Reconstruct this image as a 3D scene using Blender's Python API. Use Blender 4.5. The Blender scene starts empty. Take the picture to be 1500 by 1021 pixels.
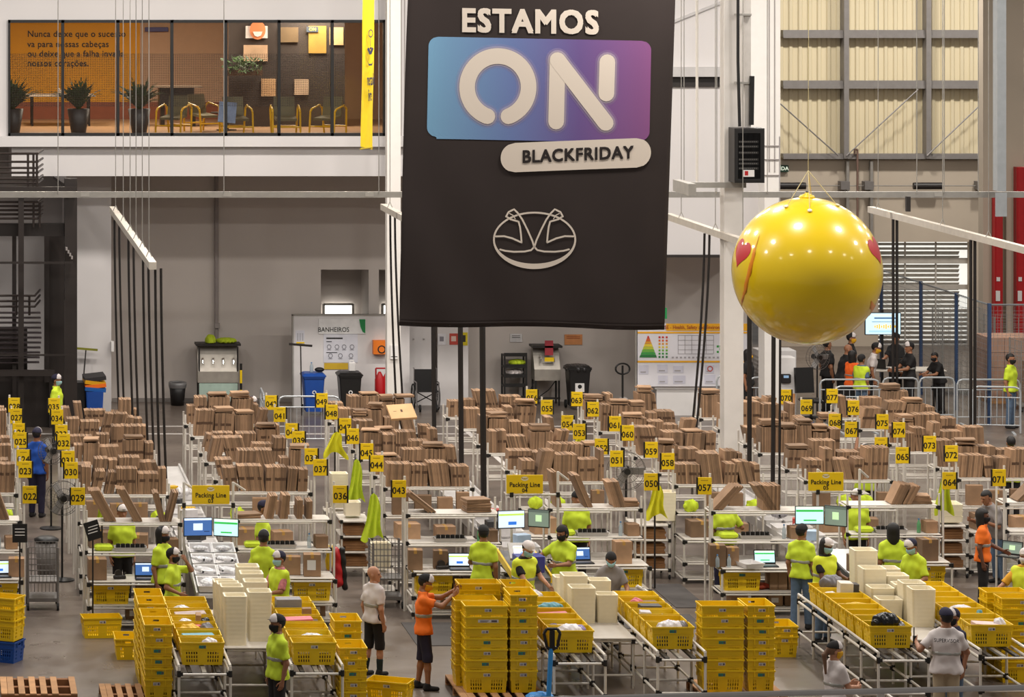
LAMP, AMB, EXPO = 400., .19, 0.0
import bpy, bmesh, math, random
import numpy as np
from mathutils import Vector, Matrix, Euler
RND = random.Random(11)
F, PX0, PY0, HC = 5000.0, -90.0, -50.0, 10.8       # focal length in pixels, principal point, camera height
pi = math.pi
def XW(px, Y): return (px - PX0) * Y / F
def ZW(py, Y): return HC - (py - PY0) * Y / F
def YD(py, z=0.0): return F * (HC - z) / (py - PY0)
SC = bpy.context.scene
COL = SC.collection

# ------------------------------------------------------------------ materials
MATS = {}
def rgb(h):
    c = [int(h[i:i+2], 16) / 255 for i in (0, 2, 4)]
    return tuple(x / 12.92 if x <= .04045 else ((x + .055) / 1.055) ** 2.4 for x in c) + (1,)
def mat(name, hexc, rough=.6, metal=0., var=.06, scale=6., island=0., coat=0., alpha=1., trans=0., emit=0., bump=0., bscale=60.):
    if name in MATS: return MATS[name]
    m = bpy.data.materials.new(name); m.use_nodes = True
    nt = m.node_tree; n = nt.nodes; b = n['Principled BSDF']
    col = rgb(hexc)
    b.inputs['Roughness'].default_value = rough
    b.inputs['Metallic'].default_value = metal
    if coat: b.inputs['Coat Weight'].default_value = coat
    b.inputs['Alpha'].default_value = alpha
    b.inputs['Transmission Weight'].default_value = trans
    b.inputs['Base Color'].default_value = col
    if emit:
        b.inputs['Emission Color'].default_value = col; b.inputs['Emission Strength'].default_value = emit
    if var or island:
        tc = n.new('ShaderNodeTexCoord'); nz = n.new('ShaderNodeTexNoise')
        nz.inputs['Scale'].default_value = scale; nz.inputs['Detail'].default_value = 4
        nt.links.new(tc.outputs['Object'], nz.inputs['Vector'])
        mr = n.new('ShaderNodeMapRange'); mr.inputs['From Min'].default_value = .3; mr.inputs['From Max'].default_value = .7
        mr.inputs['To Min'].default_value = 1 - var; mr.inputs['To Max'].default_value = 1 + var
        nt.links.new(nz.outputs['Fac'], mr.inputs['Value'])
        val = mr.outputs['Result']
        if island:
            g = n.new('ShaderNodeNewGeometry'); oi = n.new('ShaderNodeObjectInfo')
            ad = n.new('ShaderNodeMath'); ad.operation = 'ADD'
            fr = n.new('ShaderNodeMath'); fr.operation = 'FRACT'
            nt.links.new(g.outputs['Random Per Island'], ad.inputs[0]); nt.links.new(oi.outputs['Random'], ad.inputs[1])
            nt.links.new(ad.outputs[0], fr.inputs[0])
            m2 = n.new('ShaderNodeMapRange'); m2.inputs['To Min'].default_value = 1 - island; m2.inputs['To Max'].default_value = 1 + island
            nt.links.new(fr.outputs[0], m2.inputs['Value'])
            mu = n.new('ShaderNodeMath'); mu.operation = 'MULTIPLY'
            nt.links.new(val, mu.inputs[0]); nt.links.new(m2.outputs['Result'], mu.inputs[1]); val = mu.outputs[0]
        hs = n.new('ShaderNodeHueSaturation'); hs.inputs['Color'].default_value = col
        nt.links.new(val, hs.inputs['Value']); nt.links.new(hs.outputs['Color'], b.inputs['Base Color'])
        if bump:
            n2 = n.new('ShaderNodeTexNoise'); n2.inputs['Scale'].default_value = bscale
            nt.links.new(tc.outputs['Object'], n2.inputs['Vector'])
            bp = n.new('ShaderNodeBump'); bp.inputs['Strength'].default_value = bump; bp.inputs['Distance'].default_value = .01
            nt.links.new(n2.outputs['Fac'], bp.inputs['Height']); nt.links.new(bp.outputs['Normal'], b.inputs['Normal'])
    MATS[name] = m
    return m
M = mat
crate_y = M('crate yellow plastic', 'F4CA12', .42, var=.07, scale=3, island=.06)
crate_b = M('crate blue plastic', '134a9c', .4)
carton_m = M('kraft carton', '97775B', .8, var=.14, scale=5, island=.42)
carton_d = M('dark kraft brown', '5b4230', .85)
white_pipe = M('white coated pipe', 'DDD6CC', .35, var=.03)
joint_m = M('black pipe joint', '1b1918', .45)
board_m = M('white laminate board', 'D2CAC0', .4, var=.04)
black_m = M('black plastic', '161414', .45)
dark_m = M('dark steel paint', '221c1a', .5)
grey_m = M('grey plastic', '77726f', .5)
lgrey_m = M('pale grey plastic', 'bdb8b4', .5)
steel_m = M('stainless steel', 'a9a299', .5, metal=.7, var=.12, scale=4)
galv_m = M('galvanised steel', 'A8A49E', .42, metal=.55, var=.08)
sign_y = M('sign yellow', 'F7CE12', .45, var=.03)
ink_m = M('black ink', '15110f', .6, var=0)
paper_m = M('white paper', 'E8E4E2', .7, var=.02)
teal_m = M('teal sticker', '12998a', .5)
cream_m = M('cream foam bin', 'F4E8CB', .55, var=.02, scale=12)
lime_m = M('hi-vis lime cotton', 'CBE032', .8, var=.07, scale=9)
vest_m = M('hi-vis vest mesh', 'DFEA34', .7, var=.06)
orange_m = M('orange cotton', 'F5741A', .8, var=.07)
refl_m = M('reflective tape', 'A5A49E', .35, metal=.3)
navy_m = M('navy cotton', '232038', .85)
blackcloth = M('black cotton', '1d1a1a', .85)
whitecloth = M('white cotton', 'DDD3D0', .85, var=.05)
greycloth = M('grey cotton', '8b8482', .85)
khaki = M('khaki cotton', 'B2A085', .85)
denim = M('denim', '55687f', .85, var=.15, scale=20)
bluecloth = M('blue cotton', '1b4fae', .8)
skin_a = M('skin light', 'C08A6C', .55, var=.04)
skin_b = M('skin tan', '9C6A4C', .55, var=.04)
skin_c = M('skin brown', '6E4733', .55, var=.04)
hair_m = M('dark hair', '17110e', .6)
hair_br = M('brown hair', '5a3a28', .6)
wood_m = M('pallet wood', 'B98A5E', .8, var=.16, scale=5, island=.14)
bag_m = M('clear plastic bag', 'D8D6D8', .25, var=.12, scale=9)
rubber_m = M('rubber', '121111', .8)
red_m = M('red paint', 'B4161b', .45)
blue_m = M('blue paint', '1f5fa8', .45)
green_m = M('green plastic', '1f8a4a', .5)

# ------------------------------------------------------------------ mesh builder
class MB:
    def __init__(s): s.v = []; s.f = []; s.mi = []; s.cur = 0; s.mx = None
    def add(s, vs, fs):
        b = len(s.v)
        if s.mx is not None: vs = [s.mx @ Vector(p) for p in vs]
        s.v.extend(tuple(p) for p in vs)
        s.f.extend(tuple(b + i for i in f) for f in fs); s.mi.extend([s.cur] * len(fs))
        return s
    def box(s, x0, y0, z0, x1, y1, z1):
        return s.add([(x0,y0,z0),(x1,y0,z0),(x1,y1,z0),(x0,y1,z0),(x0,y0,z1),(x1,y0,z1),(x1,y1,z1),(x0,y1,z1)],
                     [(0,3,2,1),(4,5,6,7),(0,1,5,4),(1,2,6,5),(2,3,7,6),(3,0,4,7)])
    def cbox(s, c, d): return s.box(c[0]-d[0]/2, c[1]-d[1]/2, c[2]-d[2]/2, c[0]+d[0]/2, c[1]+d[1]/2, c[2]+d[2]/2)
    def obox(s, c, d, rot):
        m = Matrix.Translation(c) @ Euler(rot).to_matrix().to_4x4()
        h = [x/2 for x in d]
        vs = [m @ Vector((sx*h[0], sy*h[1], sz*h[2])) for sz in (-1,1) for sx, sy in ((-1,-1),(1,-1),(1,1),(-1,1))]
        return s.add(vs, [(0,3,2,1),(4,5,6,7),(0,1,5,4),(1,2,6,5),(2,3,7,6),(3,0,4,7)])
    def bbox_(s, c, d, b=.01):                       # bevelled box
        x, y, z = (q/2 for q in d); cx, cy, cz = c; vs = []; fs = []
        prof = [(-z, b), (-z+b, 0), (z-b, 0), (z, b)]
        for zz, i in prof:
            X, Y = x-i, y-i; k = b
            vs += [(cx+px, cy+py, cz+zz) for px, py in ((-X+k,-Y),(X-k,-Y),(X,-Y+k),(X,Y-k),(X-k,Y),(-X+k,Y),(-X,Y-k),(-X,-Y+k))]
        for r in range(3):
            for i in range(8):
                a, e = r*8+i, r*8+(i+1) % 8; fs.append((a, e, e+8, a+8))
        fs.append(tuple(range(7,-1,-1))); fs.append(tuple(range(24,32)))
        return s.add(vs, fs)
    def tube(s, p0, p1, r, n=8, r1=None, cap=True):
        p0, p1 = Vector(p0), Vector(p1); d = (p1-p0)
        if d.length < 1e-6: return s
        d.normalize(); u = d.orthogonal().normalized(); w = d.cross(u); r1 = r if r1 is None else r1
        vs = [p0 + (u*math.cos(2*pi*i/n) + w*math.sin(2*pi*i/n))*r for i in range(n)]
        vs += [p1 + (u*math.cos(2*pi*i/n) + w*math.sin(2*pi*i/n))*r1 for i in range(n)]
        fs = [(i, (i+1) % n, n+(i+1) % n, n+i) for i in range(n)]
        if cap: fs += [tuple(range(n-1,-1,-1)), tuple(range(n, 2*n))]
        return s.add(vs, fs)
    def path(s, pts, r, n=6):
        for a, b in zip(pts, pts[1:]): s.tube(a, b, r, n)
        return s
    def lathe(s, prof, c=(0,0,0), n=16, caps=True):
        vs = [(c[0]+r*math.cos(2*pi*i/n), c[1]+r*math.sin(2*pi*i/n), c[2]+z) for r, z in prof for i in range(n)]
        fs = [(k*n+i, k*n+(i+1) % n, (k+1)*n+(i+1) % n, (k+1)*n+i) for k in range(len(prof)-1) for i in range(n)]
        if caps: fs += [tuple(range(n-1,-1,-1)), tuple(range((len(prof)-1)*n, len(prof)*n))]
        return s.add(vs, fs)
    def loft(s, rings, close=True):
        n = len(rings[0]); vs = [p for r in rings for p in r]
        fs = [(k*n+i, k*n+(i+1) % n, (k+1)*n+(i+1) % n, (k+1)*n+i) for k in range(len(rings)-1) for i in range(n)]
        if close: fs += [tuple(range(n-1,-1,-1)), tuple(range((len(rings)-1)*n, len(rings)*n))]
        return s.add(vs, fs)
    def ball(s, c, r, n=10, m=6):
        r = (r,)*3 if not hasattr(r, '__len__') else r
        vs = [(c[0], c[1], c[2]-r[2])]
        for j in range(1, m):
            t = -pi/2 + pi*j/m
            vs += [(c[0]+r[0]*math.cos(t)*math.cos(2*pi*i/n), c[1]+r[1]*math.cos(t)*math.sin(2*pi*i/n), c[2]+r[2]*math.sin(t)) for i in range(n)]
        vs.append((c[0], c[1], c[2]+r[2])); L = len(vs)-1
        fs = [(0, 1+(i+1) % n, 1+i) for i in range(n)]
        fs += [(1+j*n+i, 1+j*n+(i+1) % n, 1+(j+1)*n+(i+1) % n, 1+(j+1)*n+i) for j in range(m-2) for i in range(n)]
        fs += [(L, 1+(m-2)*n+i, 1+(m-2)*n+(i+1) % n) for i in range(n)]
        return s.add(vs, fs)
    def prism(s, poly, y0, y1):                       # polygon in xz, extruded in y (y0 = front)
        n = len(poly)
        vs = [(x, y0, z) for x, z in poly] + [(x, y1, z) for x, z in poly]
        return s.add(vs, [tuple(range(n)), tuple(range(2*n-1, n-1, -1))] + [(i, n+i, n+(i+1) % n, (i+1) % n) for i in range(n)])
    def text(s, body, size, o, ux=(1,0,0), uz=(0,0,1), bold=0., sx=1., align='CENTER', depth=.004):
        vs, fs = text_geo(body, size, bold, align)
        ux, uz, o = Vector(ux), Vector(uz), Vector(o); nn = ux.cross(uz).normalized()
        return s.add([o + ux*(p[0]*sx) + uz*p[1] + nn*(p[2]*depth) for p in vs], fs)
    def mesh(s, name, mats, smooth=False):
        me = bpy.data.meshes.new(name)
        me.from_pydata(s.v, [], s.f)
        mats = mats if isinstance(mats, (list, tuple)) else [mats]
        for m in mats: me.materials.append(m)
        if len(mats) > 1: me.polygons.foreach_set('material_index', s.mi)
        if smooth: me.polygons.foreach_set('use_smooth', [True]*len(me.polygons))
        me.update()
        return me
    def obj(s, name, mats, parent=None, smooth=False, loc=None, rot=None):
        return mobj(name, s.mesh(name, mats, smooth), parent, loc, rot)
_TX = {}
def text_geo(body, size, bold, align):
    k = (body, size, bold, align)
    if k not in _TX:
        cu = bpy.data.curves.new('t', 'FONT'); cu.body = body; cu.size = size; cu.align_x = align; cu.align_y = 'CENTER'
        cu.resolution_u = 3; cu.extrude = .5; cu.space_character = 1+bold*2.2
        ob = bpy.data.objects.new('t', cu); me = ob.to_mesh(); vs = []; fs = []
        for dx, dy in (((-1, -1), (1, -1), (1, 1), (-1, 1), (0, 0)) if bold else ((0, 0),)):        # heavier weight: the outline struck again at small offsets
            n = len(vs); o = bold*size*.7
            vs += [(v.co.x+dx*o, v.co.y+dy*o, v.co.z+.3*dx+.15*dy) for v in me.vertices]; fs += [tuple(n+i for i in p.vertices) for p in me.polygons]
        _TX[k] = (vs, fs)
        ob.to_mesh_clear(); bpy.data.objects.remove(ob); bpy.data.curves.remove(cu)
    return _TX[k]
def mobj(name, me, parent=None, loc=None, rot=None):
    o = bpy.data.objects.new(name, me); COL.objects.link(o)
    if loc is not None: o.location = loc
    if rot is not None: o.rotation_euler = rot
    if parent is not None: o.parent = parent
    return o
def tag(o, label, cat, group=None):
    o['label'] = label; o['category'] = cat; o['kind'] = 'thing'
    if group: o['group'] = group
    return o
def thing(name, label, cat, loc=(0,0,0), rz=0., group=None):
    o = bpy.data.objects.new(name, None); COL.objects.link(o); o.empty_display_size = .1
    o.location = loc; o.rotation_euler = (0,0,rz)
    return tag(o, label, cat, group)
def struct(o): o['kind'] = 'structure'; return o
KIDS = {}
def dup(root, loc, rz=0., label=None, group=None):
    r = root.copy(); COL.objects.link(r); r.location = loc; r.rotation_euler = (0,0,rz)
    if label: r['label'] = label
    if group: r['group'] = group
    for ch in root.children:
        c = ch.copy(); COL.objects.link(c); c.parent = r
        for g in ch.children:
            d = g.copy(); COL.objects.link(d); d.parent = c
    return r
ORD = ['first','second','third','fourth','fifth','sixth','seventh','eighth','ninth','tenth','eleventh','twelfth','thirteenth','fourteenth','fifteenth','sixteenth']
def rrect(w, d, r, z, n=4, c=(0,0)):
    pts = []
    for cx, cy, a0 in ((w/2-r, -d/2+r, -pi/2), (w/2-r, d/2-r, 0), (-w/2+r, d/2-r, pi/2), (-w/2+r, -d/2+r, pi)):
        for i in range(n+1):
            a = a0 + (pi/2)*i/n; pts.append((c[0]+cx+r*math.cos(a), c[1]+cy+r*math.sin(a), z))
    return pts
# ------------------------------------------------------------------ organic surfaces: distance fields turned into meshes
def smin(a, b, k):
    h = np.clip(.5 + .5*(b-a)/k, 0, 1)
    return b*(1-h) + a*h - k*h*(1-h)
class Fld:
    def __init__(s, lo, hi, h):
        s.h = h; s.lo = np.array(lo, float)
        n = np.maximum(np.ceil((np.array(hi)-s.lo)/h).astype(int)+1, 4)
        ax = [s.lo[i]+h*np.arange(n[i]) for i in range(3)]
        s.P = np.stack(np.meshgrid(*ax, indexing='ij'), -1); s.d = np.full(tuple(n), 9.)
    def cap(s, a, b, ra, rb=None, flat=None):
        rb = ra if rb is None else rb; a = np.array(a, float); b = np.array(b, float); ba = b-a
        q = s.P-a; L = max(ba@ba, 1e-9); t = np.clip(q@ba/L, 0, 1)
        q = q - t[..., None]*ba
        return np.sqrt((q*q).sum(-1)) - (ra+(rb-ra)*t)
    def ell(s, c, r):
        q = (s.P-np.array(c))/np.array(r); l = np.sqrt((q*q).sum(-1))
        return (l-1)*min(r)
    def plane(s, o, n): return (s.P-np.array(o))@np.array(n)      # > 0 on the side n points to
    def u(s, d, k=.02): s.d = smin(s.d, d, k) if k else np.minimum(s.d, d); return s
    def cut(s, d): s.d = np.maximum(s.d, d); return s
    def mesh(s):
        v, h = s.d, s.h; sg = v < 0
        nx, ny, nz = v.shape
        acc = np.zeros((nx-1, ny-1, nz-1, 3)); cnt = np.zeros((nx-1, ny-1, nz-1))
        def sl(arr, o): return arr[o[0]:nx-1+o[0], o[1]:ny-1+o[1], o[2]:nz-1+o[2]]
        for ax in range(3):
            o1 = [(i, j) for i in (0, 1) for j in (0, 1)]
            for i, j in o1:
                a = [0, 0, 0]; oth = [q for q in range(3) if q != ax]
                a[oth[0]] = i; a[oth[1]] = j; b = list(a); b[ax] = 1
                va, vb = sl(v, a), sl(v, b); c = (va < 0) != (vb < 0)
                t = np.where(c, va/np.where(c, va-vb, 1), 0)
                for q in range(3): acc[..., q] += c*(a[q] + (t if q == ax else 0))
                cnt += c
        act = cnt > 0; idx = -np.ones(act.shape, int); idx[act] = np.arange(act.sum())
        ijk = np.argwhere(act); pos = s.lo + h*(ijk + acc[act]/cnt[act][:, None])
        fs = []
        for ax in range(3):
            oth = [q for q in range(3) if q != ax]
            a = [slice(None)]*3; b = [slice(None)]*3; a[ax] = slice(0, -1); b[ax] = slice(1, None)
            A, B = sg[tuple(a)], sg[tuple(b)]
            c = np.argwhere(A != B)
            c = c[(c[:, oth[0]] > 0) & (c[:, oth[1]] > 0) & (c[:, oth[0]] < v.shape[oth[0]]-1) & (c[:, oth[1]] < v.shape[oth[1]]-1)]
            if not len(c): continue
            q = []
            for di, dj in ((1,1),(0,1),(0,0),(1,0)):
                e = c.copy(); e[:, oth[0]] -= di; e[:, oth[1]] -= dj
                q.append(idx[e[:, 0], e[:, 1], e[:, 2]])
            q = np.stack(q, 1); neg = A[c[:, 0], c[:, 1], c[:, 2]]
            flip = neg == (ax == 1)
            q[flip] = q[flip][:, ::-1]
            fs.append(q)
        fs = np.concatenate(fs) if fs else np.zeros((0, 4), int)
        return pos, fs
def np_mesh(name, parts, mats):
    vs = []; fs = []; b = 0; mi = []
    for k, (p, f) in enumerate(parts):
        vs.append(p); fs.append(f+b); b += len(p)
    vs = np.concatenate(vs); fs = np.concatenate(fs)
    me = bpy.data.meshes.new(name)
    me.from_pydata(vs.tolist(), [], fs.tolist()); me.materials.append(mats)
    me.polygons.foreach_set('use_smooth', [True]*len(me.polygons)); me.update()
    return me
# --- a head facing -Y, neck joint at the origin
def _head_field(h=.007):
    f = Fld((-.12, -.15, -.09), (.12, .14, .28), h)
    f.u(f.ell((0, .008, .148), (.076, .096, .094)), 0)
    f.u(f.ell((0, -.022, .078), (.06, .07, .082)), .03)
    f.u(f.cap((0, .018, -.08), (0, .008, .06), .054, .05), .02)
    f.u(f.ell((0, -.075, .022), (.026, .02, .02)), .02)
    f.u(f.cap((0, -.088, .125), (0, -.108, .088), .009, .015), .012)
    f.u(f.cap((-.035, -.078, .14), (.035, -.078, .14), .013), .015)
    f.u(f.cap((-.018, -.086, .052), (.018, -.086, .052), .009), .008)
    for sx in (-1, 1):
        f.d = np.maximum(f.d, -(f.ell((sx*.03, -.1, .121), (.018, .018, .012))))
        f.u(f.ell((sx*.077, .012, .105), (.011, .02, .032)), .008)
    return f
_HF = _head_field()
HEAD = _HF.mesh()
_base = _HF.d.copy()
def _shape(fn):
    f = Fld((-.15, -.26, -.42), (.15, .24, .29), .009); fn(f); return f.mesh()
def _cran(f, g): return f.ell((0, .008, .148), (.076+g, .096+g, .094+g))
def _face(f, g): return smin(_cran(f, g), f.ell((0, -.022, .078), (.06+g, .07+g, .082+g)), .03)
def _short(f): f.u(_cran(f, .009), 0); f.cut(-np.maximum(f.plane((0, 0, .175), (0, 0, 1)), f.plane((0, .0, 0), (0, 1, 0)))); f.cut(-f.plane((0, 0, .06), (0, 0, 1)))
def _long(f):
    f.u(_cran(f, .016), 0); f.u(f.ell((0, .05, .05), (.088, .055, .17)), .03); f.u(f.ell((-.075, .0, .05), (.026, .05, .15)), .02); f.u(f.ell((.075, .0, .05), (.026, .05, .15)), .02)
    f.cut(-np.maximum(f.plane((0, 0, .178), (0, 0, 1)), f.plane((0, -.03, 0), (0, 1, 0))))
def _pony(f):
    _short(f); f.u(f.cap((0, .1, .13), (0, .15, .06), .03, .034), .02); f.u(f.cap((0, .15, .06), (0, .13, -.2), .034, .016), .02)
def _scarf(f):
    f.u(_cran(f, .014), 0); f.u(f.ell((0, .06, .1), (.085, .07, .1)), .03)
    f.cut(-np.maximum(f.plane((0, 0, .17), (0, 0, 1)), f.plane((0, -.02, 0), (0, 1, 0))))
def _capc(f): f.u(_cran(f, .014), 0); f.u(f.ell((0, -.03, .185), (.07, .075, .07)), .03); f.cut(-f.plane((0, 0, .155), (0, -.1, 1)))
def _panel(f):
    f.u(_cran(f, .019), 0); f.u(f.ell((0, -.03, .185), (.075, .08, .075)), .03); f.cut(-f.plane((0, 0, .16), (0, -.1, 1))); f.cut(f.plane((0, -.035, 0), (0, 1, 0)))
def _brim(f):
    f.u(f.ell((0, -.115, .165), (.078, .085, .02)), 0); f.cut(-f.plane((0, 0, .16), (0, .15, 1))); f.cut(f.plane((0, -.07, 0), (0, 1, 0)))
def _mask(f):
    f.u(_face(f, .012), 0); f.u(f.ell((0, -.1, .08), (.03, .025, .035)), .03); f.cut(f.plane((0, -.012, 0), (0, 1, 0))); f.cut(f.plane((0, 0, .11), (0, 0, 1))); f.cut(-f.plane((0, 0, -.002), (0, 0, 1)))
HPARTS = {k: _shape(fn) for k, fn in dict(short=_short, long=_long, pony=_pony, scarf=_scarf, cap=_capc, panel=_panel, brim=_brim, mask=_mask).items()}
def _hand():
    f = Fld((-.05, -.08, -.2), (.06, .06, .03), .0055)
    f.u(f.cap((0, 0, .02), (0, 0, -.01), .026, .024), 0)
    for y in (-.026, -.009, .009, .026): f.u(f.cap((0, y*.6, -.02), (0, y, -.085), .015, .0125), .012)
    for y, L, r in ((-.03, .072, .0088), (-.0105, .082, .0092), (.009, .076, .0088), (.028, .058, .0078)):
        m = (.012, y*1.05, -.09-L*.45); e = (.036, y*1.0, -.085-L*.85)
        f.u(f.cap((0, y, -.088), m, r+.001, r), .004); f.u(f.cap(m, e, r, r-.0015), .004)
    f.u(f.cap((.004, -.024, -.03), (.016, -.056, -.062), .014, .0105), .01); f.u(f.cap((.016, -.056, -.062), (.028, -.064, -.098), .0105, .008), .004)
    return f.mesh()
HAND = _hand()

def person(label, x, y, rot=0., h=1.72, skin=skin_b, top=lime_m, sleeve=.75, bottom='trousers', bcol=blackcloth, hair='short', hcol=hair_m,
           cap=None, mask=None, lean=0., yaw=0., nod=0., arms=(None, None), legs=(0., 0.), vest=None, bands=False, shoes=blackcloth, res=.018,
           z0=0., build=1., extra=None, group=None, hem=.86, socks=None, bandm=None):
    k = h/1.75; J = {}
    Rl = Matrix.Rotation(lean, 3, 'X')                      # leaning forward, towards -Y
    hip = Vector((0, 0, .95*k))
    def up(p): return hip + Rl @ (Vector(p)*k - hip)
    b = build
    neck = up((0, .005, 1.50)); chestL, chestR = up((.085, 0, 1.27)), up((-.085, 0, 1.27))
    wL, wR = up((.05, 0, 1.08)), up((-.05, 0, 1.08)); pL, pR = Vector((.075*k, 0, .94*k)), Vector((-.075*k, 0, .94*k))
    sh = {1: up((.157*b, .005, 1.375)), -1: up((-.157*b, .005, 1.375))}
    arm = {}
    for s, tgt in ((-1, arms[0]), (1, arms[1])):             # -1: the person's right arm
        S = sh[s]; l1, l2 = .285*k, .25*k
        T = Vector(tgt)*1. if tgt is not None else S + Vector((s*.055*k, -.02*k, -.52*k))
        d = T-S; L = min(d.length, (l1+l2)*.985); d.normalize(); T = S + d*L
        a = (l1*l1-l2*l2+L*L)/(2*L); hh = math.sqrt(max(l1*l1-a*a, 0))
        pole = Vector((s*.5, .6, -.7)); pole = (pole - d*pole.dot(d)).normalized()
        arm[s] = (S, S+d*a+pole*hh, T)
    leg = {}
    for s, fwd in ((-1, legs[0]), (1, legs[1])):
        hp = Vector((s*.088*k, 0, .92*k)); an = Vector((s*.1*k, -fwd*k + .02*k, .085*k)); kn = (hp+an)/2 + Vector((0, -.02*k - abs(fwd)*.06, .02*k))
        leg[s] = (hp, kn, an)
    def torso(f, g):
        kk = .05
        f.u(f.cap(chestL, chestR, (.108*b+g)*k), 0); f.u(f.cap(wL, wR, (.106*b+g)*k), kk); f.u(f.cap(pL, pR, (.11*b+g)*k), kk)
        f.u(f.cap(sh[-1], sh[1], (.046+g)*k), kk); f.u(f.cap(sh[-1], neck, (.035+g)*k, (.045+g)*k), kk); f.u(f.cap(sh[1], neck, (.035+g)*k, (.045+g)*k), kk); f.u(f.cap((chestL+wL)/2, (chestR+wR)/2, (.1*b+g)*k), kk)
    pts = [Vector(q) for a in list(arm.values())+list(leg.values()) for q in a] + [neck]
    lo = [min(p[i] for p in pts)-.17 for i in range(3)]; hi = [max(p[i] for p in pts)+.17 for i in range(3)]; lo[2] = -.02
    lo[1] -= .12
    # body
    f = Fld(lo, hi, res); torso(f, 0)
    for s in (-1, 1):
        S, E, T = arm[s]
        f.u(f.cap(S, E, .05*k, .04*k), .03); f.u(f.cap(E, T, .041*k, .029*k), .02)
        hp, kn, an = leg[s]
        f.u(f.cap(hp, kn, .084*k, .056*k), .04); f.u(f.cap(kn, (kn*.55+an*.45), .056*k, .053*k), .02); f.u(f.cap((kn*.6+an*.4), an, .052*k, .036*k), .02)
        f.u(f.cap(an+Vector((0, .03*k, -.045*k)), an+Vector((0, -.13*k, -.055*k)), .036*k, .03*k), .02)
    f.u(f.cap(up((0, .01, 1.42)), neck, .058*k, .052*k), .03)
    parts = [f.mesh()]
    Rh = (Rl if abs(lean) < .3 else Matrix.Rotation(lean*.8, 3, 'X')) @ Matrix.Rotation(yaw, 3, 'Z') @ Matrix.Rotation(nod, 3, 'X')
    A = np.array(Rh)
    hs = k*1.04
    def hp_(pv): return pv@A.T*hs + np.array(neck)
    parts.append((hp_(HEAD[0]), HEAD[1]))
    for s in (-1, 1):
        S, E, T = arm[s]; d = (T-E).normalized(); zz = -d
        yy = Vector((0, 1, 0)) if abs(d.z) > .75 else Vector((0, 0, -1)); yy = (yy - zz*yy.dot(zz)).normalized(); xx = yy.cross(zz)
        m = np.array(Matrix((xx, yy, zz)).transposed()); hv = HAND[0].copy(); hf = HAND[1]
        if s == 1: hv[:, 0] *= -1; hf = hf[:, ::-1]
        parts.append((hv@m.T*k*.98 + np.array(T), hf))
    root = mobj('person', np_mesh('body', parts, skin), None, (x, y, z0), (0, 0, rot)); tag(root, label, 'person', group)
    def sub(name, f, m, par=root):
        p, q = f.mesh()
        if len(q): return mobj(name, np_mesh(name, [(p, q)], m), par)
    nup = np.array(Rl @ Vector((0, 0, 1)))
    # trousers or shorts
    if bottom:
        f = Fld(lo, hi, res); f.u(f.cap(pL, pR, (.114*b)*k), 0); f.u(f.cap(wL, wR, .1*b*k), .05)
        t = {'trousers': 1., 'shorts': .56}[bottom]
        for s in (-1, 1):
            hp, kn, an = leg[s]
            f.u(f.cap(hp, kn, .1*k, .078*k), .03)
            if t == 1.: f.u(f.cap(kn, an, .078*k, .062*k), .02)
            else: f.u(f.cap(kn, kn+(an-kn)*.3, .08*k, .08*k), .02)
        f.cut(f.plane(up((0, 0, 1.02)), nup)); f.cut(-f.plane((0, 0, (.075 if t == 1. else (.56-.13)*k)), (0, 0, 1)))
        sub('trousers' if t == 1. else 'shorts', f, bcol)
    # shirt
    def shirt(name, m, g, slv, zh, neckcut=1.492):
        f = Fld(lo, hi, res); torso(f, g)
        f.u(f.cap(up((.085*b, 0, zh)), up((-.085*b, 0, zh)), (.118*b+g)*k), .06); f.u(f.cap(up((0, .016, 1.36)), up((0, .01, 1.5)), (.062+g)*k, (.056+g)*k), .03)
        for s in (-1, 1):
            S, E, T = arm[s]
            if slv <= 1.: 
                if slv > 0: f.u(f.cap(S, S+(E-S)*slv, (.048+g)*k, (.05+g)*k), .025)
            else: f.u(f.cap(S, E, (.056+g)*k, (.05+g)*k), .03); f.u(f.cap(E, E+(T-E)*.92, (.048+g)*k, (.038+g)*k), .02)
            if 0 < slv <= 1.:
                e = S+(E-S)*slv; n_ = (E-S).normalized()
                bad = np.maximum(f.cap(e, e+n_*.3, .078), -f.plane(e, n_)); f.cut(-bad)
        f.cut(-f.plane(up((0, 0, zh)), nup)); f.cut(f.plane(up((0, 0, neckcut)), nup))
        w = .0028*(np.sin(f.P[..., 2]*38+f.P[..., 0]*21)+np.sin(f.P[..., 0]*47-f.P[..., 2]*23+f.P[..., 1]*31))
        f.d = f.d + w - .002
        return sub(name, f, m), f
    so, sf = shirt('shirt', top, .014, sleeve, hem)
    if vest: shirt('vest', vest, .03, 0., hem, 1.46)
    if bands:
        g = .022 if not vest else .038
        f = Fld(lo, hi, res*.8); torso(f, g); f.u(f.cap(up((.085*b, 0, hem)), up((-.085*b, 0, hem)), (.11*b+g)*k), .06); zb = 1.14
        f.cut(f.plane(up((0, 0, zb+.028)), nup)); f.cut(-f.plane(up((0, 0, zb-.028)), nup))
        sub('reflective_band', f, bandm or refl_m)
    f = Fld((lo[0], lo[1]-.05, -.01), (hi[0], hi[1]+.05, .2), .014)
    for s in (-1, 1):
        an = leg[s][2]; f.u(f.cap(an+Vector((0, .035*k, -.048*k)), an+Vector((0, -.14*k, -.055*k)), .046*k, .038*k), 0); f.u(f.cap(an+Vector((0,.01,-.05*k)), an+Vector((0,.01,.0)), .05*k), .02)
    f.cut(-f.plane((0, 0, .004), (0, 0, 1))); f.cut(f.plane((0, 0, .12*k), (0, 0, 1)))
    sub('shoes', f, shoes)
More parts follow.
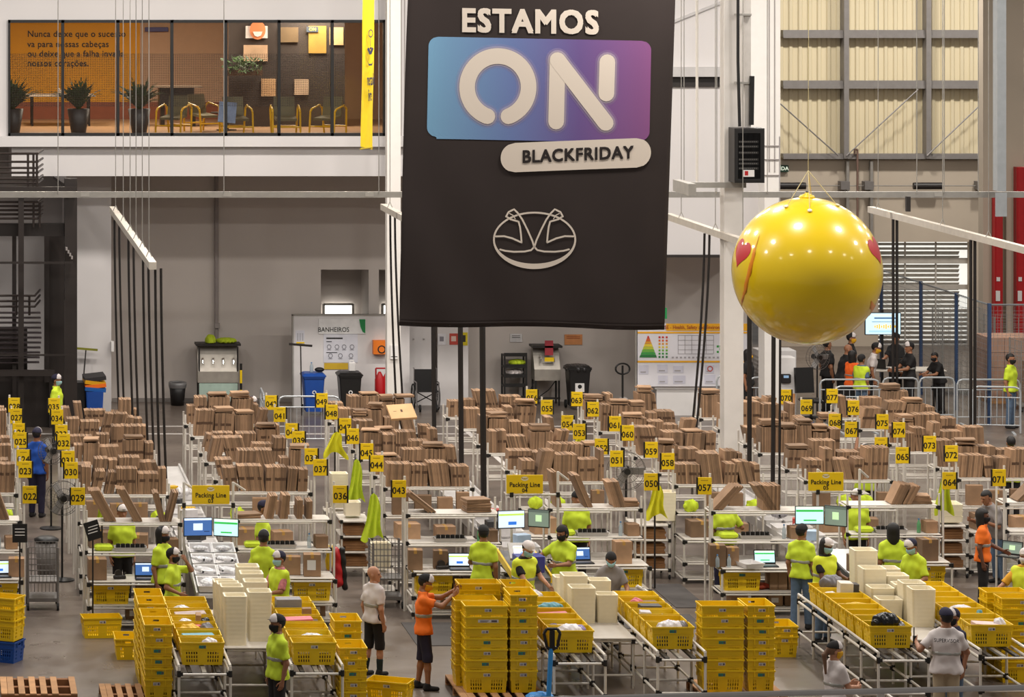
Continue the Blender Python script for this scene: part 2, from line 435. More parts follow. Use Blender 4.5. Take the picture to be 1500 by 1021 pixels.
    if socks:
        f = Fld((lo[0], lo[1], 0), (hi[0], hi[1], .5), .014)
        for s in (-1, 1):
            hp, kn, an = leg[s]; f.u(f.cap(an, an+(kn-an)*.4, .046*k, .055*k), 0)
        sub('socks', f, socks)
    def head_part(name, key, m, par=root, sc=1.):
        p, q = HPARTS[key]
        return mobj(name, np_mesh(name, [(hp_(p*sc), q)], m), par)
    if hair: head_part('headscarf' if hair == 'scarf' else 'hair', hair, hcol)
    if cap:
        c = head_part('cap', 'cap', cap[0]); head_part('brim', 'brim', cap[0], c)
        if len(cap) > 1 and cap[1]: head_part('front_panel', 'panel', cap[1], c)
    if mask: head_part('face_mask', 'mask', mask)
    if res < .022:
        for sx in (-1, 1):
            eb = MB(); eb.ball((sx*.03, -.083, .121), (.014, .008, .007), 8, 4)
            eb.v = [tuple(q) for q in hp_(np.array(eb.v))]
            eb.obj('eye', M('eye', '2a1c16', .3, var=0), root, True)
    if extra: extra(root, up, arm, k, neck)
    return root
# ------------------------------------------------------------------ crates
CL, CW, CH, NEST = .64, .42, .33, .158
def panel(mb, P00, P10, P01, P11, inw, us, vs, holes, t=.004):
    P00, P10, P01, P11, inw = (Vector(q) for q in (P00, P10, P01, P11, inw)); nu, nv = len(us), len(vs)
    def pt(u, v): return (P00*(1-u)+P10*u)*(1-v) + (P01*(1-u)+P11*u)*v
    vsx = [pt(u, v) + inw*(t*k) for k in (0, 1) for v in vs for u in us]; N = nu*nv; fs = []
    def ix(i, j, k): return k*N + j*nu + i
    for j in range(nv-1):
        for i in range(nu-1):
            if (i, j) in holes:
                c = [(i, j), (i+1, j), (i+1, j+1), (i, j+1)]
                for a, b in zip(c, c[1:]+c[:1]): fs.append((ix(*a, 0), ix(*b, 0), ix(*b, 1), ix(*a, 1)))
            else:
                fs.append((ix(i,j,0), ix(i+1,j,0), ix(i+1,j+1,0), ix(i,j+1,0))); fs.append((ix(i,j,1), ix(i,j+1,1), ix(i+1,j+1,1), ix(i+1,j,1)))
    mb.add(vsx, fs)
def crate_mesh(name, m):
    mb = MB(); hx0, hy0 = CL/2-.036, CW/2-.036; hx1, hy1 = CL/2-.012, CW/2-.012
    def cuts(groups, W):
        c = [0.]; cols = []
        for g in groups:
            for u in g:
                cols.append(len(c)); c += [u-.0095/W, u+.0095/W]
        return c+[1.], cols
    zs = [0., .045, .082, .1, .137, .155, .192, .262, .288, CH]; vv = [z/CH for z in zs]
    lg = [[.12+.06*i for i in range(5)], [.64+.06*i for i in range(5)]]
    for sx, sy, W in ((0, -1, CL), (0, 1, CL), (-1, 0, CW), (1, 0, CW)):
        if sy:
            u, cols = cuts(lg, CL); a0, a1 = (-hx0, sy*hy0, 0), (hx0, sy*hy0, 0); b0, b1 = (-hx1, sy*hy1, CH), (hx1, sy*hy1, CH); inw = (0, -sy, 0)
            hd = None
        else:
            u, cols = cuts([[.2, .28], [.72, .8]], CW); a0, a1 = (sx*hx0, -hy0, 0), (sx*hx0, hy0, 0); b0, b1 = (sx*hx1, -hy1, CH), (sx*hx1, hy1, CH); inw = (-sx, 0, 0)
        holes = {(c, r) for c in cols for r in (1, 3, 5)}
        if sx:
            u = u[:5] + [.38, .62] + u[5:]; holes = {(c, r) for c in (1, 3, 7, 9) for r in (1, 3, 5)} | {(5, 7)}
        panel(mb, a0, a1, b0, b1, inw, u, vv, holes)
    mb.box(-hx0, -hy0, 0, hx0, hy0, .006)
    for zz, hgt, out in ((CH-.022, .022, .012), (.222, .012, .006)):      # rim and mid flange
        fx, fy = hx0+(hx1-hx0)*zz/CH, hy0+(hy1-hy0)*zz/CH
        X, Y = fx+out, fy+out
        for x0, y0, x1, y1 in ((-X, -Y, X, -fy), (-X, fy, X, Y), (-X, -fy, -fx, fy), (fx, -fy, X, fy)): mb.box(x0, y0, zz, x1, y1, zz+hgt)
    for sx in (-1, 1):
        for sy in (-1, 1):                                                  # corner ribs
            mb.box(sx*(hx0+.01)-.012, sy*(hy0+.016)-.006, .18, sx*(hx0+.01)+.012, sy*(hy0+.016)+.006, .222)
        for yy in (-.1, .1): mb.box(sx*(hx1+.006)-.006, yy-.006, .234, sx*(hx1+.006)+.006, yy+.006, CH-.022)
    return mb.mesh(name, m)
CRATE = {'y': crate_mesh('crate', crate_y), 'b': crate_mesh('crate_blue', crate_b)}
def sticker_mesh(W, m, end):
    mb = MB(); y = -(CW/2-.013) if not end else -(CL/2-.013); sl = .0034
    mb.add([(-W/2, y+sl, .24), (W/2, y+sl, .24), (W/2, y, .284), (-W/2, y, .284), (-W/2, y+sl+.002, .24), (W/2, y+sl+.002, .24), (W/2, y+.002, .284), (-W/2, y+.002, .284)],
           [(0,1,2,3), (4,7,6,5), (0,4,5,1), (2,6,7,3), (1,5,6,2), (3,7,4,0)])
    mb.cur = 1
    for x0, x1, z0, z1 in ((-.4, .05, .268, .272), (-.4, .0, .258, .262), (-.4, -.05, .248, .252), (.15, .42, .247, .276)):
        mb.box(x0*W, y-.0006, z0, x1*W, y+.0014, z1)
    if end: mb.v = [(p[1], -p[0], p[2]) for p in mb.v]
    return mb.mesh('sticker', [m, M('sticker print', '6b5f63', .7, var=0)])
STK = {(c, e): sticker_mesh(.1, paper_m if c == 'w' else teal_m, e) for c in 'wt' for e in (0, 1)}
BIGSTK = sticker_mesh(.3, paper_m, 0)
def crate(x, y, z, rz, label, group=None, stick=None, end=0, col='y', dx=0.):
    o = mobj('plastic_crate', CRATE[col], None, (x, y, z), (0, 0, rz)); tag(o, label, 'crate', group)
    if stick:
        me = BIGSTK if stick == 'W' else STK[(stick, end)]
        mobj('sticker', me, o, (dx if not end else 0, -dx if end else 0, 0)); 
    return o
def stack(x, y, z0, n, rz, where, end=0, seq=None, group=None, jit=.002, hide=0, topj=0.):
    for i in range(n):
        if i < hide: continue
        k = n-1-i; s = (seq[k % len(seq)] if seq else RND.choice('wwt'))
        lab = f"yellow plastic crate, {'topmost' if k == 0 else ORD[k]+' from the top'} of {where}" if n > 1 else f"yellow plastic crate, {where}"
        crate(x+RND.uniform(-jit, jit), y+RND.uniform(-jit, jit)*.5, z0+i*NEST, rz, lab, group, s if s in 'wtW' else None, end, dx=RND.uniform(-.03, .03))
# ------------------------------------------------------------------ cream foam bins
def foam_bin(x, y, z, w, d, h, label, group):
    mb = MB(); n = max(6, int(h/.03)); rings = []
    for i in range(n+1):
        zz = h*i/n; g = .0013 if i % 2 else 0.; tp = .012*(1-zz/h)
        rings.append(rrect(w-2*tp-g, d-2*tp-g, .035, zz))
    for s, zz in ((.024, h), (.03, h-.02), (.05, h-.12)): rings.append(rrect(w-2*s, d-2*s, .03, zz))
    mb.loft(rings)
    o = mb.obj('foam_bin', cream_m, None, False, (x, y, z)); tag(o, label, 'bin', group); return o
# ------------------------------------------------------------------ small goods
def carton_box(x, y, z, w, d, h, rz, label, open_=False, tape=True, lab=False, group=None, m=None):
    mb = MB(); mb.bbox_((0, 0, h/2), (w, d, h), .004)
    o = mb.obj('cardboard_box', m or carton_m, None, False, (x, y, z), (0, 0, rz)); tag(o, label, 'box', group)
    if tape:
        t = MB(); t.box(-.025, -d/2-.0012, h-.06, .025, -d/2+.001, h-.0035); t.box(-.025, -d/2+.004, h-.001, .025, d/2-.004, h+.0012)
        t.obj('packing_tape', M('packing tape', 'C79A55', .25, var=0), o)
    if lab:
        t = MB(); t.box(-w*.3, -d/2-.0015, h*.3, w*.2, -d/2, h*.75); t.obj('shipping_label', paper_m, o)
    return o
def parcel(x, y, z, w, d, h, rot, m, label, kind='soft', group=None):
    mb = MB()
    if kind == 'soft':
        s = RND.random()*9
        f = Fld((-w*.62, -d*.62, -h*.7), (w*.62, d*.62, h*.8), max(w, d)/22)
        f.u(f.ell((0, 0, 0), (w*.55, d*.55, h*.55)), 0)
        f.d = f.d + .012*np.sin(f.P[..., 0]*41+s)*np.sin(f.P[..., 1]*37+s*2)*np.cos(f.P[..., 2]*29)+.006*np.sin(f.P[..., 0]*90+f.P[..., 1]*70)
        p, q = f.mesh(); me = np_mesh('parcel', [(p, q)], m)
        o = mobj('wrapped_parcel', me, None, (x, y, z+h/2), rot)
    else:
        mb.bbox_((0, 0, 0), (w, d, h), .006); o = mb.obj('boxed_item', m, None, False, (x, y, z+h/2), rot)
    return tag(o, label, 'parcel', group)
# ------------------------------------------------------------------ flat cartons filed on edge
def carton_geo(mb, t, d, h, patch=0., m=None):
    if m is not None: mb.mx = m
    mb.cur = 0; g = t*.05
    if m is None: mb.box(-t/2, -d/2, 0, -g, d/2, h); mb.box(g, -d/2, 0, t/2, d/2, h*.992); mb.box(-g, -d/2+.004, 0, g, d/2-.004, h*.985)
    else: mb.box(-t/2, -d/2, 0, t/2, d/2, h)
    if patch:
        mb.cur = 1; mb.box(-t/2-.0006, -d/2-.0015, h*patch, t/2+.0006, -d/2+.01, h*patch+.05)  # shade of the handle cutout, put in as a dark brown patch
    mb.cur = 0; mb.mx = None
_CV = {}
def carton_variant(t, d, h, patch):
    k = (t, d, h, patch)
    if k not in _CV:
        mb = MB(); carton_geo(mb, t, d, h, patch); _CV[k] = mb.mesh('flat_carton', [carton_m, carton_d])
    return _CV[k]
def file_row(x0, x1, y, z, emit, t=.03, lo=.32, hi=.58, dep=.42, lie=False):
    """fills a shelf from x0 to x1 with bundles of flat cartons; emit(t, d, h, patch, matrix, stretch)"""
    x = x0
    while x < x1-.06:
        n = int(RND.choice((.16, .22, .28, .34, .4))/t); h = RND.uniform(lo, hi); d = dep*RND.uniform(.78, 1.); tilt = RND.choice((0, 0, .03, .05, -.05, .1, -.13, .22, -.24)); yy = y+RND.uniform(-.02, .02)
        patch = RND.choice((0, 0, .45, .6)); c, s = math.cos(tilt), abs(math.sin(tilt)); adv = (t+.0025)/c
        if tilt < 0: x += s*h*.6
        for i in range(n):
            xx = x + adv*(i+.5)
            if xx + (s*h if tilt > 0 else 0)*.6 > x1: break
            m = Matrix.Translation((xx, yy+RND.uniform(-.006, .006), z + t/2*s)) @ Matrix.Rotation(tilt, 4, 'Y')
            emit(t, round(d, 2), round(h, 2), patch if RND.random() < .75 else 0, m, RND.uniform(.972, 1.))
        if lie and RND.random() < .5 and abs(tilt) < .11 and adv*n > .27:
            for q in range(RND.randint(1, 4)): emit(t, round(d*.9, 2), round(min(.36, adv*n*.92), 2), 0, Matrix.Translation((x+.01+adv*n*.04, yy, z+h*c+.03+q*(t+.002))) @ Matrix.Rotation(pi/2+RND.uniform(-.03, .03), 4, 'Y') @ Matrix.Rotation(RND.uniform(-.2, .2), 4, 'X'), 1.)
        x += adv*n + (s*h*.6 if tilt > 0 else 0) + RND.choice((.0, .006, .012))
# ------------------------------------------------------------------ packing station rack, 1.6 m wide
SWD = 1.56
def tube_mesh(L, r, axis, m, n=8):
    mb = MB(); a = [0, 0, 0]; a[axis] = L; mb.tube((0, 0, 0), a, r, n); return mb.mesh('tube', m)
POST_H = tube_mesh(1.82, .019, 2, white_pipe); POST_L = tube_mesh(.76, .019, 2, white_pipe)
RAIL_X = tube_mesh(SWD, .016, 0, white_pipe); RAIL_Y = tube_mesh(.72, .016, 1, white_pipe); RAIL_Y2 = tube_mesh(.5, .016, 1, white_pipe)
JOINT = (lambda b: (b.lathe([(.026, -.035), (.029, -.03), (.029, .03), (.026, .035)], n=8), b.cbox((.03, 0, 0), (.05, .045, .045)), b)[2])(MB()).mesh('joint', joint_m)
def board(w, d, t=.018, m=board_m):
    mb = MB(); mb.bbox_((w/2, d/2, t/2), (w, d, t), .004); return mb.mesh('board', m)
B_DESK, B_MID, B_TOP, B_LOW = board(SWD-.04, .68), board(SWD-.04, .4), board(SWD-.04, .5), board(SWD-.04, .66)
Z_DESK, Z_MID, Z_TOP, Z_LOW, Z_BOT = .775, 1.14, 1.6, .38, .11
def station(x, y, label, front):
    t = thing('packing_station', label, 'packing station', (x, y, 0), 0, 'white pipe packing stations')
    for px_ in (0, SWD):
        for py_ in (.0, .52): mobj('post', POST_H, t, (px_, py_, 0))
        if front: mobj('leg', POST_L, t, (px_, -.74, 0))
    zs = [(Z_TOP, 0), (Z_TOP, .52), (Z_MID, 0)]
    if front: zs += [(Z_DESK-.03, -.74), (Z_LOW-.02, -.74), (Z_BOT-.02, -.74), (Z_MID-.01, -.2)]
    for zz, yy in zs: mobj('rail', RAIL_X, t, (0, yy, zz-.018))
    for px_ in (0, SWD):
        if front:
            for zz in (Z_DESK-.03, Z_LOW-.02, Z_BOT-.02): mobj('side_rail', RAIL_Y, t, (px_, -.73, zz-.018))
        mobj('side_rail', RAIL_Y2, t, (px_, .01, Z_TOP-.018))
        for zz in ((Z_TOP-.018, Z_MID-.018, Z_DESK-.05) if front else (Z_TOP-.018,)):
            mobj('joint', JOINT, t, (px_, 0, zz), (0, 0, 0 if px_ == 0 else pi))
        if front:
            for zz in (Z_DESK-.048, Z_LOW-.038, Z_BOT-.038): mobj('joint', JOINT, t, (px_, -.74, zz), (0, 0, 0 if px_ == 0 else pi))
    mobj('shelf', B_TOP, t, (.02, .01, Z_TOP)); mobj('shelf', B_MID, t, (.02, .06 if not front else -.2, Z_MID))
    if front:
        mobj('desk_top', B_DESK, t, (.02, -.72, Z_DESK-.02)); mobj('shelf', B_LOW, t, (.02, -.71, Z_LOW-.018)); mobj('shelf', B_LOW, t, (.02, -.71, Z_BOT-.018))
    return t
SIGN_W, SIGN_H = .245, .29
_sb = MB(); _sb.bbox_((0, 0, 0), (SIGN_W, .012, SIGN_H), .003); SIGN_P = _sb.mesh('sign_panel', sign_y)
_sb = MB(); _sb.cbox((0, -.007, SIGN_H*.33), (SIGN_W*.5, .001, .012)); SIGN_L = _sb.mesh('header_line', M('sign header', 'A88A18', .6, var=0))
_sb = MB(); _sb.tube((0, 0, 0), (0, 0, 2.26), .02, 8); SIGN_T = _sb.mesh('sign_post', white_pipe)
_sb = MB(); _sb.box(-.014, -.012, 0, .014, -.002, SIGN_H); SIGN_K = _sb.mesh('sign_clip', black_m)
def station_sign(num, x, y, side, z=2.08):
    """side = +1: post stands on the sign's right as seen from the front"""
    t = thing('station_sign', f"yellow station sign reading {num} on its white post", 'sign', (x, y, 0), 0, 'numbered station signs')
    mobj('sign_post', SIGN_T, t, (side*(SIGN_W/2-.022), .03, 0))
    p = mobj('sign_panel', SIGN_P, t, (0, 0, z)); mobj('header_line', SIGN_L, p); mobj('sign_clip', SIGN_K, t, (-side*(SIGN_W/2), .002, z-SIGN_H/2))
    b = MB(); b.text(num, .155, (0, -.0075, -.035), bold=.02, sx=.92); b.obj('lettering', ink_m, p)
    return t
# ------------------------------------------------------------------ screens, laptops
def ui_screen(w, h, scheme):
    """a lit screen facing -Y: panels of colour as in the photo"""
    mb = MB(); cols = {'blue': ('3a5f9a', 'cfe0f5', '16305c'), 'green': ('bfe8f0', '36b24a', 'e9f6e0'), 'white': ('d6e8fb', '2f6fd0', 'bcd95e'), 'dark': ('6e7c70', 'b9d9a8', '55605a')}[scheme]
    mats = [M('screen '+c, c, .3, var=0, emit=.9) for c in cols]
    mb.box(-w/2, -.002, -h/2, w/2, 0, h/2); mb.cur = 1
    if scheme == 'blue': mb.box(-w*.17, -.0035, -h*.2, w*.17, -.001, h*.2); mb.cur = 1; mb.box(-w/2, -.003, h*.38, w/2, -.001, h*.5); mb.cur = 2; mb.box(w*.22, -.003, -h*.3, w*.42, -.001, -h*.25)
    elif scheme == 'green': mb.box(-w*.49, -.003, h*.2, w*.49, -.001, h*.32); mb.box(-w*.22, -.003, -h*.35, w*.25, -.001, -h*.26); mb.cur = 2; mb.box(-w*.49, -.003, h*.36, w*.49, -.001, h*.5)
    elif scheme == 'white': mb.box(-w*.12, -.003, -h*.34, w*.2, -.001, -h*.14); mb.cur = 2; mb.box(-w*.49, -.003, h*.22, w*.49, -.001, h*.34)
    else: mb.box(-w*.15, -.003, -h*.2, w*.15, -.001, h*.2); mb.cur = 2; mb.box(-w*.5, -.003, h*.35, w*.5, -.001, h*.5)
    return mb.mesh('screen', mats)
def monitor(x, y, z, w, h, rz, scheme, label, arm=None):
    t = thing('monitor', label, 'monitor', (x, y, z), rz, None)
    b = MB(); b.bbox_((0, .012, 0), (w, .024, h), .005); b.cbox((0, .035, -.02), (w*.45, .03, h*.5)); b.obj('housing', black_m, t)
    mobj('screen', ui_screen(w-.024, h-.03, scheme), t, (0, -.001, .004))
    b = MB(); b.tube((0, .04, 0), (0, .16, 0), .014); b.cbox((0, .05, 0), (.1, .012, .1)); b.tube((0, .16, -.05), (0, .16, .05), .02); b.obj('mounting_arm', dark_m, t)
    return t
def laptop(x, y, z, rz, scheme, label):
    t = thing('laptop', label, 'laptop', (x, y, z), rz)
    b = MB(); b.bbox_((0, 0, .009), (.36, .25, .018), .004); b.obj('keyboard_base', black_m, t)
    b = MB(); b.cbox((0, .02, .0185), (.31, .12, .002)); b.obj('keyboard', grey_m, t)
    l = MB(); l.obox((0, .145, .13), (.36, .01, .235), (-.2, 0, 0)); lid = l.obj('lid', black_m, t)
    s = mobj('screen', ui_screen(.33, .19, scheme), lid, (0, .138, .137), (-.2, 0, 0))
    return t
def bottle(x, y, z, label, m=None, h=.22, r=.034, group=None):
    b = MB(); b.lathe([(r*.9, 0), (r, .01), (r, h*.6), (r*.85, h*.7), (r*.38, h*.86), (r*.38, h*.93)], n=10)
    o = b.obj('bottle', m or M('clear bottle plastic', 'b9c9d2', .15, var=0, alpha=.55), None, True, (x, y, z)); tag(o, label, 'bottle', group)
    c = MB(); c.lathe([(r*.44, h*.92), (r*.44, h), (r*.4, h*1.01)], n=10); c.obj('bottle_cap', M('bottle cap', '4b7fb0', .5, var=0), o); return o
def plain(name, label, cat, build, m, loc=(0,0,0), rz=0., smooth=False, group=None):
    b = MB(); build(b); o = b.obj(name, m, None, smooth, loc, (0, 0, rz)); return tag(o, label, cat, group)
# ------------------------------------------------------------------ helpers in photo pixels at a real distance
def pbox(mb, x0, y0, x1, y1, Y, th): return mb.box(XW(x0, Y), Y, ZW(y1, Y), XW(x1, Y), Y+th, ZW(y0, Y))
def pobj(name, x0, y0, x1, y1, Y, th, m, parent=None):
    b = MB(); pbox(b, x0, y0, x1, y1, Y, th); return b.obj(name, m, parent)
wall_grey = M('painted wall grey', 'D0C6BF', .75, var=.03, scale=.6)
wall_white = M('painted wall white', 'CBC6C5', .7, var=.03, scale=.5)
wall_conc = M('precast concrete', 'C2B4A2', .8, var=.06, scale=.8)
seam_m = M('wall seam', '8f8885', .8, var=0)
EN = []
# ------------------------------------------------------------------ floor
fm = bpy.data.materials.new('polished concrete floor'); fm.use_nodes = True
_n = fm.node_tree.nodes; _l = fm.node_tree.links; _b = _n['Principled BSDF']
_tc = _n.new('ShaderNodeTexCoord'); _a = _n.new('ShaderNodeTexNoise'); _a.inputs['Scale'].default_value = .5; _a.inputs['Detail'].default_value = 7
_r = _n.new('ShaderNodeValToRGB'); _r.color_ramp.elements[0].color = rgb('5F534B'); _r.color_ramp.elements[1].color = rgb('776B62'); _r.color_ramp.elements[0].position = .35; _r.color_ramp.elements[1].position = .68
_a2 = _n.new('ShaderNodeTexNoise'); _a2.inputs['Scale'].default_value = 1.7; _a2.inputs['Detail'].default_value = 5
_mr = _n.new('ShaderNodeMapRange'); _mr.inputs['To Min'].default_value = .2; _mr.inputs['To Max'].default_value = .42
_l.new(_tc.outputs['Object'], _a.inputs['Vector']); _l.new(_a.outputs['Fac'], _r.inputs['Fac']); _l.new(_r.outputs['Color'], _b.inputs['Base Color'])
_l.new(_tc.outputs['Object'], _a2.inputs['Vector']); _l.new(_a2.outputs['Fac'], _mr.inputs['Value']); _l.new(_mr.outputs['Result'], _b.inputs['Roughness'])
b = MB(); b.box(-14, 28, -.2, 62, 108, 0); struct(b.obj('floor', fm))
line_m = M('floor paint white', 'CFC8C2', .5, var=.1)
for k, y in enumerate((78.7, 80.0)):
    b = MB(); b.box(0, y, 0, 19, y+.12, .004); struct(b.obj('floor_line', line_m))
b = MB(); b.box(12.2, 68, 0, 12.32, 80, .0045); struct(b.obj('floor_line', line_m))
for (x, y, w, d) in ((11.2, 55.6, 1.3, 1.2), (7.6, 54.2, .85, 1.9), (12.4, 57.4, .55, 2.2), (16.1, 54.6, .9, 1.6)):
    mt = plain('floor_mat', 'thin dark anti-fatigue mat on the concrete before a packing desk', 'mat', lambda q: q.bbox_((w/2, d/2, .006), (w, d, .012), .003), M('mat rubber', '4a4543', .85), (x, y, 0), group='anti-fatigue mats')
# ------------------------------------------------------------------ back wall with the two high recesses
YB = 84.6
b = MB()
for x0, y0, x1, y1 in ((90, 200, 470, 592), (470, 200, 540, 395), (540, 200, 555, 592), (555, 200, 600, 395), (470, 465, 540, 592), (555, 465, 600, 592), (600, 200, 1012, 592)):
    b.box(XW(x0, YB), YB, max(ZW(y1, YB), 0) if y1 > 580 else ZW(y1, YB), XW(x1, YB), YB+.25, ZW(y0, YB))
struct(b.obj('wall_back', wall_grey))
b = MB(); b.box(XW(466, YB), YB+1.5, 1.5, XW(600, YB), YB+1.7, 4.4)
for x in (466, 540, 597): b.box(XW(x, YB), YB+.25, 1.5, XW(x, YB)+.1, YB+1.5, 4.4)
b.box(XW(466, YB), YB+.25, ZW(395, YB), XW(600, YB), YB+1.6, ZW(395, YB)+.1)
struct(b.obj('wall_recess', wall_grey))
sky_m = M('daylight outside', 'FFFDF4', .5, var=0, emit=2.2)
for k, (x0, x1) in enumerate(((474, 517), (560, 598))):
    f = pobj(f'window_{k+1}', x0, 446, x1, 470, YB+1.4, .04, sky_m); struct(f)
    g = MB(); 
    for xx in (x0, x1): g.box(XW(xx, YB+1.38)-.03, YB+1.34, ZW(472, YB+1.4), XW(xx, YB+1.38)+.03, YB+1.4, ZW(445, YB+1.4))
    g.box(XW(x0, YB+1.38), YB+1.34, ZW(447, YB+1.4), XW(x1, YB+1.38), YB+1.4, ZW(444, YB+1.4)); g.obj('window_frame', galv_m, f)
b = MB(); b.box(XW(95, 81.6), 81.6, 0, XW(163, 81.6), 84.6, 5.85); struct(b.obj('wall_pier', wall_white))
b = MB(); b.box(XW(165, 84.5), 84.55, .0, XW(600, 84.5), 84.6, .09); struct(b.obj('baseboard_back', M('baseboard', '8d8580', .7)))
# ------------------------------------------------------------------ mezzanine: slab, sill, front wall
YM = 80.0
b = MB(); b.box(XW(17, YM), YM, ZW(258, YM), XW(938, YM), 84.6, ZW(215, YM)); struct(b.obj('trim_mezzanine_slab', wall_white))
b = MB(); b.box(XW(-30, YM), YM-.18, ZW(215, YM-.18), XW(600, YM), YM+.3, ZW(200, YM-.18)); struct(b.obj('trim_mezzanine_sill', wall_white))
zt, zb = ZW(29, YM+.1), ZW(199, YM+.1)
b = MB(); b.box(-4, YM+.1, zt, XW(938, YM), YM+.3, 13.5); b.box(-4, YM+.1, 6.56, XW(12, YM), YM+.3, zt); b.box(XW(566, YM), YM+.1, 6.56, XW(938, YM), YM+.3, zt); struct(b.obj('wall_mezzanine', wall_white))
b = MB(); b.box(-4, 83.6, 0, XW(100, 83.6), 83.8, 6.7); struct(b.obj('wall_left', wall_white))
for px in (578, 583, 588, 593):
    b = MB(); b.box(XW(px, YM), YM+.085, 6.6, XW(px, YM)+.018, YM+.1, 13); struct(b.obj('trim_seam', seam_m))
# glazing
fr = thing('mezzanine_window', 'long black framed office window with seven panes above the white sill', 'window'); fr['kind'] = 'structure'
x0, x1 = XW(12, YM), XW(566, YM)
b = MB(); b.box(x0, YM+.02, zt-.07, x1, YM+.16, zt); b.box(x0, YM+.02, zb-.02, x1, YM+.16, zb+.07); b.box(x0, YM+.02, zb, x0+.05, YM+.16, zt); b.box(x1-.07, YM+.02, zb, x1, YM+.16, zt)
b.obj('window_frame', black_m, fr)
edges = [12, 92, 173, 252, 331, 409, 487, 566]
glass = M('tinted window glass', '3a2c22', .04, var=0, alpha=.16)
dm = bpy.data.materials.new('dotted window film'); dm.use_nodes = True; nt = dm.node_tree; n = nt.nodes; bs = n['Principled BSDF']
bs.inputs['Base Color'].default_value = rgb('241a12'); bs.inputs['Roughness'].default_value = .6
tc = n.new('ShaderNodeTexCoord'); vm = n.new('ShaderNodeVectorMath'); vm.operation = 'SCALE'; vm.inputs['Scale'].default_value = 24; fr_ = n.new('ShaderNodeVectorMath'); fr_.operation = 'FRACTION'
sb = n.new('ShaderNodeVectorMath'); sb.operation = 'SUBTRACT'; sb.inputs[1].default_value = (.5, .5, .5); mu = n.new('ShaderNodeVectorMath'); mu.operation = 'MULTIPLY'; mu.inputs[1].default_value = (1, 0, 1)
ln = n.new('ShaderNodeVectorMath'); ln.operation = 'LENGTH'; lt = n.new('ShaderNodeMath'); lt.operation = 'LESS_THAN'; lt.inputs[1].default_value = .3; mm = n.new('ShaderNodeMath'); mm.operation = 'MULTIPLY'; mm.inputs[1].default_value = .75
for a_, b_ in ((tc.outputs['Object'], vm.inputs[0]), (vm.outputs[0], fr_.inputs[0]), (fr_.outputs[0], sb.inputs[0]), (sb.outputs[0], mu.inputs[0]), (mu.outputs[0], ln.inputs[0]), (ln.outputs['Value'], lt.inputs[0]), (lt.outputs[0], mm.inputs[0]), (mm.outputs[0], bs.inputs['Alpha'])): nt.links.new(a_, b_)
for i in range(7):
    b = MB(); b.box(XW(edges[i], YM)+.03, YM+.08, zb+.05, XW(edges[i+1], YM)-.03, YM+.09, zt-.05); pn = b.obj('window_pane', glass, fr)
    f1, f2 = XW(edges[i], YM)+.04, XW(edges[i+1], YM)-.04
    if i == 6: f2 = XW(507, YM)
    b = MB(); b.box(f1, YM+.074, ZW(157, YM), f2, YM+.076, ZW(79, YM)); b.obj('dotted_film', dm, pn)
    if i: b = MB(); b.box(XW(edges[i], YM)-.035, YM+.02, zb, XW(edges[i], YM)+.035, YM+.16, zt); b.obj('mullion', black_m, fr)
# mezzanine room
YR, ZF = 90.5, 6.74
b = MB(); b.box(-1, YM+.3, ZF-.15, 12.6, YR+.2, ZF); struct(b.obj('floor_mezzanine', M('office floor', '9a7a5c', .4, var=.06, scale=2)))
amber = M('amber painted wall', 'DD9A00', .7, var=.04, scale=.5); tan_w = M('tan wallpaper', 'C4A184', .8, var=.04)
b = MB(); b.box(-1, YR, ZF, XW(205, YR), YR+.2, 10.2); struct(b.obj('wall_office_amber', amber))
b = MB(); b.box(XW(205, YR), YR, ZF, 12.6, YR+.2, 10.2); struct(b.obj('wall_office_back', tan_w))
b = MB(); b.box(-1, YR-.05, ZF, XW(335, YR), YR, ZF+.45); struct(b.obj('baseboard_office', M('office plinth', '8a4a30', .7)))
b = MB(); b.box(-1.2, YM+.3, ZF, -1, YR+.2, 10.2); b.box(12.6, YM+.3, ZF, 12.8, YR+.2, 10.2); struct(b.obj('wall_office_side', tan_w))
b = MB(); b.box(-1.2, YM+.3, 10.2, 12.8, YR+.2, 10.35); struct(b.obj('ceiling_office', wall_white))
t = plain('wall_lettering', 'four lines of dark lettering on the amber office wall', 'lettering', lambda q: [q.text(s, .235, (XW(40, YR), YR-.01, ZW(y, YR)), bold=.018, sx=.96, align='LEFT') for s, y in (('Nunca deixe que o sucesso', 50), ('va para nossas cabeças', 65), ('ou deixe que a falha invada', 79), ('nossos corações.', 93))], ink_m)
YP = 86.2
b = MB(); b.box(XW(335, YP), YP, ZF, XW(505, YP), YP+.12, 10.0); struct(b.obj('wall_partition', M('dark slate partition', '3b332f', .8, var=.08)))
art = thing('cartoon_poster', 'small poster of an orange grinning face high on the dark partition', 'poster')
pobj('backing', 360, 38, 392, 56, YP-.06, .03, paper_m, art)
b = MB(); b.lathe([(.2, 0), (.2, .02)], n=20); o = b.obj('face_patch', M('poster orange', 'E08A5A', .7), art, False, (XW(377, YP), YP-.07, ZW(44, YP)), (pi/2, 0, 0)); o.scale = (1, 1.2, 1)
b = MB(); b.prism([(-.12, .03), (.12, .03), (.08, -.07), (0, -.1), (-.08, -.07)], 0, .01); b.obj('grin', paper_m, art, False, (XW(377, YP), YP-.105, ZW(48, YP)))
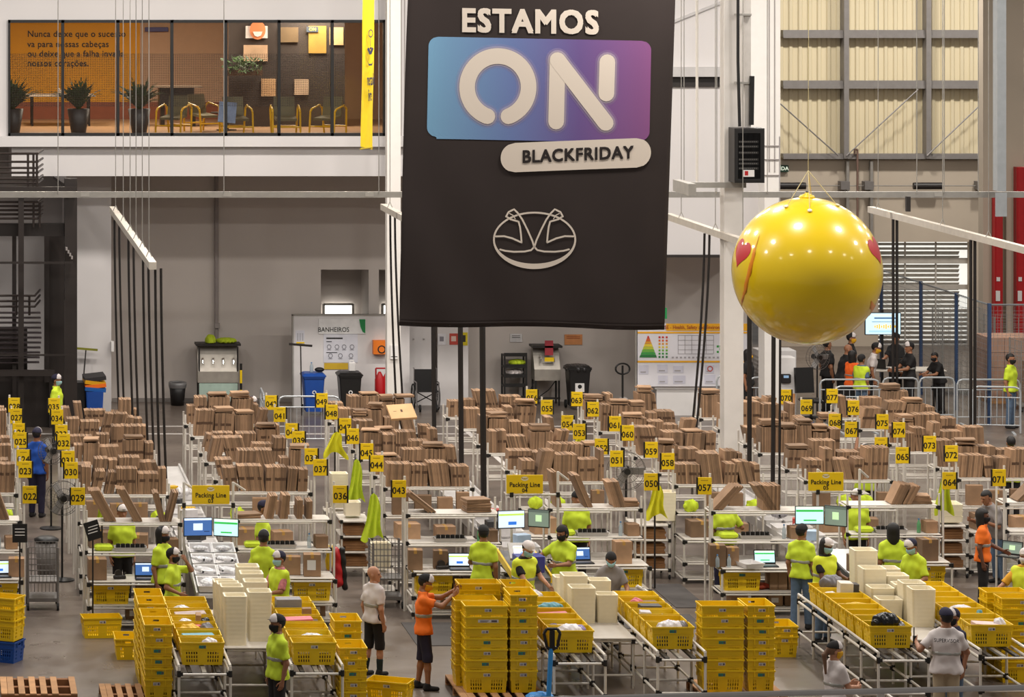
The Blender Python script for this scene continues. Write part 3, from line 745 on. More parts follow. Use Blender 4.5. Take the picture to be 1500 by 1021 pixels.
for nm, x0, y0, x1, y1, c, lab in (('notice_board', 357, 66, 392, 90, 'c9a98a', 'pale tan notice board under the cartoon poster'), ('poster', 383, 115, 404, 141, 'd9b58a', 'tan poster with a small yellow spot low on the dark partition'), ('poster', 431, 116, 452, 139, 'cdb59a', 'pale blank poster to the east of the middle mullion'), ('picture', 452, 38, 478, 78, 'a8863c', 'ochre picture panel beside the ON plate'), ('picture', 483, 40, 503, 66, 'c8a676', 'framed tan picture at the end of the dark partition'), ('picture', 409, 40, 437, 62, '6d5a40', 'dark picture with a black frame on the partition')):
    o = pobj(nm, x0, y0, x1, y1, YP-.05, .03, M('poster '+c, c, .7, var=.15, scale=3)); tag(o, lab, 'picture')
b = MB(); pbox(b, 449, 39, 466, 47, YP-.08, .03); o = b.obj('on_plate', M('plate navy', '3f4a58', .6)); tag(o, 'small dark plate reading ON on the office partition', 'sign')
b = MB(); b.text('ON', .11, (XW(457.5, YP), YP-.085, ZW(43, YP)), bold=.03); b.obj('lettering', M('plate yellow', 'E9D36a', .6), o)
pl = plain('office_sign', 'small blue rounded sign hung high on the tan office wall', 'sign', lambda q: (q.bbox_((0, 0, 0), (.62, .04, .12), .01)), M('sign indigo', '3d3f7a', .5), (XW(229, YR), YR-.1, ZW(43, YR)))
# furniture of the mezzanine
t = thing('table_tennis_table', 'table tennis table with black legs before the amber wall', 'table', (XW(88, 87), 87, ZF))
b = MB(); b.bbox_((0, 0, .76), (1.75, 1.5, .03), .005); b.obj('table_top', M('table grey', '8d7f70', .5), t)
b = MB(); b.box(-.02, -.8, .78, 0, .8, .92); b.obj('net', M('net white', 'cfc4b2', .8), t)
for sx in (-.72, .72):
    for sy in (-.5, .5): q = MB(); q.box(sx-.025, sy-.025, 0, sx+.025, sy+.025, .75); q.obj('leg', black_m, t)
t = thing('high_table', 'tall black perforated counter in the mezzanine office', 'table', (XW(259, 86.5), 86.5, ZF))
b = MB(); b.box(-.46, -.3, .5, .42, .3, .98); b.obj('cabinet_body', black_m, t); b = MB(); b.box(-.62, -.35, .98, .62, .35, 1.02); b.obj('counter_top', M('top grey', '7a6a5a', .5), t)
for sx in (-.42, .36): q = MB(); q.box(sx, -.25, 0, sx+.1, .25, .5); q.obj('leg', black_m, t)
yel = M('yellow tube steel', 'E9B812', .4)
def lounge_chair(px, Y, rz, label):
    t = thing('lounge_chair', label, 'chair', (XW(px, Y), Y, ZF), rz, None)
    b = MB(); b.obox((0, 0, .4), (.5, .5, .06), (.12, 0, 0)); b.obj('seat', M('chair olive cloth', '6f6a52', .8), t)
    b = MB(); b.obox((0, .26, .66), (.5, .05, .5), (-.2, 0, 0)); b.obj('backrest', MATS['chair olive cloth'], t)
    for sx in (-1, 1):
        b = MB(); x = sx*.33; b.path([(x, -.32, 0), (x, -.26, .55), (x, -.18, .62), (x, .2, .7), (x, .34, .62), (x*.9, .38, .0)], .024, 8); b.obj('arm_frame', yel, t)
    b = MB(); b.tube((-.33, .36, .2), (.33, .36, .2), .02); b.tube((-.33, -.3, .2), (.33, -.3, .2), .02); b.obj('cross_bar', yel, t)
for px, Y, rz, lab in ((254, 82.6, -.5, 'yellow framed lounge chair turned to the low table, nearest the plants'), (298, 83.7, .6, 'yellow framed lounge chair facing the high counter'), (346, 82.0, .2, 'yellow framed lounge chair with a blue throw, under the hanging plant'), (418, 82.0, .0, 'yellow framed two-seat lounge chair facing the window'), (480, 82.2, -.6, 'yellow framed lounge chair turned away beside the last mullion')):
    lounge_chair(px, Y, rz, lab)
plain('low_table', 'low dark round table between the yellow lounge chairs', 'table', lambda q: (q.lathe([(.4, .42), (.4, .45)], n=20), q.lathe([(.05, 0), (.05, .42)], n=8), q.lathe([(.25, 0), (.25, .02)], n=16)), dark_m, (XW(332, 84.3), 84.3, ZF))
plain('blue_throw', 'pale blue throw over the lounge chair by the fourth mullion', 'blanket', lambda q: (q.obox((0, 0, 0), (.42, .04, .5), (-.2, .1, 0)),), M('pale blue cloth', '8fa3c4', .9, var=.2, scale=8), (XW(333, 81.75), 81.75, ZF+.55))
leaf_m = M('palm leaf', '3d5a2c', .55, var=.25, scale=14, island=.25); soil_m = M('soil', '2a2019', .9); pot_m = M('dark planter', '2b2a2b', .45)
def potted_palm(x, y, z, hp, rp, hl, label, n=34):
    t = thing('potted_palm', label, 'plant', (x, y, z))
    b = MB(); b.lathe([(rp*.6, 0), (rp*.72, hp*.3), (rp, hp), (rp*.9, hp), (rp*.88, hp-.05)], n=18); b.obj('planter', pot_m, t, True)
    b = MB()
    for i in range(n):
        a = RND.uniform(0, 2*pi); L = hl*RND.uniform(.6, 1.1); sp = RND.uniform(.25, 1.1); p = Vector((0, 0, hp-.04)); prev = None
        for s in range(7):
            u = s/6; q = Vector((math.cos(a)*L*sp*u*.75, math.sin(a)*L*sp*u*.75, hp-.04+L*(u*1.05-sp*.55*u*u)))
            if prev is not None:
                d = (q-prev); side = d.cross(Vector((0, 0, 1))).normalized() if d.length > 1e-5 else Vector((1, 0, 0))
                w = .12*math.sin(pi*min(max(u, .08), .95))
                for sd in (-1, 1): b.add([prev, q, q+side*sd*w+d*.7+Vector((0,0,-.03)), prev+side*sd*w*.7+d*.5], [(0, 1, 2, 3)])
            prev = q
    b.obj('fronds', leaf_m, t)
for px, Y, lab in ((18, 81.2, 'potted palm cut by the window edge beside the table tennis table'), (115, 81.2, 'potted palm in a tall dark planter straddling the first mullion'), (204, 81.2, 'potted palm in a tall dark planter behind the third pane')):
    potted_palm(XW(px, Y), Y, ZF, .66, .27, .85, lab, 60)
t = thing('hanging_planter', 'trailing green plant in a shelf box on the dark partition', 'plant', (XW(355, YP-.3), YP-.3, ZW(108, YP-.3)))
b = MB(); b.box(-.5, -.12, -.05, .5, .2, .1); b.obj('planter', M('planter bronze', '6b5645', .6), t)
b = MB()
for i in range(120):
    c = Vector((RND.uniform(-.5, .5), RND.uniform(-.2, .1), .1+RND.uniform(-.05, .32))); u_ = Vector((RND.uniform(-1, 1), RND.uniform(-1, 1), RND.uniform(-1, 1))).normalized()*.09; w_ = u_.orthogonal().normalized()*.035
    b.add([c-u_, c+w_, c+u_, c-w_], [(0, 1, 2, 3)])
b.obj('foliage', leaf_m, t)
# ------------------------------------------------------------------ right hand block (white room front) and cladding hall end
b = MB(); b.box(XW(940, YM), YM, ZW(375, YM), XW(1143, YM), YM+6, 13.5); struct(b.obj('wall_block', wall_white))
b = MB(); b.box(XW(940, YM+3), YM+3, 0, XW(1143, YM), YM+3.3, ZW(375, YM)); struct(b.obj('wall_under_block', wall_grey))
b = MB(); b.box(XW(975, YM), YM-.05, ZW(377, YM), XW(1075, YM), YM, ZW(373, YM)); struct(b.obj('trim_1', dark_m))
b = MB(); b.box(XW(975, YM), YM-.06, ZW(127, YM), XW(1066, YM), YM, ZW(112, YM)); struct(b.obj('trim_2', dark_m))
b = MB(); b.box(XW(960, YM), YM-.22, ZW(112, YM), XW(1118, YM), YM, ZW(98, YM)); struct(b.obj('trim_3', M('grey flashing', 'b5b1b0', .6)))
b = MB(); b.add([(XW(985, YM), YM-.06, ZW(30, YM)), (XW(1090, YM), YM-.06, ZW(-12, YM)), (XW(1090, YM), YM-.06, ZW(-8, YM)), (XW(985, YM), YM-.06, ZW(34, YM)), (XW(985, YM), YM, ZW(30, YM)), (XW(1090, YM), YM, ZW(-12, YM)), (XW(1090, YM), YM, ZW(-8, YM)), (XW(985, YM), YM, ZW(34, YM))], [(0,3,2,1),(4,5,6,7),(0,1,5,4),(2,3,7,6),(1,2,6,5),(3,0,4,7)]); struct(b.obj('trim_4', M('grey flashing', 'b5b1b0', .6)))
b = MB(); b.box(XW(1100, YM-.6), YM-.6, ZW(200, YM-.6), XW(1143, YM-.6), YM, 13.5); b.box(XW(1120, YM-.6), YM-.6, 0, XW(1141, YM-.6), YM, ZW(200, YM-.6)); struct(b.obj('wall_block_return', M('pier white', 'E2DDD8', .6, var=.02)))
for px in (1126, 1134): b = MB(); b.box(XW(px, YM-.6), YM-.615, 6, XW(px, YM-.6)+.02, YM-.6, 13); struct(b.obj('trim_seam', seam_m))
for py in (213, 233, 256): b = MB(); b.box(XW(1120, YM-.6), YM-.63, ZW(py+1.5, YM-.6), XW(1141, YM-.6), YM-.6, ZW(py, YM-.6)); struct(b.obj('trim_band', seam_m))
# the projection of a green circle and soft rectangle seen on the white block
YD_ = 97.0
clad = bpy.data.materials.new('ribbed metal cladding'); clad.use_nodes = True; nt = clad.node_tree; n = nt.nodes; bs = n['Principled BSDF']; bs.inputs['Roughness'].default_value = .5
tc = n.new('ShaderNodeTexCoord'); nz = n.new('ShaderNodeTexNoise'); nz.inputs['Scale'].default_value = .35; cr = n.new('ShaderNodeValToRGB'); cr.color_ramp.elements[0].color = rgb('D8C9A6'); cr.color_ramp.elements[1].color = rgb('E8DBBB')
nt.links.new(tc.outputs['Object'], nz.inputs['Vector']); nt.links.new(nz.outputs['Fac'], cr.inputs['Fac']); nt.links.new(cr.outputs['Color'], bs.inputs['Base Color'])
b = MB(); xa, xb = XW(1120, YD_), XW(1900, YD_); z0_, z1_ = ZW(234, YD_), 14.
x = xa; prof = []
while x < xb: prof += [(x, 0), (x+.13, 0), (x+.16, -.045), (x+.24, -.045), (x+.27, 0)]; x += .27
vs = [(p[0], YD_+p[1], z0_) for p in prof] + [(p[0], YD_+p[1], z1_) for p in prof]; N = len(prof)
b.add(vs, [(i, i+1, N+i+1, N+i) for i in range(N-1)]); b.box(xa, YD_+.01, z0_, xb, YD_+.1, z1_); struct(b.obj('wall_cladding', clad))
b = MB(); b.box(XW(1120, YD_), YD_-.1, 0, XW(1285, YD_), YD_+.2, z0_); b.box(XW(1420, YD_), YD_-.1, 0, XW(1900, YD_), YD_+.2, z0_); b.box(XW(1285, YD_), YD_-.1, ZW(354, YD_), XW(1420, YD_), YD_+.2, z0_); struct(b.obj('wall_concrete', wall_conc))
girt = M('girt steel', '8d8885', .5, metal=.3)
for k, (y0, y1) in enumerate(((44, 54), (118, 128), (225, 231))):
    b = MB(); b.box(XW(1143, YD_), YD_-.34, ZW(y1, YD_-.2), XW(1900, YD_), YD_-.06, ZW(y0, YD_-.2)); b.box(XW(1143, YD_), YD_-.36, ZW(y1, YD_-.2)-.03, XW(1900, YD_), YD_-.32, ZW(y1, YD_-.2)+.06); struct(b.obj('beam_girt', girt))
for px in (1234, 1354, 1480):
    b = MB(); b.box(XW(px, YD_)-.07, YD_-.45, ZW(231, YD_), XW(px, YD_)+.07, YD_-.05, 14); struct(b.obj('pillar_wall', girt))
for a, c in (((1143, 152), (1228, 228)), ((1240, 228), (1345, 131)), ((1358, 228), (1460, 131))):
    b = MB(); b.tube((XW(a[0], YD_-.5), YD_-.5, ZW(a[1], YD_-.5)), (XW(c[0], YD_-.5), YD_-.5, ZW(c[1], YD_-.5)), .02, 6); struct(b.obj('beam_brace', girt))
b = MB(); b.box(XW(1440, 89), 89, 0, XW(1460, 89), 89.4, 14); b.box(XW(1474, 89), 89, 0, XW(1500, 89), 89.4, 14); struct(b.obj('pillar_concrete', wall_conc))
# louvred dock door
ld = thing('louvred_gate', 'wide louvred dock gate with daylight showing between its grey slats', 'gate', (0, 0, 0)); YL = YD_+.25
pobj('backing', 1284, 353, 1422, 500, YL+.5, .05, M('daylight dock', 'FFFFF8', .5, var=0, emit=.8), ld)
sl = M('gate slat grey', 'b9b2a8', .6, var=.08)
for k in range(24):
    y = 358+k*6.5
    b = MB(); x0, x1 = XW(1286, YL), XW(1420 if k in (0, 1) or k > 14 else 1406, YL); z = ZW(y, YL)
    b.obox(((x0+x1)/2, YL+.1, z), (x1-x0, .02, .15 if k > 1 else .1), (.9, 0, 0)); b.obj('slat', sl, ld)
for px in (1326, 1371): pobj('mullion', px-1, 354, px+1, 500, YL-.02, .05, sl, ld)
for y0, y1 in ((378, 386), (417, 424)): pobj('rail', 1286, y0, 1421, y1, YL-.05, .06, sl, ld)
b = MB(); pbox(b, 1155-22, 242, 1155, 252, YD_-.2, .08)
ex = b.obj('exit_sign', M('exit sign green', '1c3a2a', .5), None); tag(ex, 'dark green exit sign half hidden by the white pier', 'sign')
b = MB(); b.text('SAÍDA', .15, (XW(1144, YD_-.2), YD_-.21, ZW(247, YD_-.2)), bold=.02); b.obj('lettering', M('exit lettering', 'dfe9d8', .5, emit=.3), ex)
# door track hardware along the dock wall
for px, lab in ((1237, 'grey door-track bracket behind the balloon cords'), (1272, 'grey door-track bracket with a vertical channel'), (1437, 'grey door-track bracket by the concrete pillar')):
    t = thing('bracket_mount', lab, 'bracket', (0, 0, 0)); pobj('bracket_plate', px-5, 266, px+8, 278, YD_-.5, .35, grey_m, t); pobj('channel', px+3, 236, px+7, 354, YD_-.3, .15, galv_m, t)
for px, x1, lab in ((1338, 1380, 'dark coil spring roll above the louvred gate'), (1142, 1180, 'dark coil spring roll above the balloon')):
    b = MB(); b.tube((XW(px, YD_-.4), YD_-.4, ZW(271, YD_)), (XW(x1, YD_-.4), YD_-.4, ZW(271, YD_)), .1, 12); o = b.obj('mounted_spring', dark_m); tag(o, lab, 'spring')
b = MB(); b.tube((XW(1142, YD_-.4), YD_-.35, ZW(271, YD_)), (XW(1440, YD_-.4), YD_-.35, ZW(271, YD_)), .015, 6); o = b.obj('mounted_shaft', galv_m); tag(o, 'thin horizontal shaft running along the dock wall', 'shaft')
b = MB(); b.path([(XW(1252, 96.6), 96.6, ZW(226, 96.6)), (XW(1252, 96.6), 96.6, ZW(219, 96.6)), (XW(1256, 96.6), 96.6, ZW(219, 96.6)), (XW(1256, 96.6), 96.6, ZW(350, 96.6))], .03, 6); o = b.obj('mounted_pipe', M('rust conduit', '7d6357', .7)); tag(o, 'thin brown conduit pipe hooked over the lowest girt', 'pipe')
for px, x1, y0, lab in ((1457, 1469, 284, 'red fire riser casing on the concrete pillar'), (1489, 1502, 245, 'red fire riser casing cut by the picture edge')):
    b = MB(); Y = 88.7; b.box(XW(px, Y), Y, 0, XW(x1, Y), Y+.25, ZW(y0, Y)); b.box(XW(px, Y)+.03, Y-.02, 0, XW(x1, Y)-.03, Y, ZW(y0, Y)); o = b.obj('riser_casing', red_m); tag(o, lab, 'casing')
    q = MB(); pbox(q, px+3, 406, px+8, 412, Y-.05, .02); q.obj('small_plate', paper_m, o); q = MB(); pbox(q, px+2, 426, px+8, 441, Y-.05, .02); q.obj('notice_plate', paper_m, o)
# ------------------------------------------------------------------ columns, rails and hanging services
b = MB()
def ibeam(name, px0, px1, Y, zt_, m=None, fl=.02):
    b = MB(); x0, x1 = XW(px0, Y), XW(px1, Y); d = (x1-x0)
    b.box(x0, Y, 0, x1, Y+fl, zt_); b.box(x0, Y+d-fl, 0, x1, Y+d, zt_); b.box((x0+x1)/2-.012, Y+fl, 0, (x0+x1)/2+.012, Y+d-fl, zt_)
    o = b.obj(name, m or M('column white', 'E6E0DA', .55, var=.02)); return struct(o)
ibeam('pillar_main', 1061, 1089, 66.55, 13.5)
ibeam('pillar_rear', 567, 587, 79.2, 13.5)
LR = 72.0
b = MB(); b.box(-6, LR, ZW(289.5, LR), 34, LR+.14, ZW(281, LR))
o = b.obj('cable_tray_rail', galv_m); tag(o, 'long galvanised rail running level across the hall above the racks', 'rail')
q = MB()
for x in range(-6, 34, 3): q.box(x, LR-.012, ZW(288, LR), x+.18, LR, ZW(282.5, LR))
q.obj('splice_plate', M('splice plate', 'b7b3ac', .4, metal=.5), o)
def rod(px, y1, Y, lab, r=.009, px1=None, m=None):
    b = MB(); b.tube((XW(px, Y), Y, 12.9), (XW(px1 if px1 is not None else px, Y), Y, ZW(y1, Y)), r, 6)
    o = b.obj('hanger_rod', m or galv_m); tag(o, lab, 'rod', 'thin hanger rods'); return o
for px in (85, 328, 555, 1002, 1050, 1124, 1343, 1383, 1433): rod(px, 284, LR-.02, 'thin steel hanger rod holding the long level rail')
_o = rod(1021, 266, LR-.3, 'white pipe hanging down to the bracket arm beside the server cabinet', .028, m=white_pipe); del _o['group']

def hang_beam(X, y0_, y1_, zb_, label, rods, lights=True):
    t = thing('suspended_beam', label, 'beam', (0, 0, 0)); t['kind'] = 'thing'
    b = MB(); b.box(X-.065, y0_, zb_-.13, X+.065, y1_, zb_); b.obj('beam_profile', M('beam pale steel', 'CFC6BA', .4, metal=.3), t)
    for Y in rods:
        b = MB(); b.tube((X-.05, Y, zb_), (X, Y, zb_+.12), .008, 6); b.tube((X+.05, Y, zb_), (X, Y, zb_+.12), .008, 6); b.obj('sling', galv_m, t)
        q = MB(); q.tube((X, Y, zb_+.12), (X, Y, 12.9), .008, 6); q = q.obj('hanger_rod', galv_m); tag(q, 'thin steel hanger rod holding a suspended beam', 'rod', 'rods of the suspended beams')
    return t
ZB = 5.6
hang_beam(3.76, 59.9, 73.8, ZB, 'pale suspended beam above packing line 03 with black drop cables', (72.5, 69.5, 67, 65, 63, 61))
hang_beam(9.72, 58.5, 74.6, ZB, 'pale suspended beam above packing line 04, mostly behind the black banner', (73.5, 66))
hang_beam(15.34, 59, 71.8, ZB, 'pale suspended beam passing behind the yellow balloon', (70.5, 67.4, 65.1))
hang_beam(20.15, 62, 73.8, ZB, 'pale suspended beam over the far packing line, nearest the red risers', (73.2, 68.5, 65.5))
def cable(X0, X1, Y, z1, label, r=.024, dy=0.):
    b = MB(); n = 8
    b.path([(X0+(X1-X0)*(i/n)**1.6, Y+dy*(i/n), ZB-.13-(ZB-.13-z1)*i/n) for i in range(n+1)], r, 7)
    o = b.obj('hanging_cable', M('black cable', '1d1715', .5)); tag(o, label, 'cable', 'black drop cables')
for X, Y, z1 in ((3.74, 71.6, 1.30), (3.80, 67.4, 1.44), (3.86, 63.6, 1.52), (3.87, 60.15, 1.26)):
    for k in (0, 1): cable(X-.05+.1*k, X+.05+.11*k, Y, z1, 'black cable dropping from the suspended beam to packing line 03')
cable(9.66, 9.8, 73.0, 1.2, 'black cable dropping beside the rear white pillar'); cable(9.76, 9.95, 73.0, 1.2, 'black cable dropping beside the rear white pillar')
for Y, r in ((67.3, .045), (63.8, .05), (61.2, .055)): cable(9.75, 9.78, Y, .95, 'thick black cable dropping from under the banner to packing line 04', r)
for k in (0, 1): cable(15.26+.1*k, 14.95+.08*k, 68.0, 1.0, 'black cable slanting down in front of the safety board')
cable(15.3, 15.3, 64.4, 1.0, 'thick black cable dropping between the white pillar and the balloon', .045)
for k in (0, 1): cable(15.22+.12*k, 15.2+.12*k, 62.2, .95, 'black cable dropping from behind the balloon to packing line 05', .04 if k == 0 else .022)
for Y in (71.8, 66.4):
    for k in (0, 1): cable(20.08+.08*k, 20.08+.08*k, Y, 1.1, 'black cable dropping to the far packing line beside the office', .03)
b = MB(); Y = 71; pbox(b, 1328, 288, 1334, 310, Y, .1); o = b.obj('dark_bracket', dark_m); tag(o, 'short dark bracket hanging over the right suspended beam', 'bracket')
b = MB(); pbox(b, 1461, -200, 1474, 280, 71.5, .3); b.cbox((XW(1466, 71.5), 71.48, 5.8), (.24, .02, .5)); o = b.obj('hanging_channel', M('channel bluish steel', 'a9adb0', .4, metal=.4)); tag(o, 'wide grey steel channel coming down to the long rail', 'channel')
# server cabinet on its arm at the main pillar
YS = 66.0
t = thing('server_cabinet', 'black wall-mounted server cabinet on the white main pillar', 'cabinet', (0, 0, 0))
b = MB(); pbox(b, 1076, 188, 1120, 268, YS, .5); b.obj('cabinet_body', M('cabinet black', '2a2726', .45), t)
b = MB()
for a_, c_, d_, e_ in ((1077, 190, 1081, 266), (1114, 190, 1119, 266), (1081, 190, 1114, 195), (1081, 262, 1114, 266)): pbox(b, a_, c_, d_, e_, YS-.02, .02)
b.obj('door_frame', black_m, t)
d = pobj('glass_door', 1081, 195, 1114, 262, YS-.012, .012, M('smoked glass', '0d0c0c', .08, var=0, alpha=.55), t)
for k, y in enumerate((206, 213, 222, 232, 238, 245)):
    q = MB(); pbox(q, 1082, y, 1111, y+3.4, YS-.004, .003); q.obj('network_unit', M('unit grey', '6a6664', .5), t)
    q = MB()
    for i in range(9): pbox(q, 1083+i*3, y+.8, 1084.6+i*3, y+2.4, YS-.0065, .002)
    q.obj('port_row', M('port pale', 'c9c6c0', .5, var=0), t)
q = MB(); pbox(q, 1089, 249, 1105, 259, YS-.03, .01); q.obj('notice_label', paper_m, t); q = MB(); pbox(q, 1091, 250.5, 1096, 257, YS-.033, .003); q.obj('red_mark', red_m, t)
b = MB(); b.box(XW(1003, YS), YS+.38, ZW(277, YS), XW(1100, YS), YS+.5, ZW(269, YS)); b.box(XW(997, YS), YS-.7, ZW(283, YS), XW(1008, YS), YS+.7, ZW(266, YS)); o = b.obj('support_bracket', M('bracket zinc', 'b1aca5', .4, metal=.4)); tag(o, 'galvanised bracket arm reaching out from the pillar under the server cabinet', 'bracket')
b = MB(); b.path([(XW(1085, YS), YS+.22, 12.9), (XW(1085, YS), YS+.22, ZW(90, YS)), (XW(1087, YS), YS+.2, ZW(186, YS))], .03, 7); o = b.obj('data_cable', black_m); tag(o, 'black data cable running down the pillar into the server cabinet', 'cable')
b = MB(); b.path([(XW(1107, YS), YS+.3, ZW(112, YS)), (XW(1106, YS), YS+.3, ZW(184, YS))], .05, 7); o = b.obj('cable_chain', black_m); tag(o, 'black ribbed cable chain beside the pillar, above the server cabinet', 'cable')
b = MB(); pbox(b, 1091, -200, 1100, 186, YS+.35, .1); o = b.obj('cable_duct', M('duct pale', 'c6c0ba', .5)); tag(o, 'pale vertical cable duct along the main pillar', 'duct')
for y in (20, 120): q = MB(); pbox(q, 1079, y, 1101, y+3, YS+.3, .2); q.obj('duct_clamp', galv_m, o)
# ------------------------------------------------------------------ the big black banner
YBAN = 50.0
def bl(py): return 598 - 13.0*(max(py, 0)/478)**.8
def br(py): return 989 - 15.5*(py/480) if py > 0 else 989
def fold(px, py):
    u = (px-585)/390; v = (py+60)/540
    return .035*math.sin(u*23+v*3)*math.exp(-u*5) + .02*math.sin((u*1.3+(1-v)*.9)*16)*max(0, v-.45)*math.exp(-u*1.6)*2 + .012*math.sin(u*40)*max(0, u-.86)*8 + .006*math.sin(u*9+v*4)
def BP(px, py, off=0.):
    return (XW(px, YBAN), YBAN + fold(px, py) - off, ZW(py, YBAN))
cloth = M('banner black cloth', '352A27', .78, var=.05, scale=2)
b = MB(); NU, NV = 60, 50; vs = []
for side in (0, .012):
    for j in range(NV+1):
        py = -70 + (477+70)*j/NV
        for i in range(NU+1):
            u = i/NU; px = bl(py)+(br(py)-bl(py))*u; yy = py + (5.5*u + 1.5*math.sin(u*9))*max(0, (py-300)/177)
            p = BP(px, yy); vs.append((p[0], p[1]+side, p[2]))
st = (NU+1)*(NV+1); fs = []
for j in range(NV):
    for i in range(NU):
        a = j*(NU+1)+i; fs.append((a, a+NU+1, a+NU+2, a+1)); fs.append((st+a, st+a+1, st+a+NU+2, st+a+NU+1))
for i in range(NU): a = NV*(NU+1)+i; fs.append((a, st+a, st+a+1, a+1))
for j in range(NV):
    for i in (0, NU): a = j*(NU+1)+i; fs.append((a, a+NU+1, st+a+NU+1, st+a))
b.add(vs, fs); ban = b.obj('hanging_banner', cloth, None, True); tag(ban, 'huge black hanging banner with a blue and violet ON panel', 'banner')
def decal_rows(poly_x, y0, y1, m, name, off, cols=24, step=1.5):
    mb = MB(); n = max(2, int((y1-y0)/step)); vs = []; fs = []
    for j in range(n+1):
        y = y0+(y1-y0)*j/n; xl, xr = poly_x(y)
        for i in range(cols+1):
            x = xl+(xr-xl)*i/cols; vs.append(BP(x, y+skew(x), off))
    for j in range(n):
        for i in range(cols): a = j*(cols+1)+i; fs.append((a, a+cols+1, a+cols+2, a+1))
    mb.add(vs, fs); return mb.obj(name, m, ban)
def skew(x): return 0.
def rr_x(x0, x1, y0, y1, r, sl=0.):
    def fn(y):
        i = 0.
        if y < y0+r: i = r-math.sqrt(max(r*r-(y0+r-y)**2, 0))
        if y > y1-r: i = r-math.sqrt(max(r*r-(y-(y1-r))**2, 0))
        s = sl*(y-y0)/(y1-y0); return x0+i+s, x1-i+s
    return fn
gm = bpy.data.materials.new('printed blue to violet'); gm.use_nodes = True; nt = gm.node_tree; n = nt.nodes; tc = n.new('ShaderNodeTexCoord'); sx_ = n.new('ShaderNodeSeparateXYZ'); mr = n.new('ShaderNodeMapRange'); cr = n.new('ShaderNodeValToRGB')
mr.inputs['From Min'].default_value = XW(627, YBAN); mr.inputs['From Max'].default_value = XW(952, YBAN)
cr.color_ramp.elements[0].color = rgb('7FB0D2'); cr.color_ramp.elements[1].color = rgb('93588f'); e = cr.color_ramp.elements.new(.38); e.color = rgb('7285BC'); e = cr.color_ramp.elements.new(.68); e.color = rgb('735a99')
nt.links.new(tc.outputs['Object'], sx_.inputs[0]); nt.links.new(sx_.outputs['X'], mr.inputs['Value']); nt.links.new(mr.outputs['Result'], cr.inputs['Fac']); nt.links.new(cr.outputs['Color'], n['Principled BSDF'].inputs['Base Color']); n['Principled BSDF'].inputs['Roughness'].default_value = .7
def skew(x): return 6.5*(x-627)/325*1.0
_f = rr_x(628, 954, 53.5, 200, 14, -3)
decal_rows(_f, 53.5, 203, gm, 'on_panel', .006, 40)
print_w = M('print warm white', 'F1E2D2', .7, var=0)
def ribbon(pts, w, m, name, off, closed=False, wfn=None, caps=True):
    mb = MB(); P = [Vector(p) for p in pts]; vs = []; fs = []
    if caps and not closed:                                   # round ends
        def arc(c, d, s):
            a0 = math.atan2(d.y, d.x); return [c + Vector((math.cos(a0+s*pi/2+t), math.sin(a0+s*pi/2+t)))*w/2 for t in [pi*i/8 for i in range(9)]]
        for c, d in ((P[0], (P[0]-P[1])), (P[-1], (P[-1]-P[-2]))):
            ring = arc(c, d, -1); mb.add([BP(*c, off)]+[BP(*q, off) for q in ring], [(0, i+1, i+2) for i in range(8)])
    n = len(P); L = []
    for i in range(n):
        a = P[(i-1) % n] if (closed or i) else P[i]; c = P[(i+1) % n] if (closed or i < n-1) else P[i]
        d = (c-a).normalized(); nn = Vector((-d.y, d.x)); ww = wfn(i/n) if wfn else w
        L.append((P[i]+nn*ww/2, P[i]-nn*ww/2))
    for a, c in L: vs += [BP(*a, off), BP(*((a+c)/2), off), BP(*c, off)]
    for i in range(n if closed else n-1):
        k, l = 3*i, 3*((i+1) % n); fs += [(k, l, l+1, k+1), (k+1, l+1, l+2, k+2)]
    mb.add(vs, fs); return mb.obj(name, m, ban)
def subdiv(pts, st=4):
    out = []
    for a, c in zip(pts, pts[1:]):
        k = max(1, int((Vector(c)-Vector(a)).length/st)); out += [(a[0]+(c[0]-a[0])*i/k, a[1]+(c[1]-a[1])*i/k) for i in range(k)]
    return out+[pts[-1]]
glow = [M('print glow faint', 'cdb9d6', .7, var=0, alpha=.16), M('print glow', 'e3d3dd', .7, var=0, alpha=.35)]
Opts = [(729+45*math.cos(a), 127.5+45.5*math.sin(a)) for a in [math.radians(110+320*i/64) for i in range(65)]]
for pts, nm in ((Opts, 'letter_o'), (subdiv([(814.5, 178), (816.5, 88)]), 'letter_n'), (subdiv([(816.5, 88), (887, 180)]), 'letter_n_diagonal'), (subdiv([(889.5, 91), (888, 137)]), 'letter_n_stroke')):
    for k, (w, m_) in enumerate(((35, glow[0]), (29, glow[1]), (23, print_w))):
        ribbon(pts, w, m_, nm if k == 2 else 'glow_print', .009+.003*k+(.0015 if 'diag' in nm else 0))
def skew(x): return -8.5*(x-733)/220+4
pill = rr_x(733, 953, 206, 249, 21)
decal_rows(pill, 206, 249, print_w, 'pill_print', .02, 30, 2.5)
def btext(body, size_px, cx, cy, slope, bold, sx, m, name, off, shear=0.):
    vs, fs = text_geo(body, 1., bold, 'CENTER'); mb = MB()
    mb.add([BP(cx+p[0]*size_px*sx, cy-p[1]*size_px+slope*p[0]*size_px*sx, off + (p[2]+.5)*.002) for p in vs], fs); return mb.obj(name, m, ban)
btext('ESTAMOS', 47, 776, 33, .017, .05, .93, print_w, 'estamos_lettering', .012)
btext('BLACKFRIDAY', 25.5, 845.5, 227, -.042, .04, .93, M('print dark', '2a211f', .7, var=0), 'blackfriday_lettering', .026)
def lp(x, y): return (600+x/3.4025, 250+y/3.4025)
ell = [lp(622+203*math.cos(a), 343+134*math.sin(a)) for a in [2*pi*i/72 for i in range(72)]]
ribbon(ell, 3, print_w, 'emblem_ring', .01, True, lambda t: 2.7+5.2*max(0, math.sin(2*pi*t))**2)
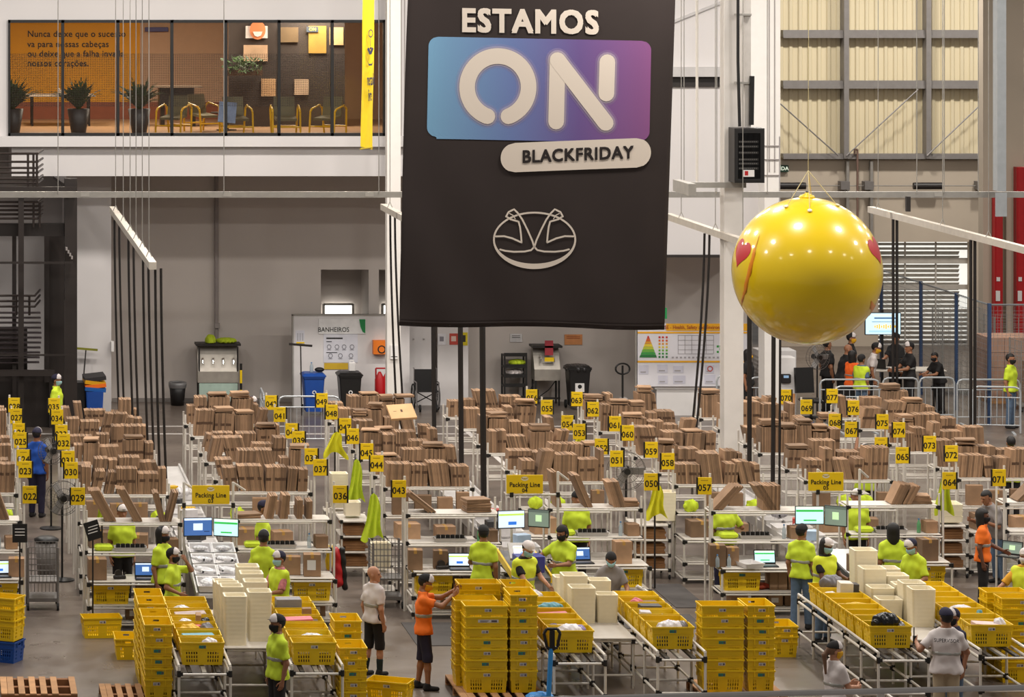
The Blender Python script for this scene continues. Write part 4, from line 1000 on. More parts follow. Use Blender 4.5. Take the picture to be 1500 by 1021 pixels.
arms_ = [[(428,327),(470,326),(512,337),(558,358)], [(558,358),(555,320),(550,280),(543,254)], [(480,228),(492,206),(520,192),(540,212),(562,244),(588,296),(612,350),(621,380)], [(482,228),(502,242),(538,252)], [(497,213),(515,222),(526,240)], [(450,392),(476,399),(520,404),(572,403),(606,396),(621,380)]]
for k, a_ in enumerate(arms_):
    for s in (0, 1):
        pts = [lp(1243-p[0] if s else p[0], p[1]) for p in a_]
        ribbon(subdiv(pts, 3), 2.6 if k != 4 else 1.3, print_w, 'emblem_line', .012 if k != 2 else .014)
b = MB(); b.tube((XW(586, YBAN), YBAN+.02, ZW(-68, YBAN)), (XW(992, YBAN), YBAN+.02, ZW(-68, YBAN)), .03, 8); b.obj('top_rod', galv_m, ban)
b = MB(); vs = []; fs = []
for j, py in enumerate((472, 474)):
    for i in range(61):
        u = i/60; px = bl(py)+(br(py)-bl(py))*u; yy = py-3 + (5.5*u+1.5*math.sin(u*9))*.98; vs.append(BP(px, yy, .004))
b.add(vs, [(i, 61+i, 62+i, i+1) for i in range(60)]); b.obj('hem_stitch', M('hem stitch', '3d3330', .8, var=0), ban)
# ------------------------------------------------------------------ tall narrow yellow banner, seen nearly edge on
t = thing('hanging_banner', 'tall narrow yellow banner hanging before the office window', 'banner', (XW(540, 74), 74, 0), 0)
YY = 74.; zt_, zb_ = 12.9, ZW(217, YY); b = MB(); wv = .74; ang = 1.1; cu, su = math.cos(ang)*wv/2, math.sin(ang)*wv/2; vs = []
for side in (0, 1):
    for j in range(31):
        z = zt_+(zb_-zt_)*j/30
        for i in range(9):
            k = i/4-1; w = .02*math.sin(j*.5+i*.9); vs.append((cu*k*(1 if j < 20 else 1) - su*w/1.5 - .09*(j/30-.5), su*k+w+side*.006, z-(.05*k if j == 30 else 0)))
fs = []
for j in range(30):
    for i in range(8): a = j*9+i; fs.append((a, a+9, a+10, a+1)); fs.append((279+a, 279+a+1, 279+a+10, 279+a+9))
b.add(vs, fs); b.obj('banner_cloth', M('banner yellow', 'F3CF0E', .65, var=.05), t)
ux = (math.cos(ang), math.sin(ang), 0); nrm = Vector((math.sin(ang), -math.cos(ang), 0))
def yb(px, py): return Vector((XW(px, YY)-XW(540, YY), 0, ZW(py, YY)))+nrm*.04
b = MB(); b.text('mercado', .38, yb(540.5, 117), ux, sx=.34); b.text('livre', .38, yb(539.5, 140), ux, sx=.34); b.obj('lettering', M('navy print', '2c2f52', .7, var=0), t)
b = MB()
for k, (py, r0, r1) in enumerate(((49, .075, .055),)):
    b.add([tuple(yb(540.5, py)+Vector(ux)*(r*2.0*math.cos(a))+Vector((0, 0, r*1.2*math.sin(a)))) for r in (r0, r1) for a in [2*pi*i/20 for i in range(20)]], [(i, (i+1) % 20, 20+(i+1) % 20, 20+i) for i in range(20)])
for py0, py1, w in ((52, 68, .012), (69, 72, .05)): o_ = yb(540.5, py0); q_ = yb(540, py1); b.add([o_-Vector(ux)*w, o_+Vector(ux)*w, q_+Vector(ux)*w, q_-Vector(ux)*w], [(0, 3, 2, 1)])
o_ = yb(540, 75); b.add([o_+Vector(ux)*x+Vector((0, 0, z)) for x, z in ((-.2, .05), (-.07, -.07), (.07, -.07), (.2, .05), (.1, .09), (0, 0), (-.1, .09))], [(0, 1, 5, 6), (1, 2, 5), (2, 3, 4, 5)])
o_ = yb(540, 92); b.add([o_+Vector(ux)*x+Vector((0, 0, z)) for x, z in ((-.2, .06), (-.1, -.06), (.1, -.06), (.2, .06), (.1, -.02), (-.1, -.02))], [(0, 1, 5), (1, 2, 4, 5), (2, 3, 4)])
b.obj('handshake_mark', M('navy print', '2c2f52', .7, var=0), t)
b = MB(); b.tube((-cu-.05, -su, zb_), (cu-.05, su, zb_), .02, 6); b.obj('bottom_bar', M('banner bar', 'b39b12', .5), t)
# ------------------------------------------------------------------ the yellow balloon
BC = Vector((XW(1182, 50), 50, ZW(397, 50))); BR = 1.08
t = thing('hanging_balloon', 'giant yellow inflatable ball with red hearts hanging over the racks', 'balloon', BC)
b = MB(); b.ball((0, 0, 0), BR, 64, 40); b.obj('ball_skin', M('balloon vinyl', 'F8D20A', .3, var=.015, scale=.8, coat=1.), t, True); MATS['balloon vinyl'].node_tree.nodes['Principled BSDF'].inputs['Coat Roughness'].default_value = .1
def SP(px, py, k=1.004):
    d = Vector(((px-PX0)/F, 1, -(py-PY0)/F)).normalized(); o = Vector((0, 0, HC))-BC; bq = o.dot(d); disc = max(bq*bq-o.length_squared+BR*BR, 0)
    return (o+d*(-bq-math.sqrt(disc))).normalized()*BR*k
def patch(dirv, size, rot, poly, m, name):
    n_ = Vector(dirv).normalized(); up_ = Vector((0, 0, 1)); u_ = up_.cross(n_).normalized(); w_ = n_.cross(u_); mb = MB(); vs = []; R_ = 8
    for r in range(R_+1):
        for px, py in poly:
            k = r/R_; x, y = px*k*size, py*k*size; x, y = x*math.cos(rot)-y*math.sin(rot), x*math.sin(rot)+y*math.cos(rot)
            vs.append((n_*BR+u_*x+w_*y).normalized()*BR*1.004)
    N = len(poly); mb.add(vs, [(r*N+i, r*N+(i+1) % N, (r+1)*N+(i+1) % N, (r+1)*N+i) for r in range(R_) for i in range(N)]); return mb.obj(name, m, t, True)
heart = [(.8*math.sin(a)**3, .05+(.65*math.cos(a)-.25*math.cos(2*a)-.1*math.cos(3*a)-.05*math.cos(4*a))) for a in [2*pi*i/40 for i in range(40)]]
heart_m = M('heart red', 'C5141c', .4, var=.02, coat=.6)
patch(SP(1085, 370), .3, -.2, heart, heart_m, 'heart'); patch(SP(1284, 366), .3, .15, heart, heart_m, 'heart')
def spoly(pts, m, name):
    c = SP(*[sum(q)/len(pts) for q in zip(*pts)], 1.006); mb = MB(); vs = [c]; R_ = 6; N = len(pts); fs = []
    cx, cy = [sum(q)/len(pts) for q in zip(*pts)]
    vs = [SP(cx+(p[0]-cx)*r/R_, cy+(p[1]-cy)*r/R_, 1.005) for r in range(R_+1) for p in pts]
    mb.add(vs, [(r*N+i, r*N+(i+1) % N, (r+1)*N+(i+1) % N, (r+1)*N+i) for r in range(R_) for i in range(N)]); return mb.obj(name, m, t, True)
spoly([(1113, 343), (1107, 372), (1101, 400), (1094, 428), (1087, 449), (1086, 440), (1091, 415), (1097, 390), (1104, 366)], M('balloon amber print', 'E98A00', .4, var=.02, coat=.6), 'amber_streak')
spoly([(1276, 440), (1279, 444), (1283, 447), (1279, 458), (1274, 464), (1274, 452)], MATS['balloon amber print'], 'amber_streak')
b = MB(); b.lathe([(.13, BR-.015), (.1, BR+.03), (.03, BR+.055), (.03, BR+.07)], n=16); b.obj('filling_neck', M('balloon vinyl', 'F8D20A'), t, True)
b = MB(); b.ball((0, 0, BR+.07), .025, 8, 5); b.obj('valve', black_m, t)
for px, py, yy in ((1141, 294, -.35), (1171, 300, -.6), (1197, 291, .3), (1221, 295, -.3)):
    d_ = Vector(((px-1182)/100, yy, (397-py)/100)).normalized()*BR*1.003
    q = MB(); q.lathe([(.02, 0), (.035, .012), (.035, .02), (.012, .025)], n=10); e_ = q.obj('eyelet_tab', M('tab white', 'e5dcc0', .5, var=0), t, True, d_); e_.rotation_euler = Vector((0, 0, 1)).rotation_difference(d_.normalized()).to_euler()
    q = MB(); q.tube(d_, (.02, 0, 1.47), .006, 5); q.obj('cord', M('cord', 'c9b98a', .8, var=0), t)
q = MB(); q.tube((.02, 0, 1.47), (.03, 0, 6.5), .005, 5); q.obj('cord', M('cord', 'c9b98a'), t)
# ------------------------------------------------------------------ dark steel stair tower
YT = 78.
t = thing('stair_tower', 'dark brown steel stair tower with railings against the white pier', 'staircase', (0, 0, 0)); dk = M('stair steel brown', '241c19', .5)
for x0, y0, x1, y1, Y, th, nm in ((95, 262, 113, 660, 78., .5, 'side_stringer'), (27, 290, 35, 660, 77.8, .25, 'post'), (18, 345, 24, 660, 79.5, .2, 'post'), (65, 345, 72, 560, 79.5, .2, 'post'), (-40, 274, 112, 282, 77.7, .2, 'platform_edge'), (-40, 328, 96, 346, 78.2, .3, 'landing_beam'), (72, 346, 95, 660, 79.8, .1, 'infill_panel'), (-40, 545, 72, 660, 79.9, .1, 'infill_panel'), (-40, 480, 40, 545, 80.2, .1, 'infill_panel'), (-40, 383.5, 107, 386.5, 77.5, .05, 'handrail'), (94, 440, 95.5, 585, 77.6, .05, 'thin_post'), (-40, 543, 80, 551, 77.6, .2, 'platform_edge'), (-40, 519, 108, 521.5, 77.5, .05, 'handrail')):
    pobj(nm, x0, y0, x1, y1, Y, th, dk, t)
b = MB(); b.add([(XW(78, 80), 80, ZW(258, 80)), (XW(96, 80), 80, ZW(258, 80)), (XW(112, 77.9), 77.9, ZW(276, 77.9)), (XW(104, 77.9), 77.9, ZW(276, 77.9)), (XW(78, 80), 80, ZW(262, 80)), (XW(96, 80), 80, ZW(262, 80)), (XW(112, 77.9), 77.9, ZW(281, 77.9)), (XW(104, 77.9), 77.9, ZW(281, 77.9))], [(0,1,2,3), (7,6,5,4), (0,4,5,1), (3,2,6,7), (1,5,6,2), (0,3,7,4)]); b.obj('platform_edge', dk, t)
def rails(ys, xr, Y, verts, name, back=1.4):
    g = MB()
    for y in ys: g.tube((XW(-60, Y), Y, ZW(y, Y)), (XW(xr-7, Y), Y, ZW(y, Y)), .028, 6); g.tube((XW(xr-7, Y), Y, ZW(y, Y)), (XW(xr, Y)+.05, Y+back, ZW(y, Y)), .028, 6)
    for x in verts: g.tube((XW(x, Y), Y, ZW(ys[0], Y)), (XW(x, Y), Y, ZW(ys[-1], Y)-.2), .028, 6)
    g.obj(name, M('rail steel', '3a322f', .35, metal=.4), t)
rails((225, 237, 246, 253, 262, 268), 62, 77.9, (41, 49, 54), 'upper_railing'); rails((296, 302, 308, 314, 320), 62, 78.0, (49, 58), 'landing_railing'); rails((433, 441, 449), 58, 78.2, (43, 24), 'lower_railing')
for k in range(11):
    y = 458+k*8; q = MB(); q.box(XW(-60, 78.4), 78.4+k*.1, ZW(y+1.6, 78.4), XW(62-abs(k-5)*.5, 78.4), 78.65+k*.1, ZW(y, 78.4)); q.obj('tread', M('tread steel', '51474a', .4, metal=.3), t)
for k in range(4): q = MB(); q.box(XW(96+k*2.6, 77.9), 77.7, ZW(366+k*4.2, 77.9), XW(98.5+k*2.6, 77.9), 77.95, ZW(362+k*4.2, 77.9)); q.obj('tread', M('tread pale', '8d8683', .5), t)
# ------------------------------------------------------------------ things standing along the back wall
def wheelie_bin(px0, px1, ytop, Y, m, label, lid=None, mark=None, h=1.0, scarf=None):
    w = XW(px1, Y)-XW(px0, Y); t = thing('wheelie_bin', label, 'bin', ((XW(px0, Y)+XW(px1, Y))/2, Y, 0))
    b = MB(); b.loft([rrect(w*.68, .5, .04, .08), rrect(w*.88, .6, .04, h*.93)]); b.loft([rrect(w*.92, .64, .04, h*.9), rrect(w*.92, .64, .04, h*.94)]); b.obj('bin_body', m, t)
    b = MB(); b.loft([rrect(w, .68, .06, h*.94), rrect(w*1.0, .68, .06, h*.97), rrect(w*.8, .5, .06, h*1.02)]); b.tube((-w*.4, .36, h*.96), (w*.4, .36, h*.96), .02); b.obj('bin_lid', lid or m, t)
    for sx in (-1, 1): q = MB(); q.tube((sx*w*.36, .27, .1), (sx*w*.44, .27, .1), .1, 14); q.obj('wheel', rubber_m, t)
    if mark == 'ring':
        q = MB(); n = 16; vs = [(r*math.cos(2*pi*i/n), -.292, .55+r*math.sin(2*pi*i/n)) for r in (.05, .028) for i in range(n)]
        q.add(vs, [(i, (i+1) % n, n+(i+1) % n, n+i) for i in range(n)]); q.box(-.1, -.293, .44, .1, -.291, .46); q.obj('recycling_mark', paper_m, t)
    elif mark: q = MB(); q.box(-.11, -.298, .45, .11, -.285, .66); q.obj('notice_label', paper_m, t); q = MB(); q.lathe([(.05, 0), (.05, .004)], n=14); q.obj('ring_mark', ink_m, t, False, (0, -.3, .58), (pi/2, 0, 0))
    if scarf:
        f = Fld((-w*.7, -.5, h*.8), (w*.7, .5, h*1.12), .03); f.u(f.ell((0, 0, h*.95), (w*.53, .37, .1)), 0); f.d = f.d+.015*np.sin(f.P[..., 0]*40)*np.sin(f.P[..., 1]*33); p, q = f.mesh(); mobj('bin_liner', np_mesh('bin_liner', [(p, q)], scarf), t)
    return t
liner = M('bin liner', '2f2d2e', .3, var=.2, scale=12)
wheelie_bin(441, 476, 545, 82.3, M('bin blue', '1b4b9e', .45), 'blue wheelie bin with a white recycling mark before the restroom panel', mark='ring', h=.98)
wheelie_bin(493, 530, 544, 82.3, black_m, 'black wheelie bin with a white canister on its lid', mark='ring', h=1.0)
wheelie_bin(828, 864, 522, 83.2, black_m, 'black wheelie bin with a loose liner, labelled white, beside the drinking fountain', mark='label', h=1.05, scarf=liner)
t = thing('waste_basket', 'round black waste basket with a grey liner, alone against the grey wall', 'bin', (XW(260, 83.9), 83.9, 0))
b = MB(); b.lathe([(.16, 0), (.21, .55), (.19, .55), (.17, .5)], n=20); b.obj('basket', black_m, t, True); b = MB(); b.lathe([(.212, .43), (.225, .5), (.22, .575), (.19, .56), (.18, .5)], n=20, caps=False); b.obj('bin_liner', M('liner grey', '6a6868', .3, var=.2), t, True)
def wash_station(px0, px1, Y, label, h, low=None, rags=False, sign=False):
    x0, x1 = XW(px0, Y), XW(px1, Y); w = x1-x0; t = thing('drinking_fountain', label, 'drinking fountain', (x0, Y, 0))
    for x in (.03, w-.03):
        for y in (.03, .45): q = MB(); q.box(x-.02, y-.02, 0, x+.02, y+.02, h*(.52 if low is None else .98)); q.obj('leg', dark_m if low else black_m, t)
    zb_ = .62 if low is None else .58
    b = MB(); b.add([(0, 0, zb_+.25), (w, 0, zb_+.25), (w, .3, h), (0, .3, h), (0, .5, zb_+.25), (w, .5, zb_+.25), (w, .5, h), (0, .5, h)], [(0,1,2,3), (4,7,6,5), (0,3,7,4), (1,5,6,2), (3,2,6,7), (0,4,5,1)]); b.obj('back_panel', steel_m, t)
    b = MB(); b.box(0, -.02, zb_, w, .5, zb_+.27); b.obj('basin', steel_m, t)
    n = 4 if w > 1 else 2
    for k in range(n):
        q = MB(); x = w*(k+.5)/n; q.path([(x, .15, zb_+.5), (x, .02, zb_+.54), (x, -.02, zb_+.46)], .022, 8); q.cbox((x, .1, zb_+.58), (.05, .05, .04)); q.obj('tap', M('chrome', 'd8d4cf', .12, metal=1., var=0), t)
    b = MB(); b.box(-.05, .0, h, w+.05, .52, h+.05); b.obj('top_shelf', dark_m, t)
    if low: b = MB(); b.box(.03, -.005, .12, w-.03, .02, zb_-.01); b.obj('frosted_panel', M('frosted green panel', 'AFC4B8', .3, var=.08), t)
    else:
        b = MB(); b.path([(.02, .2, .55), (-.1, .2, .3), (.1, .25, .15), (.4, .3, .35), (w-.05, .3, .6)], .012, 6); b.obj('hose', black_m, t)
        b = MB(); b.box(0, .02, .16, w, .05, .2); b.obj('cross_bar', dark_m, t)
    if sign: b = MB(); b.box(w*.4, -.0, zb_+.62, w*.72, .02, zb_+.98); b.obj('notice_red', M('notice red', 'B23a45', .6), t); b = MB(); b.box(w*.38, -.04, zb_+.47, w*.74, -.02, zb_+.57); b.obj('notice_yellow', sign_y, t)
    if rags:
        for k, (x, ww) in enumerate(((w*.32, .16), (w*.7, .3))): f = Fld((x-ww, -.15, h), (x+ww, .4, h+.3), .02); f.u(f.ell((x, .2, h+.05), (ww*.8, .2, .07+.08*(k == 0))), 0); f.d = f.d+.012*np.sin(f.P[..., 0]*60+f.P[..., 1]*30); p, q = f.mesh(); tag(mobj('cleaning_cloth', np_mesh('c', [(p, q)], lime_m), None, (x0, Y, .06)), ('crumpled lime cloth standing up on the long steel fountain' if k == 0 else 'flat lime cloth on top of the long steel fountain'), 'cloth')
    return t
wash_station(290, 350, 83.7, 'long steel drinking fountain with a frosted green skirt and lime cloths on top', 1.48, low=True, rags=True)
wash_station(783, 821, 83.8, 'small steel drinking fountain with a red notice on its front', 1.42, sign=True)
def stick(px, y0, Y, head, m, label, name, lean=.0, hw=.28):
    t = thing(name, label, 'broom', (XW(px, Y), Y, 0)); zt_ = ZW(y0, Y); b = MB(); b.tube((0, -.15, 0.02), (lean, .1, zt_), .016, 6); b.obj('handle', m, t)
    if head: q = MB(); q.obox((lean, .1, zt_), (hw*2, .05, .05), (0, .08, 0)); q.obj('head', head, t)
    return t
stick(441, 506, 82.0, dark_m, dark_m, 'long black squeegee standing upside down beside the blue bin', 'squeegee')
stick(117, 512, 81.3, M('olive plastic', '7b7a1e', .6), dark_m, 'squeegee with an olive head leaning by the stair tower', 'squeegee', .15)
t = thing('striped_pole', 'black and yellow striped broom pole standing by the long fountain', 'broom', (XW(353, 83.6), 83.6, 0))
for k in range(6): q = MB(); q.tube((0, 0, .1+k*.16), (0, 0, .1+(k+1)*.16), .03, 8); q.obj('stripe_band', black_m if k in (0, 2, 5) else sign_y, t)
q = MB(); q.bbox_((0, 0, .06), (.3, .12, .12), .02); q.obj('brush_head', black_m, t)
t = thing('cleaning_cart', 'cleaning cart with a blue bin, folded yellow and blue bags and a dark bucket', 'cart', (XW(133, 80.8), 80.8, 0))
b = MB(); b.loft([rrect(.36, .5, .03, .1), rrect(.42, .58, .03, .75)]); b.obj('blue_bin', M('bin blue', '1b4b9e'), t, False, (.08, 0, 0))
b = MB(); b.loft([rrect(.3, .5, .03, .1), rrect(.34, .5, .03, .95)]); b.obj('dark_bucket', black_m, t, False, (-.28, .1, 0))
for k, (m_, z, r) in enumerate(((blue_m, .82, .1), (orange_m, .9, -.1), (M('bag yellow', 'E3A50E', .6), .97, .15), (M('bag dark', '2d2a2c', .6), 1.07, -.1))): q = MB(); q.obox((.08, 0, z), (.5, .5, .09), (.1, r, .1)); q.obj('folded_bag', m_, t)
for sx in (-.4, .25): q = MB(); q.tube((sx, -.2, .05), (sx+.05, -.2, .05), .06, 10); q.obj('wheel', rubber_m, t)
b = MB(); b.tube((XW(318, 84.3), 84.5, ZW(508, 84.3)), (XW(318, 84.3), 84.5, 5.8), .05, 8); b.cbox((XW(319, 84.3), 84.45, ZW(478, 84.3)), (.12, .1, .12)); o = b.obj('mounted_conduit', M('conduit grey', '9b918e', .6)); tag(o, 'grey conduit pipe running up the grey wall above the long fountain', 'pipe')
b = MB(); pbox(b, 163, 500, 167, 515, 81.5, .08); o = b.obj('mounted_box', paper_m); tag(o, 'small white box on the corner of the white pier', 'box')
# restroom panel
YP2 = 83.4
t = thing('restroom_panel', 'large white restroom screen panel with a BANHEIROS sign', 'panel', (0, 0, 0))
b = MB(); b.box(XW(429, YP2), YP2, 0, XW(600, YP2), YP2+.12, ZW(462, YP2)); b.obj('panel_board', M('panel white', 'DAD5D4', .6, var=.02), t)
b = MB(); b.box(XW(428, YP2), YP2-.02, 0, XW(430, YP2), YP2+.14, ZW(461, YP2)); b.box(XW(428, YP2), YP2-.02, ZW(462.5, YP2), XW(600, YP2), YP2+.14, ZW(460.5, YP2)); b.obj('panel_edge', galv_m, t)
b = MB(); pbox(b, 467, 467, 536, 489, YP2-.02, .015); sg = b.obj('sign_board', M('sign paper', 'E9E7E6', .6), t)
b = MB(); b.text('BANHEIROS', .165, (XW(488.5, YP2), YP2-.025, ZW(483, YP2)), bold=.004, sx=.86); b.obj('lettering', ink_m, sg)
b = MB(); pts = [(526, 467.5), (535, 467.5), (535, 488), (531, 486), (528, 479)]; b.prism([(XW(x, YP2), ZW(y, YP2)) for x, y in pts], YP2-.03, YP2-.02); b.obj('green_corner', green_m, sg)
b = MB(); pbox(b, 474, 489.5, 524, 531, YP2-.012, .01); ps = b.obj('notice_poster', M('poster pale', 'D5D4DC', .6), t)
b = MB(); pbox(b, 478, 494.5, 502, 496.5, YP2-.018, .006); pbox(b, 478, 500, 486, 501, YP2-.018, .006); pbox(b, 478, 516, 494, 517, YP2-.018, .006); b.obj('heading_bar', ink_m, ps)
b = MB()
for x, y in ((482, 508), (493.5, 508), (504, 508), (515.5, 508), (484, 521), (498.5, 521), (514, 521)):
    n = 12; cx, cz, Yq = XW(x, YP2), ZW(y, YP2), YP2-.016
    b.add([(cx+r*math.cos(2*pi*i/n), Yq, cz+r*1.1*math.sin(2*pi*i/n)) for r in (.055, .04) for i in range(n)], [(i, (i+1) % n, n+(i+1) % n, n+i) for i in range(n)]); pbox(b, x-3, y+4.2, x+3, y+5, YP2-.016, .002)
b.obj('pictogram', M('pictogram grey', '6f6d75', .6, var=0), ps)
b = MB(); pbox(b, 475, 532, 510, 541, YP2-.02, .02); b.obj('yellow_strip', M('strip ochre', 'C9A52A', .6), t)
b = MB(); pbox(b, 433, 484, 446, 503, YP2-.012, .01); p2 = b.obj('notice_poster', M('poster pale', 'D5D4DC', .6), t); b = MB(); pbox(b, 434, 501, 446, 503, YP2-.016, .004); b.obj('yellow_strip', sign_y, p2); b = MB(); [pbox(b, 435+k*3.6, 488, 437.2+k*3.6, 499, YP2-.016, .003) for k in range(3)]; b.obj('pictogram', M('pictogram pale', 'b5b4bb', .6, var=0), p2)
b = MB(); pbox(b, 547, 499, 568, 519, YP2-.2, .2); o = b.obj('mounted_box', M('box orange', 'E87A1E', .5)); tag(o, 'orange wall box with a black round mark beside the rear pillar', 'box')
q = MB(); q.lathe([(.1, 0), (.1, .006)], n=16); q.obj('round_mark', ink_m, o, False, (XW(557.5, YP2), YP2-.2, ZW(510.5, YP2)), (pi/2, 0, 0)); q = MB(); q.lathe([(.07, 0), (.07, .004)], n=16); q.obj('mark_centre', MATS['box orange'], o, False, (XW(557.5, YP2), YP2-.205, ZW(510.5, YP2)), (pi/2, 0, 0))
t = thing('canister', 'white plastic canister on the black bin lid', 'canister', (XW(515.5, 82.3), 82.3, 1.025)); b = MB(); b.bbox_((0, 0, .11), (.17, .14, .22), .02); b.obj('canister_body', paper_m, t); b = MB(); b.path([(-.05, 0, .22), (-.05, 0, .26), (.04, 0, .26), (.04, 0, .22)], .014, 6); b.obj('handle', paper_m, t)
bottle(XW(456, 82.3), 82.25, 1.005, 'clear soap bottle standing on the blue bin lid', h=.24, r=.045)
plain('black_bag', 'crumpled black bag lying on the blue bin lid', 'bag', lambda q: q.ball((0, 0, .06), (.12, .1, .06), 10, 6), black_m, (XW(468, 82.3), 82.3, 1.005), smooth=True)
t = thing('extinguisher_trolley', 'red fire extinguisher trolley half behind the rear white pillar', 'trolley', (XW(561, 82.6), 82.6, 0))
for k, x in enumerate((-.08, .1)):
    q = MB(); q.lathe([(.02, .28), (.11, .3), (.12, .38), (.12, .8), (.06, .92), (.03, .98)], n=14); q.obj('cylinder', red_m, t, True, (x, 0, 0))
q = MB(); q.path([(-.16, .1, .1), (-.16, .1, 1.05), (.16, .1, 1.05), (.16, .1, .1)], .02, 6); q.obj('frame_tube', red_m, t)
for x in (-.16, .16): q = MB(); q.tube((x-.03, 0, .12), (x+.03, 0, .12), .12, 12); q.obj('wheel', rubber_m, t)
b = MB(); pbox(b, 572, 506, 583, 526, 79.15, .04); o = b.obj('mounted_notice', paper_m); tag(o, 'white paper notice stuck on the rear white pillar', 'notice'); q = MB(); pbox(q, 573, 522, 582, 523, 79.147, .004); q.obj('print_line', ink_m, o)
# wheelchair
t = thing('wheelchair', 'folded black wheelchair with large spoked wheels parked by the white door', 'wheelchair', (XW(624, 83.0), 83.0, 0))
b = MB(); b.box(-.26, .1, .48, .26, .13, .98); b.obj('backrest', M('wheelchair sling', '1a1819', .7), t); b = MB(); b.box(-.26, -.32, .47, .26, .1, .5); b.obj('seat', MATS['wheelchair sling'], t)
for sx in (-1, 1):
    q = MB(); n = 24
    pts = [(sx*.3, .08+.31*math.cos(2*pi*i/n), .31+.31*math.sin(2*pi*i/n)) for i in range(n+1)]; q.path(pts, .018, 5)
    for i in range(0, n, 4): q.tube((sx*.3, .08, .31), pts[i], .006, 4)
    q.obj('wheel', rubber_m, t)
    q = MB(); q.tube((sx*.2-.02, -.4, .09), (sx*.2+.02, -.4, .09), .09, 12); q.obj('caster', rubber_m, t)
    q = MB(); q.path([(sx*.27, .22, 1.0), (sx*.27, .12, .98), (sx*.27, .12, .3), (sx*.24, -.36, .12)], .014, 6); q.path([(sx*.27, .1, .7), (sx*.27, -.3, .7), (sx*.27, -.34, .12)], .014, 6); q.obj('side_frame', M('wheelchair chrome', '8f8b8b', .3, metal=.7), t)
q = MB(); q.tube((-.26, -.1, .46), (.26, .05, .16), .013); q.tube((.26, -.1, .46), (-.26, .05, .16), .013); q.obj('cross_brace', black_m, t)
# white doors and posters under the banner
Y = 83.9
t = thing('white_cubicle', 'tall white cubicle door leaf behind the wheelchair', 'door panel', (0, 0, 0)); b = MB(); b.box(XW(597, Y), Y, 0, XW(637, Y), Y+.08, ZW(440, Y)); b.obj('door_leaf', M('panel white', 'DAD5D4'), t)
for px in (606, 621): q = MB(); pbox(q, px-1, 496, px+1, 498, Y-.03, .03); q.obj('coat_hook', galv_m, t)
t = thing('white_cubicle', 'tall white cubicle panel carrying three small posters', 'panel', (0, 0, 0)); b = MB(); b.box(XW(641, Y), Y, 0, XW(686, Y), Y+.08, ZW(440, Y)); b.obj('panel_board', M('panel white', 'DAD5D4'), t)
for x0, x1, y0, y1, c, nm in ((641.5, 653, 489, 505, 'E4E2E6', 'white_poster'), (658.5, 671, 488.5, 505, 'C24a3c', 'red_poster'), (673, 685, 487, 506, 'D8C416', 'yellow_poster')):
    q = MB(); pbox(q, x0, y0, x1, y1, Y-.015, .012); p = q.obj(nm, M('poster '+c, c, .6, var=.12, scale=9), t)
    q = MB(); pbox(q, x0+2.5, y0+4, x1-3, y1-5, Y-.019, .004); q.obj('print_block', M('poster inner '+c, {'E4E2E6': '8b8890', 'C24a3c': 'e8c9bd', 'D8C416': '2c281a'}[c], .6), p)
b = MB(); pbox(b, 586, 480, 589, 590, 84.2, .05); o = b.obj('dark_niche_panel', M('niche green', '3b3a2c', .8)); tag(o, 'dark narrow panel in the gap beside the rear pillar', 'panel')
q = MB(); pbox(q, 586, 497, 591, 510, 83.6, .02); o = q.obj('mounted_notice', M('notice pinkish', 'd9a7a5', .6)); tag(o, 'small red and white notice in the gap beside the rear pillar', 'notice')
t = thing('black_shelf_rack', 'black metal shelf rack with lime cloths under the banner', 'rack', (XW(737, 84.0), 83.9, 0)); w = XW(771, 84)-XW(737, 84)
for x in (.02, w-.02):
    for y in (0, .4): q = MB(); q.box(x-.02, y-.02, 0, x+.02, y+.02, 1.22); q.obj('post', black_m, t)
for z in (.15, .45, .68, .92, 1.2): q = MB(); q.box(0, -.02, z, w, .42, z+.03); q.box(0, -.03, z, w, -.02, z+.09); q.obj('shelf', black_m, t)
for k, (z, x, ww, lab) in enumerate(((.95, w*.62, .2, 'lime cloths on the upper tier of the black shelf rack'), (.71, w*.5, .2, 'pale folded cloths on the middle tier of the black shelf rack'))):
    f = Fld((-.3, -.2, 0), (.3, .2, .3), .02); f.u(f.ell((0, 0, .08), (ww, .14, .08)), 0); f.d = f.d+.012*np.sin(f.P[..., 0]*55+f.P[..., 1]*41); p, q = f.mesh(); tag(mobj('folded_cloth', np_mesh('c', [(p, q)], lime_m if k == 0 else whitecloth), None, (XW(737, 84)+x, 84.1, z-.0)), lab, 'cloth')
for x0, y0, x1, y1, c, nm, lab in ((747, 489, 765, 501, 'DAD6D6', 'mounted_notice', 'white notice with black lines on the grey wall under the banner'), (827, 490, 853, 505, 'D9925A', 'mounted_notice', 'orange and tan notice on the grey wall above the black bin')):
    q = MB(); pbox(q, x0, y0, x1, y1, 84.57, .02); o = q.obj(nm, M('notice '+c, c, .6, var=.1, scale=8)); tag(o, lab, 'notice')
    q = MB(); [pbox(q, x0+3, y0+2.5+k*2.5, x1-3, y0+3.4+k*2.5, 84.565, .004) for k in range(2)]; q.obj('print_line', M('notice ink '+c, '3a3434' if c[0] == 'D' and c[1] == 'A' else 'b0572a', .7, var=0), o)
t = thing('pallet_jack', 'grey pallet jack with a black loop handle parked before the grey wall', 'pallet jack', (XW(912, 82.0), 82.0, 0))
q = MB(); n = 14; q.path([(.17*math.cos(a), 0, 1.12+.13*math.sin(a)) for a in [pi*.0+2*pi*i/n for i in range(n+1)]], .022, 6); q.tube((0, 0, .4), (0, 0, 1.2), .025, 8); q.obj('handle', black_m, t)
q = MB(); q.prism([(-.28, 0.05), (.12, 0.05), (.1, .42), (-.02, .42)], -.15, .2); q.obj('jack_body', lgrey_m, t)
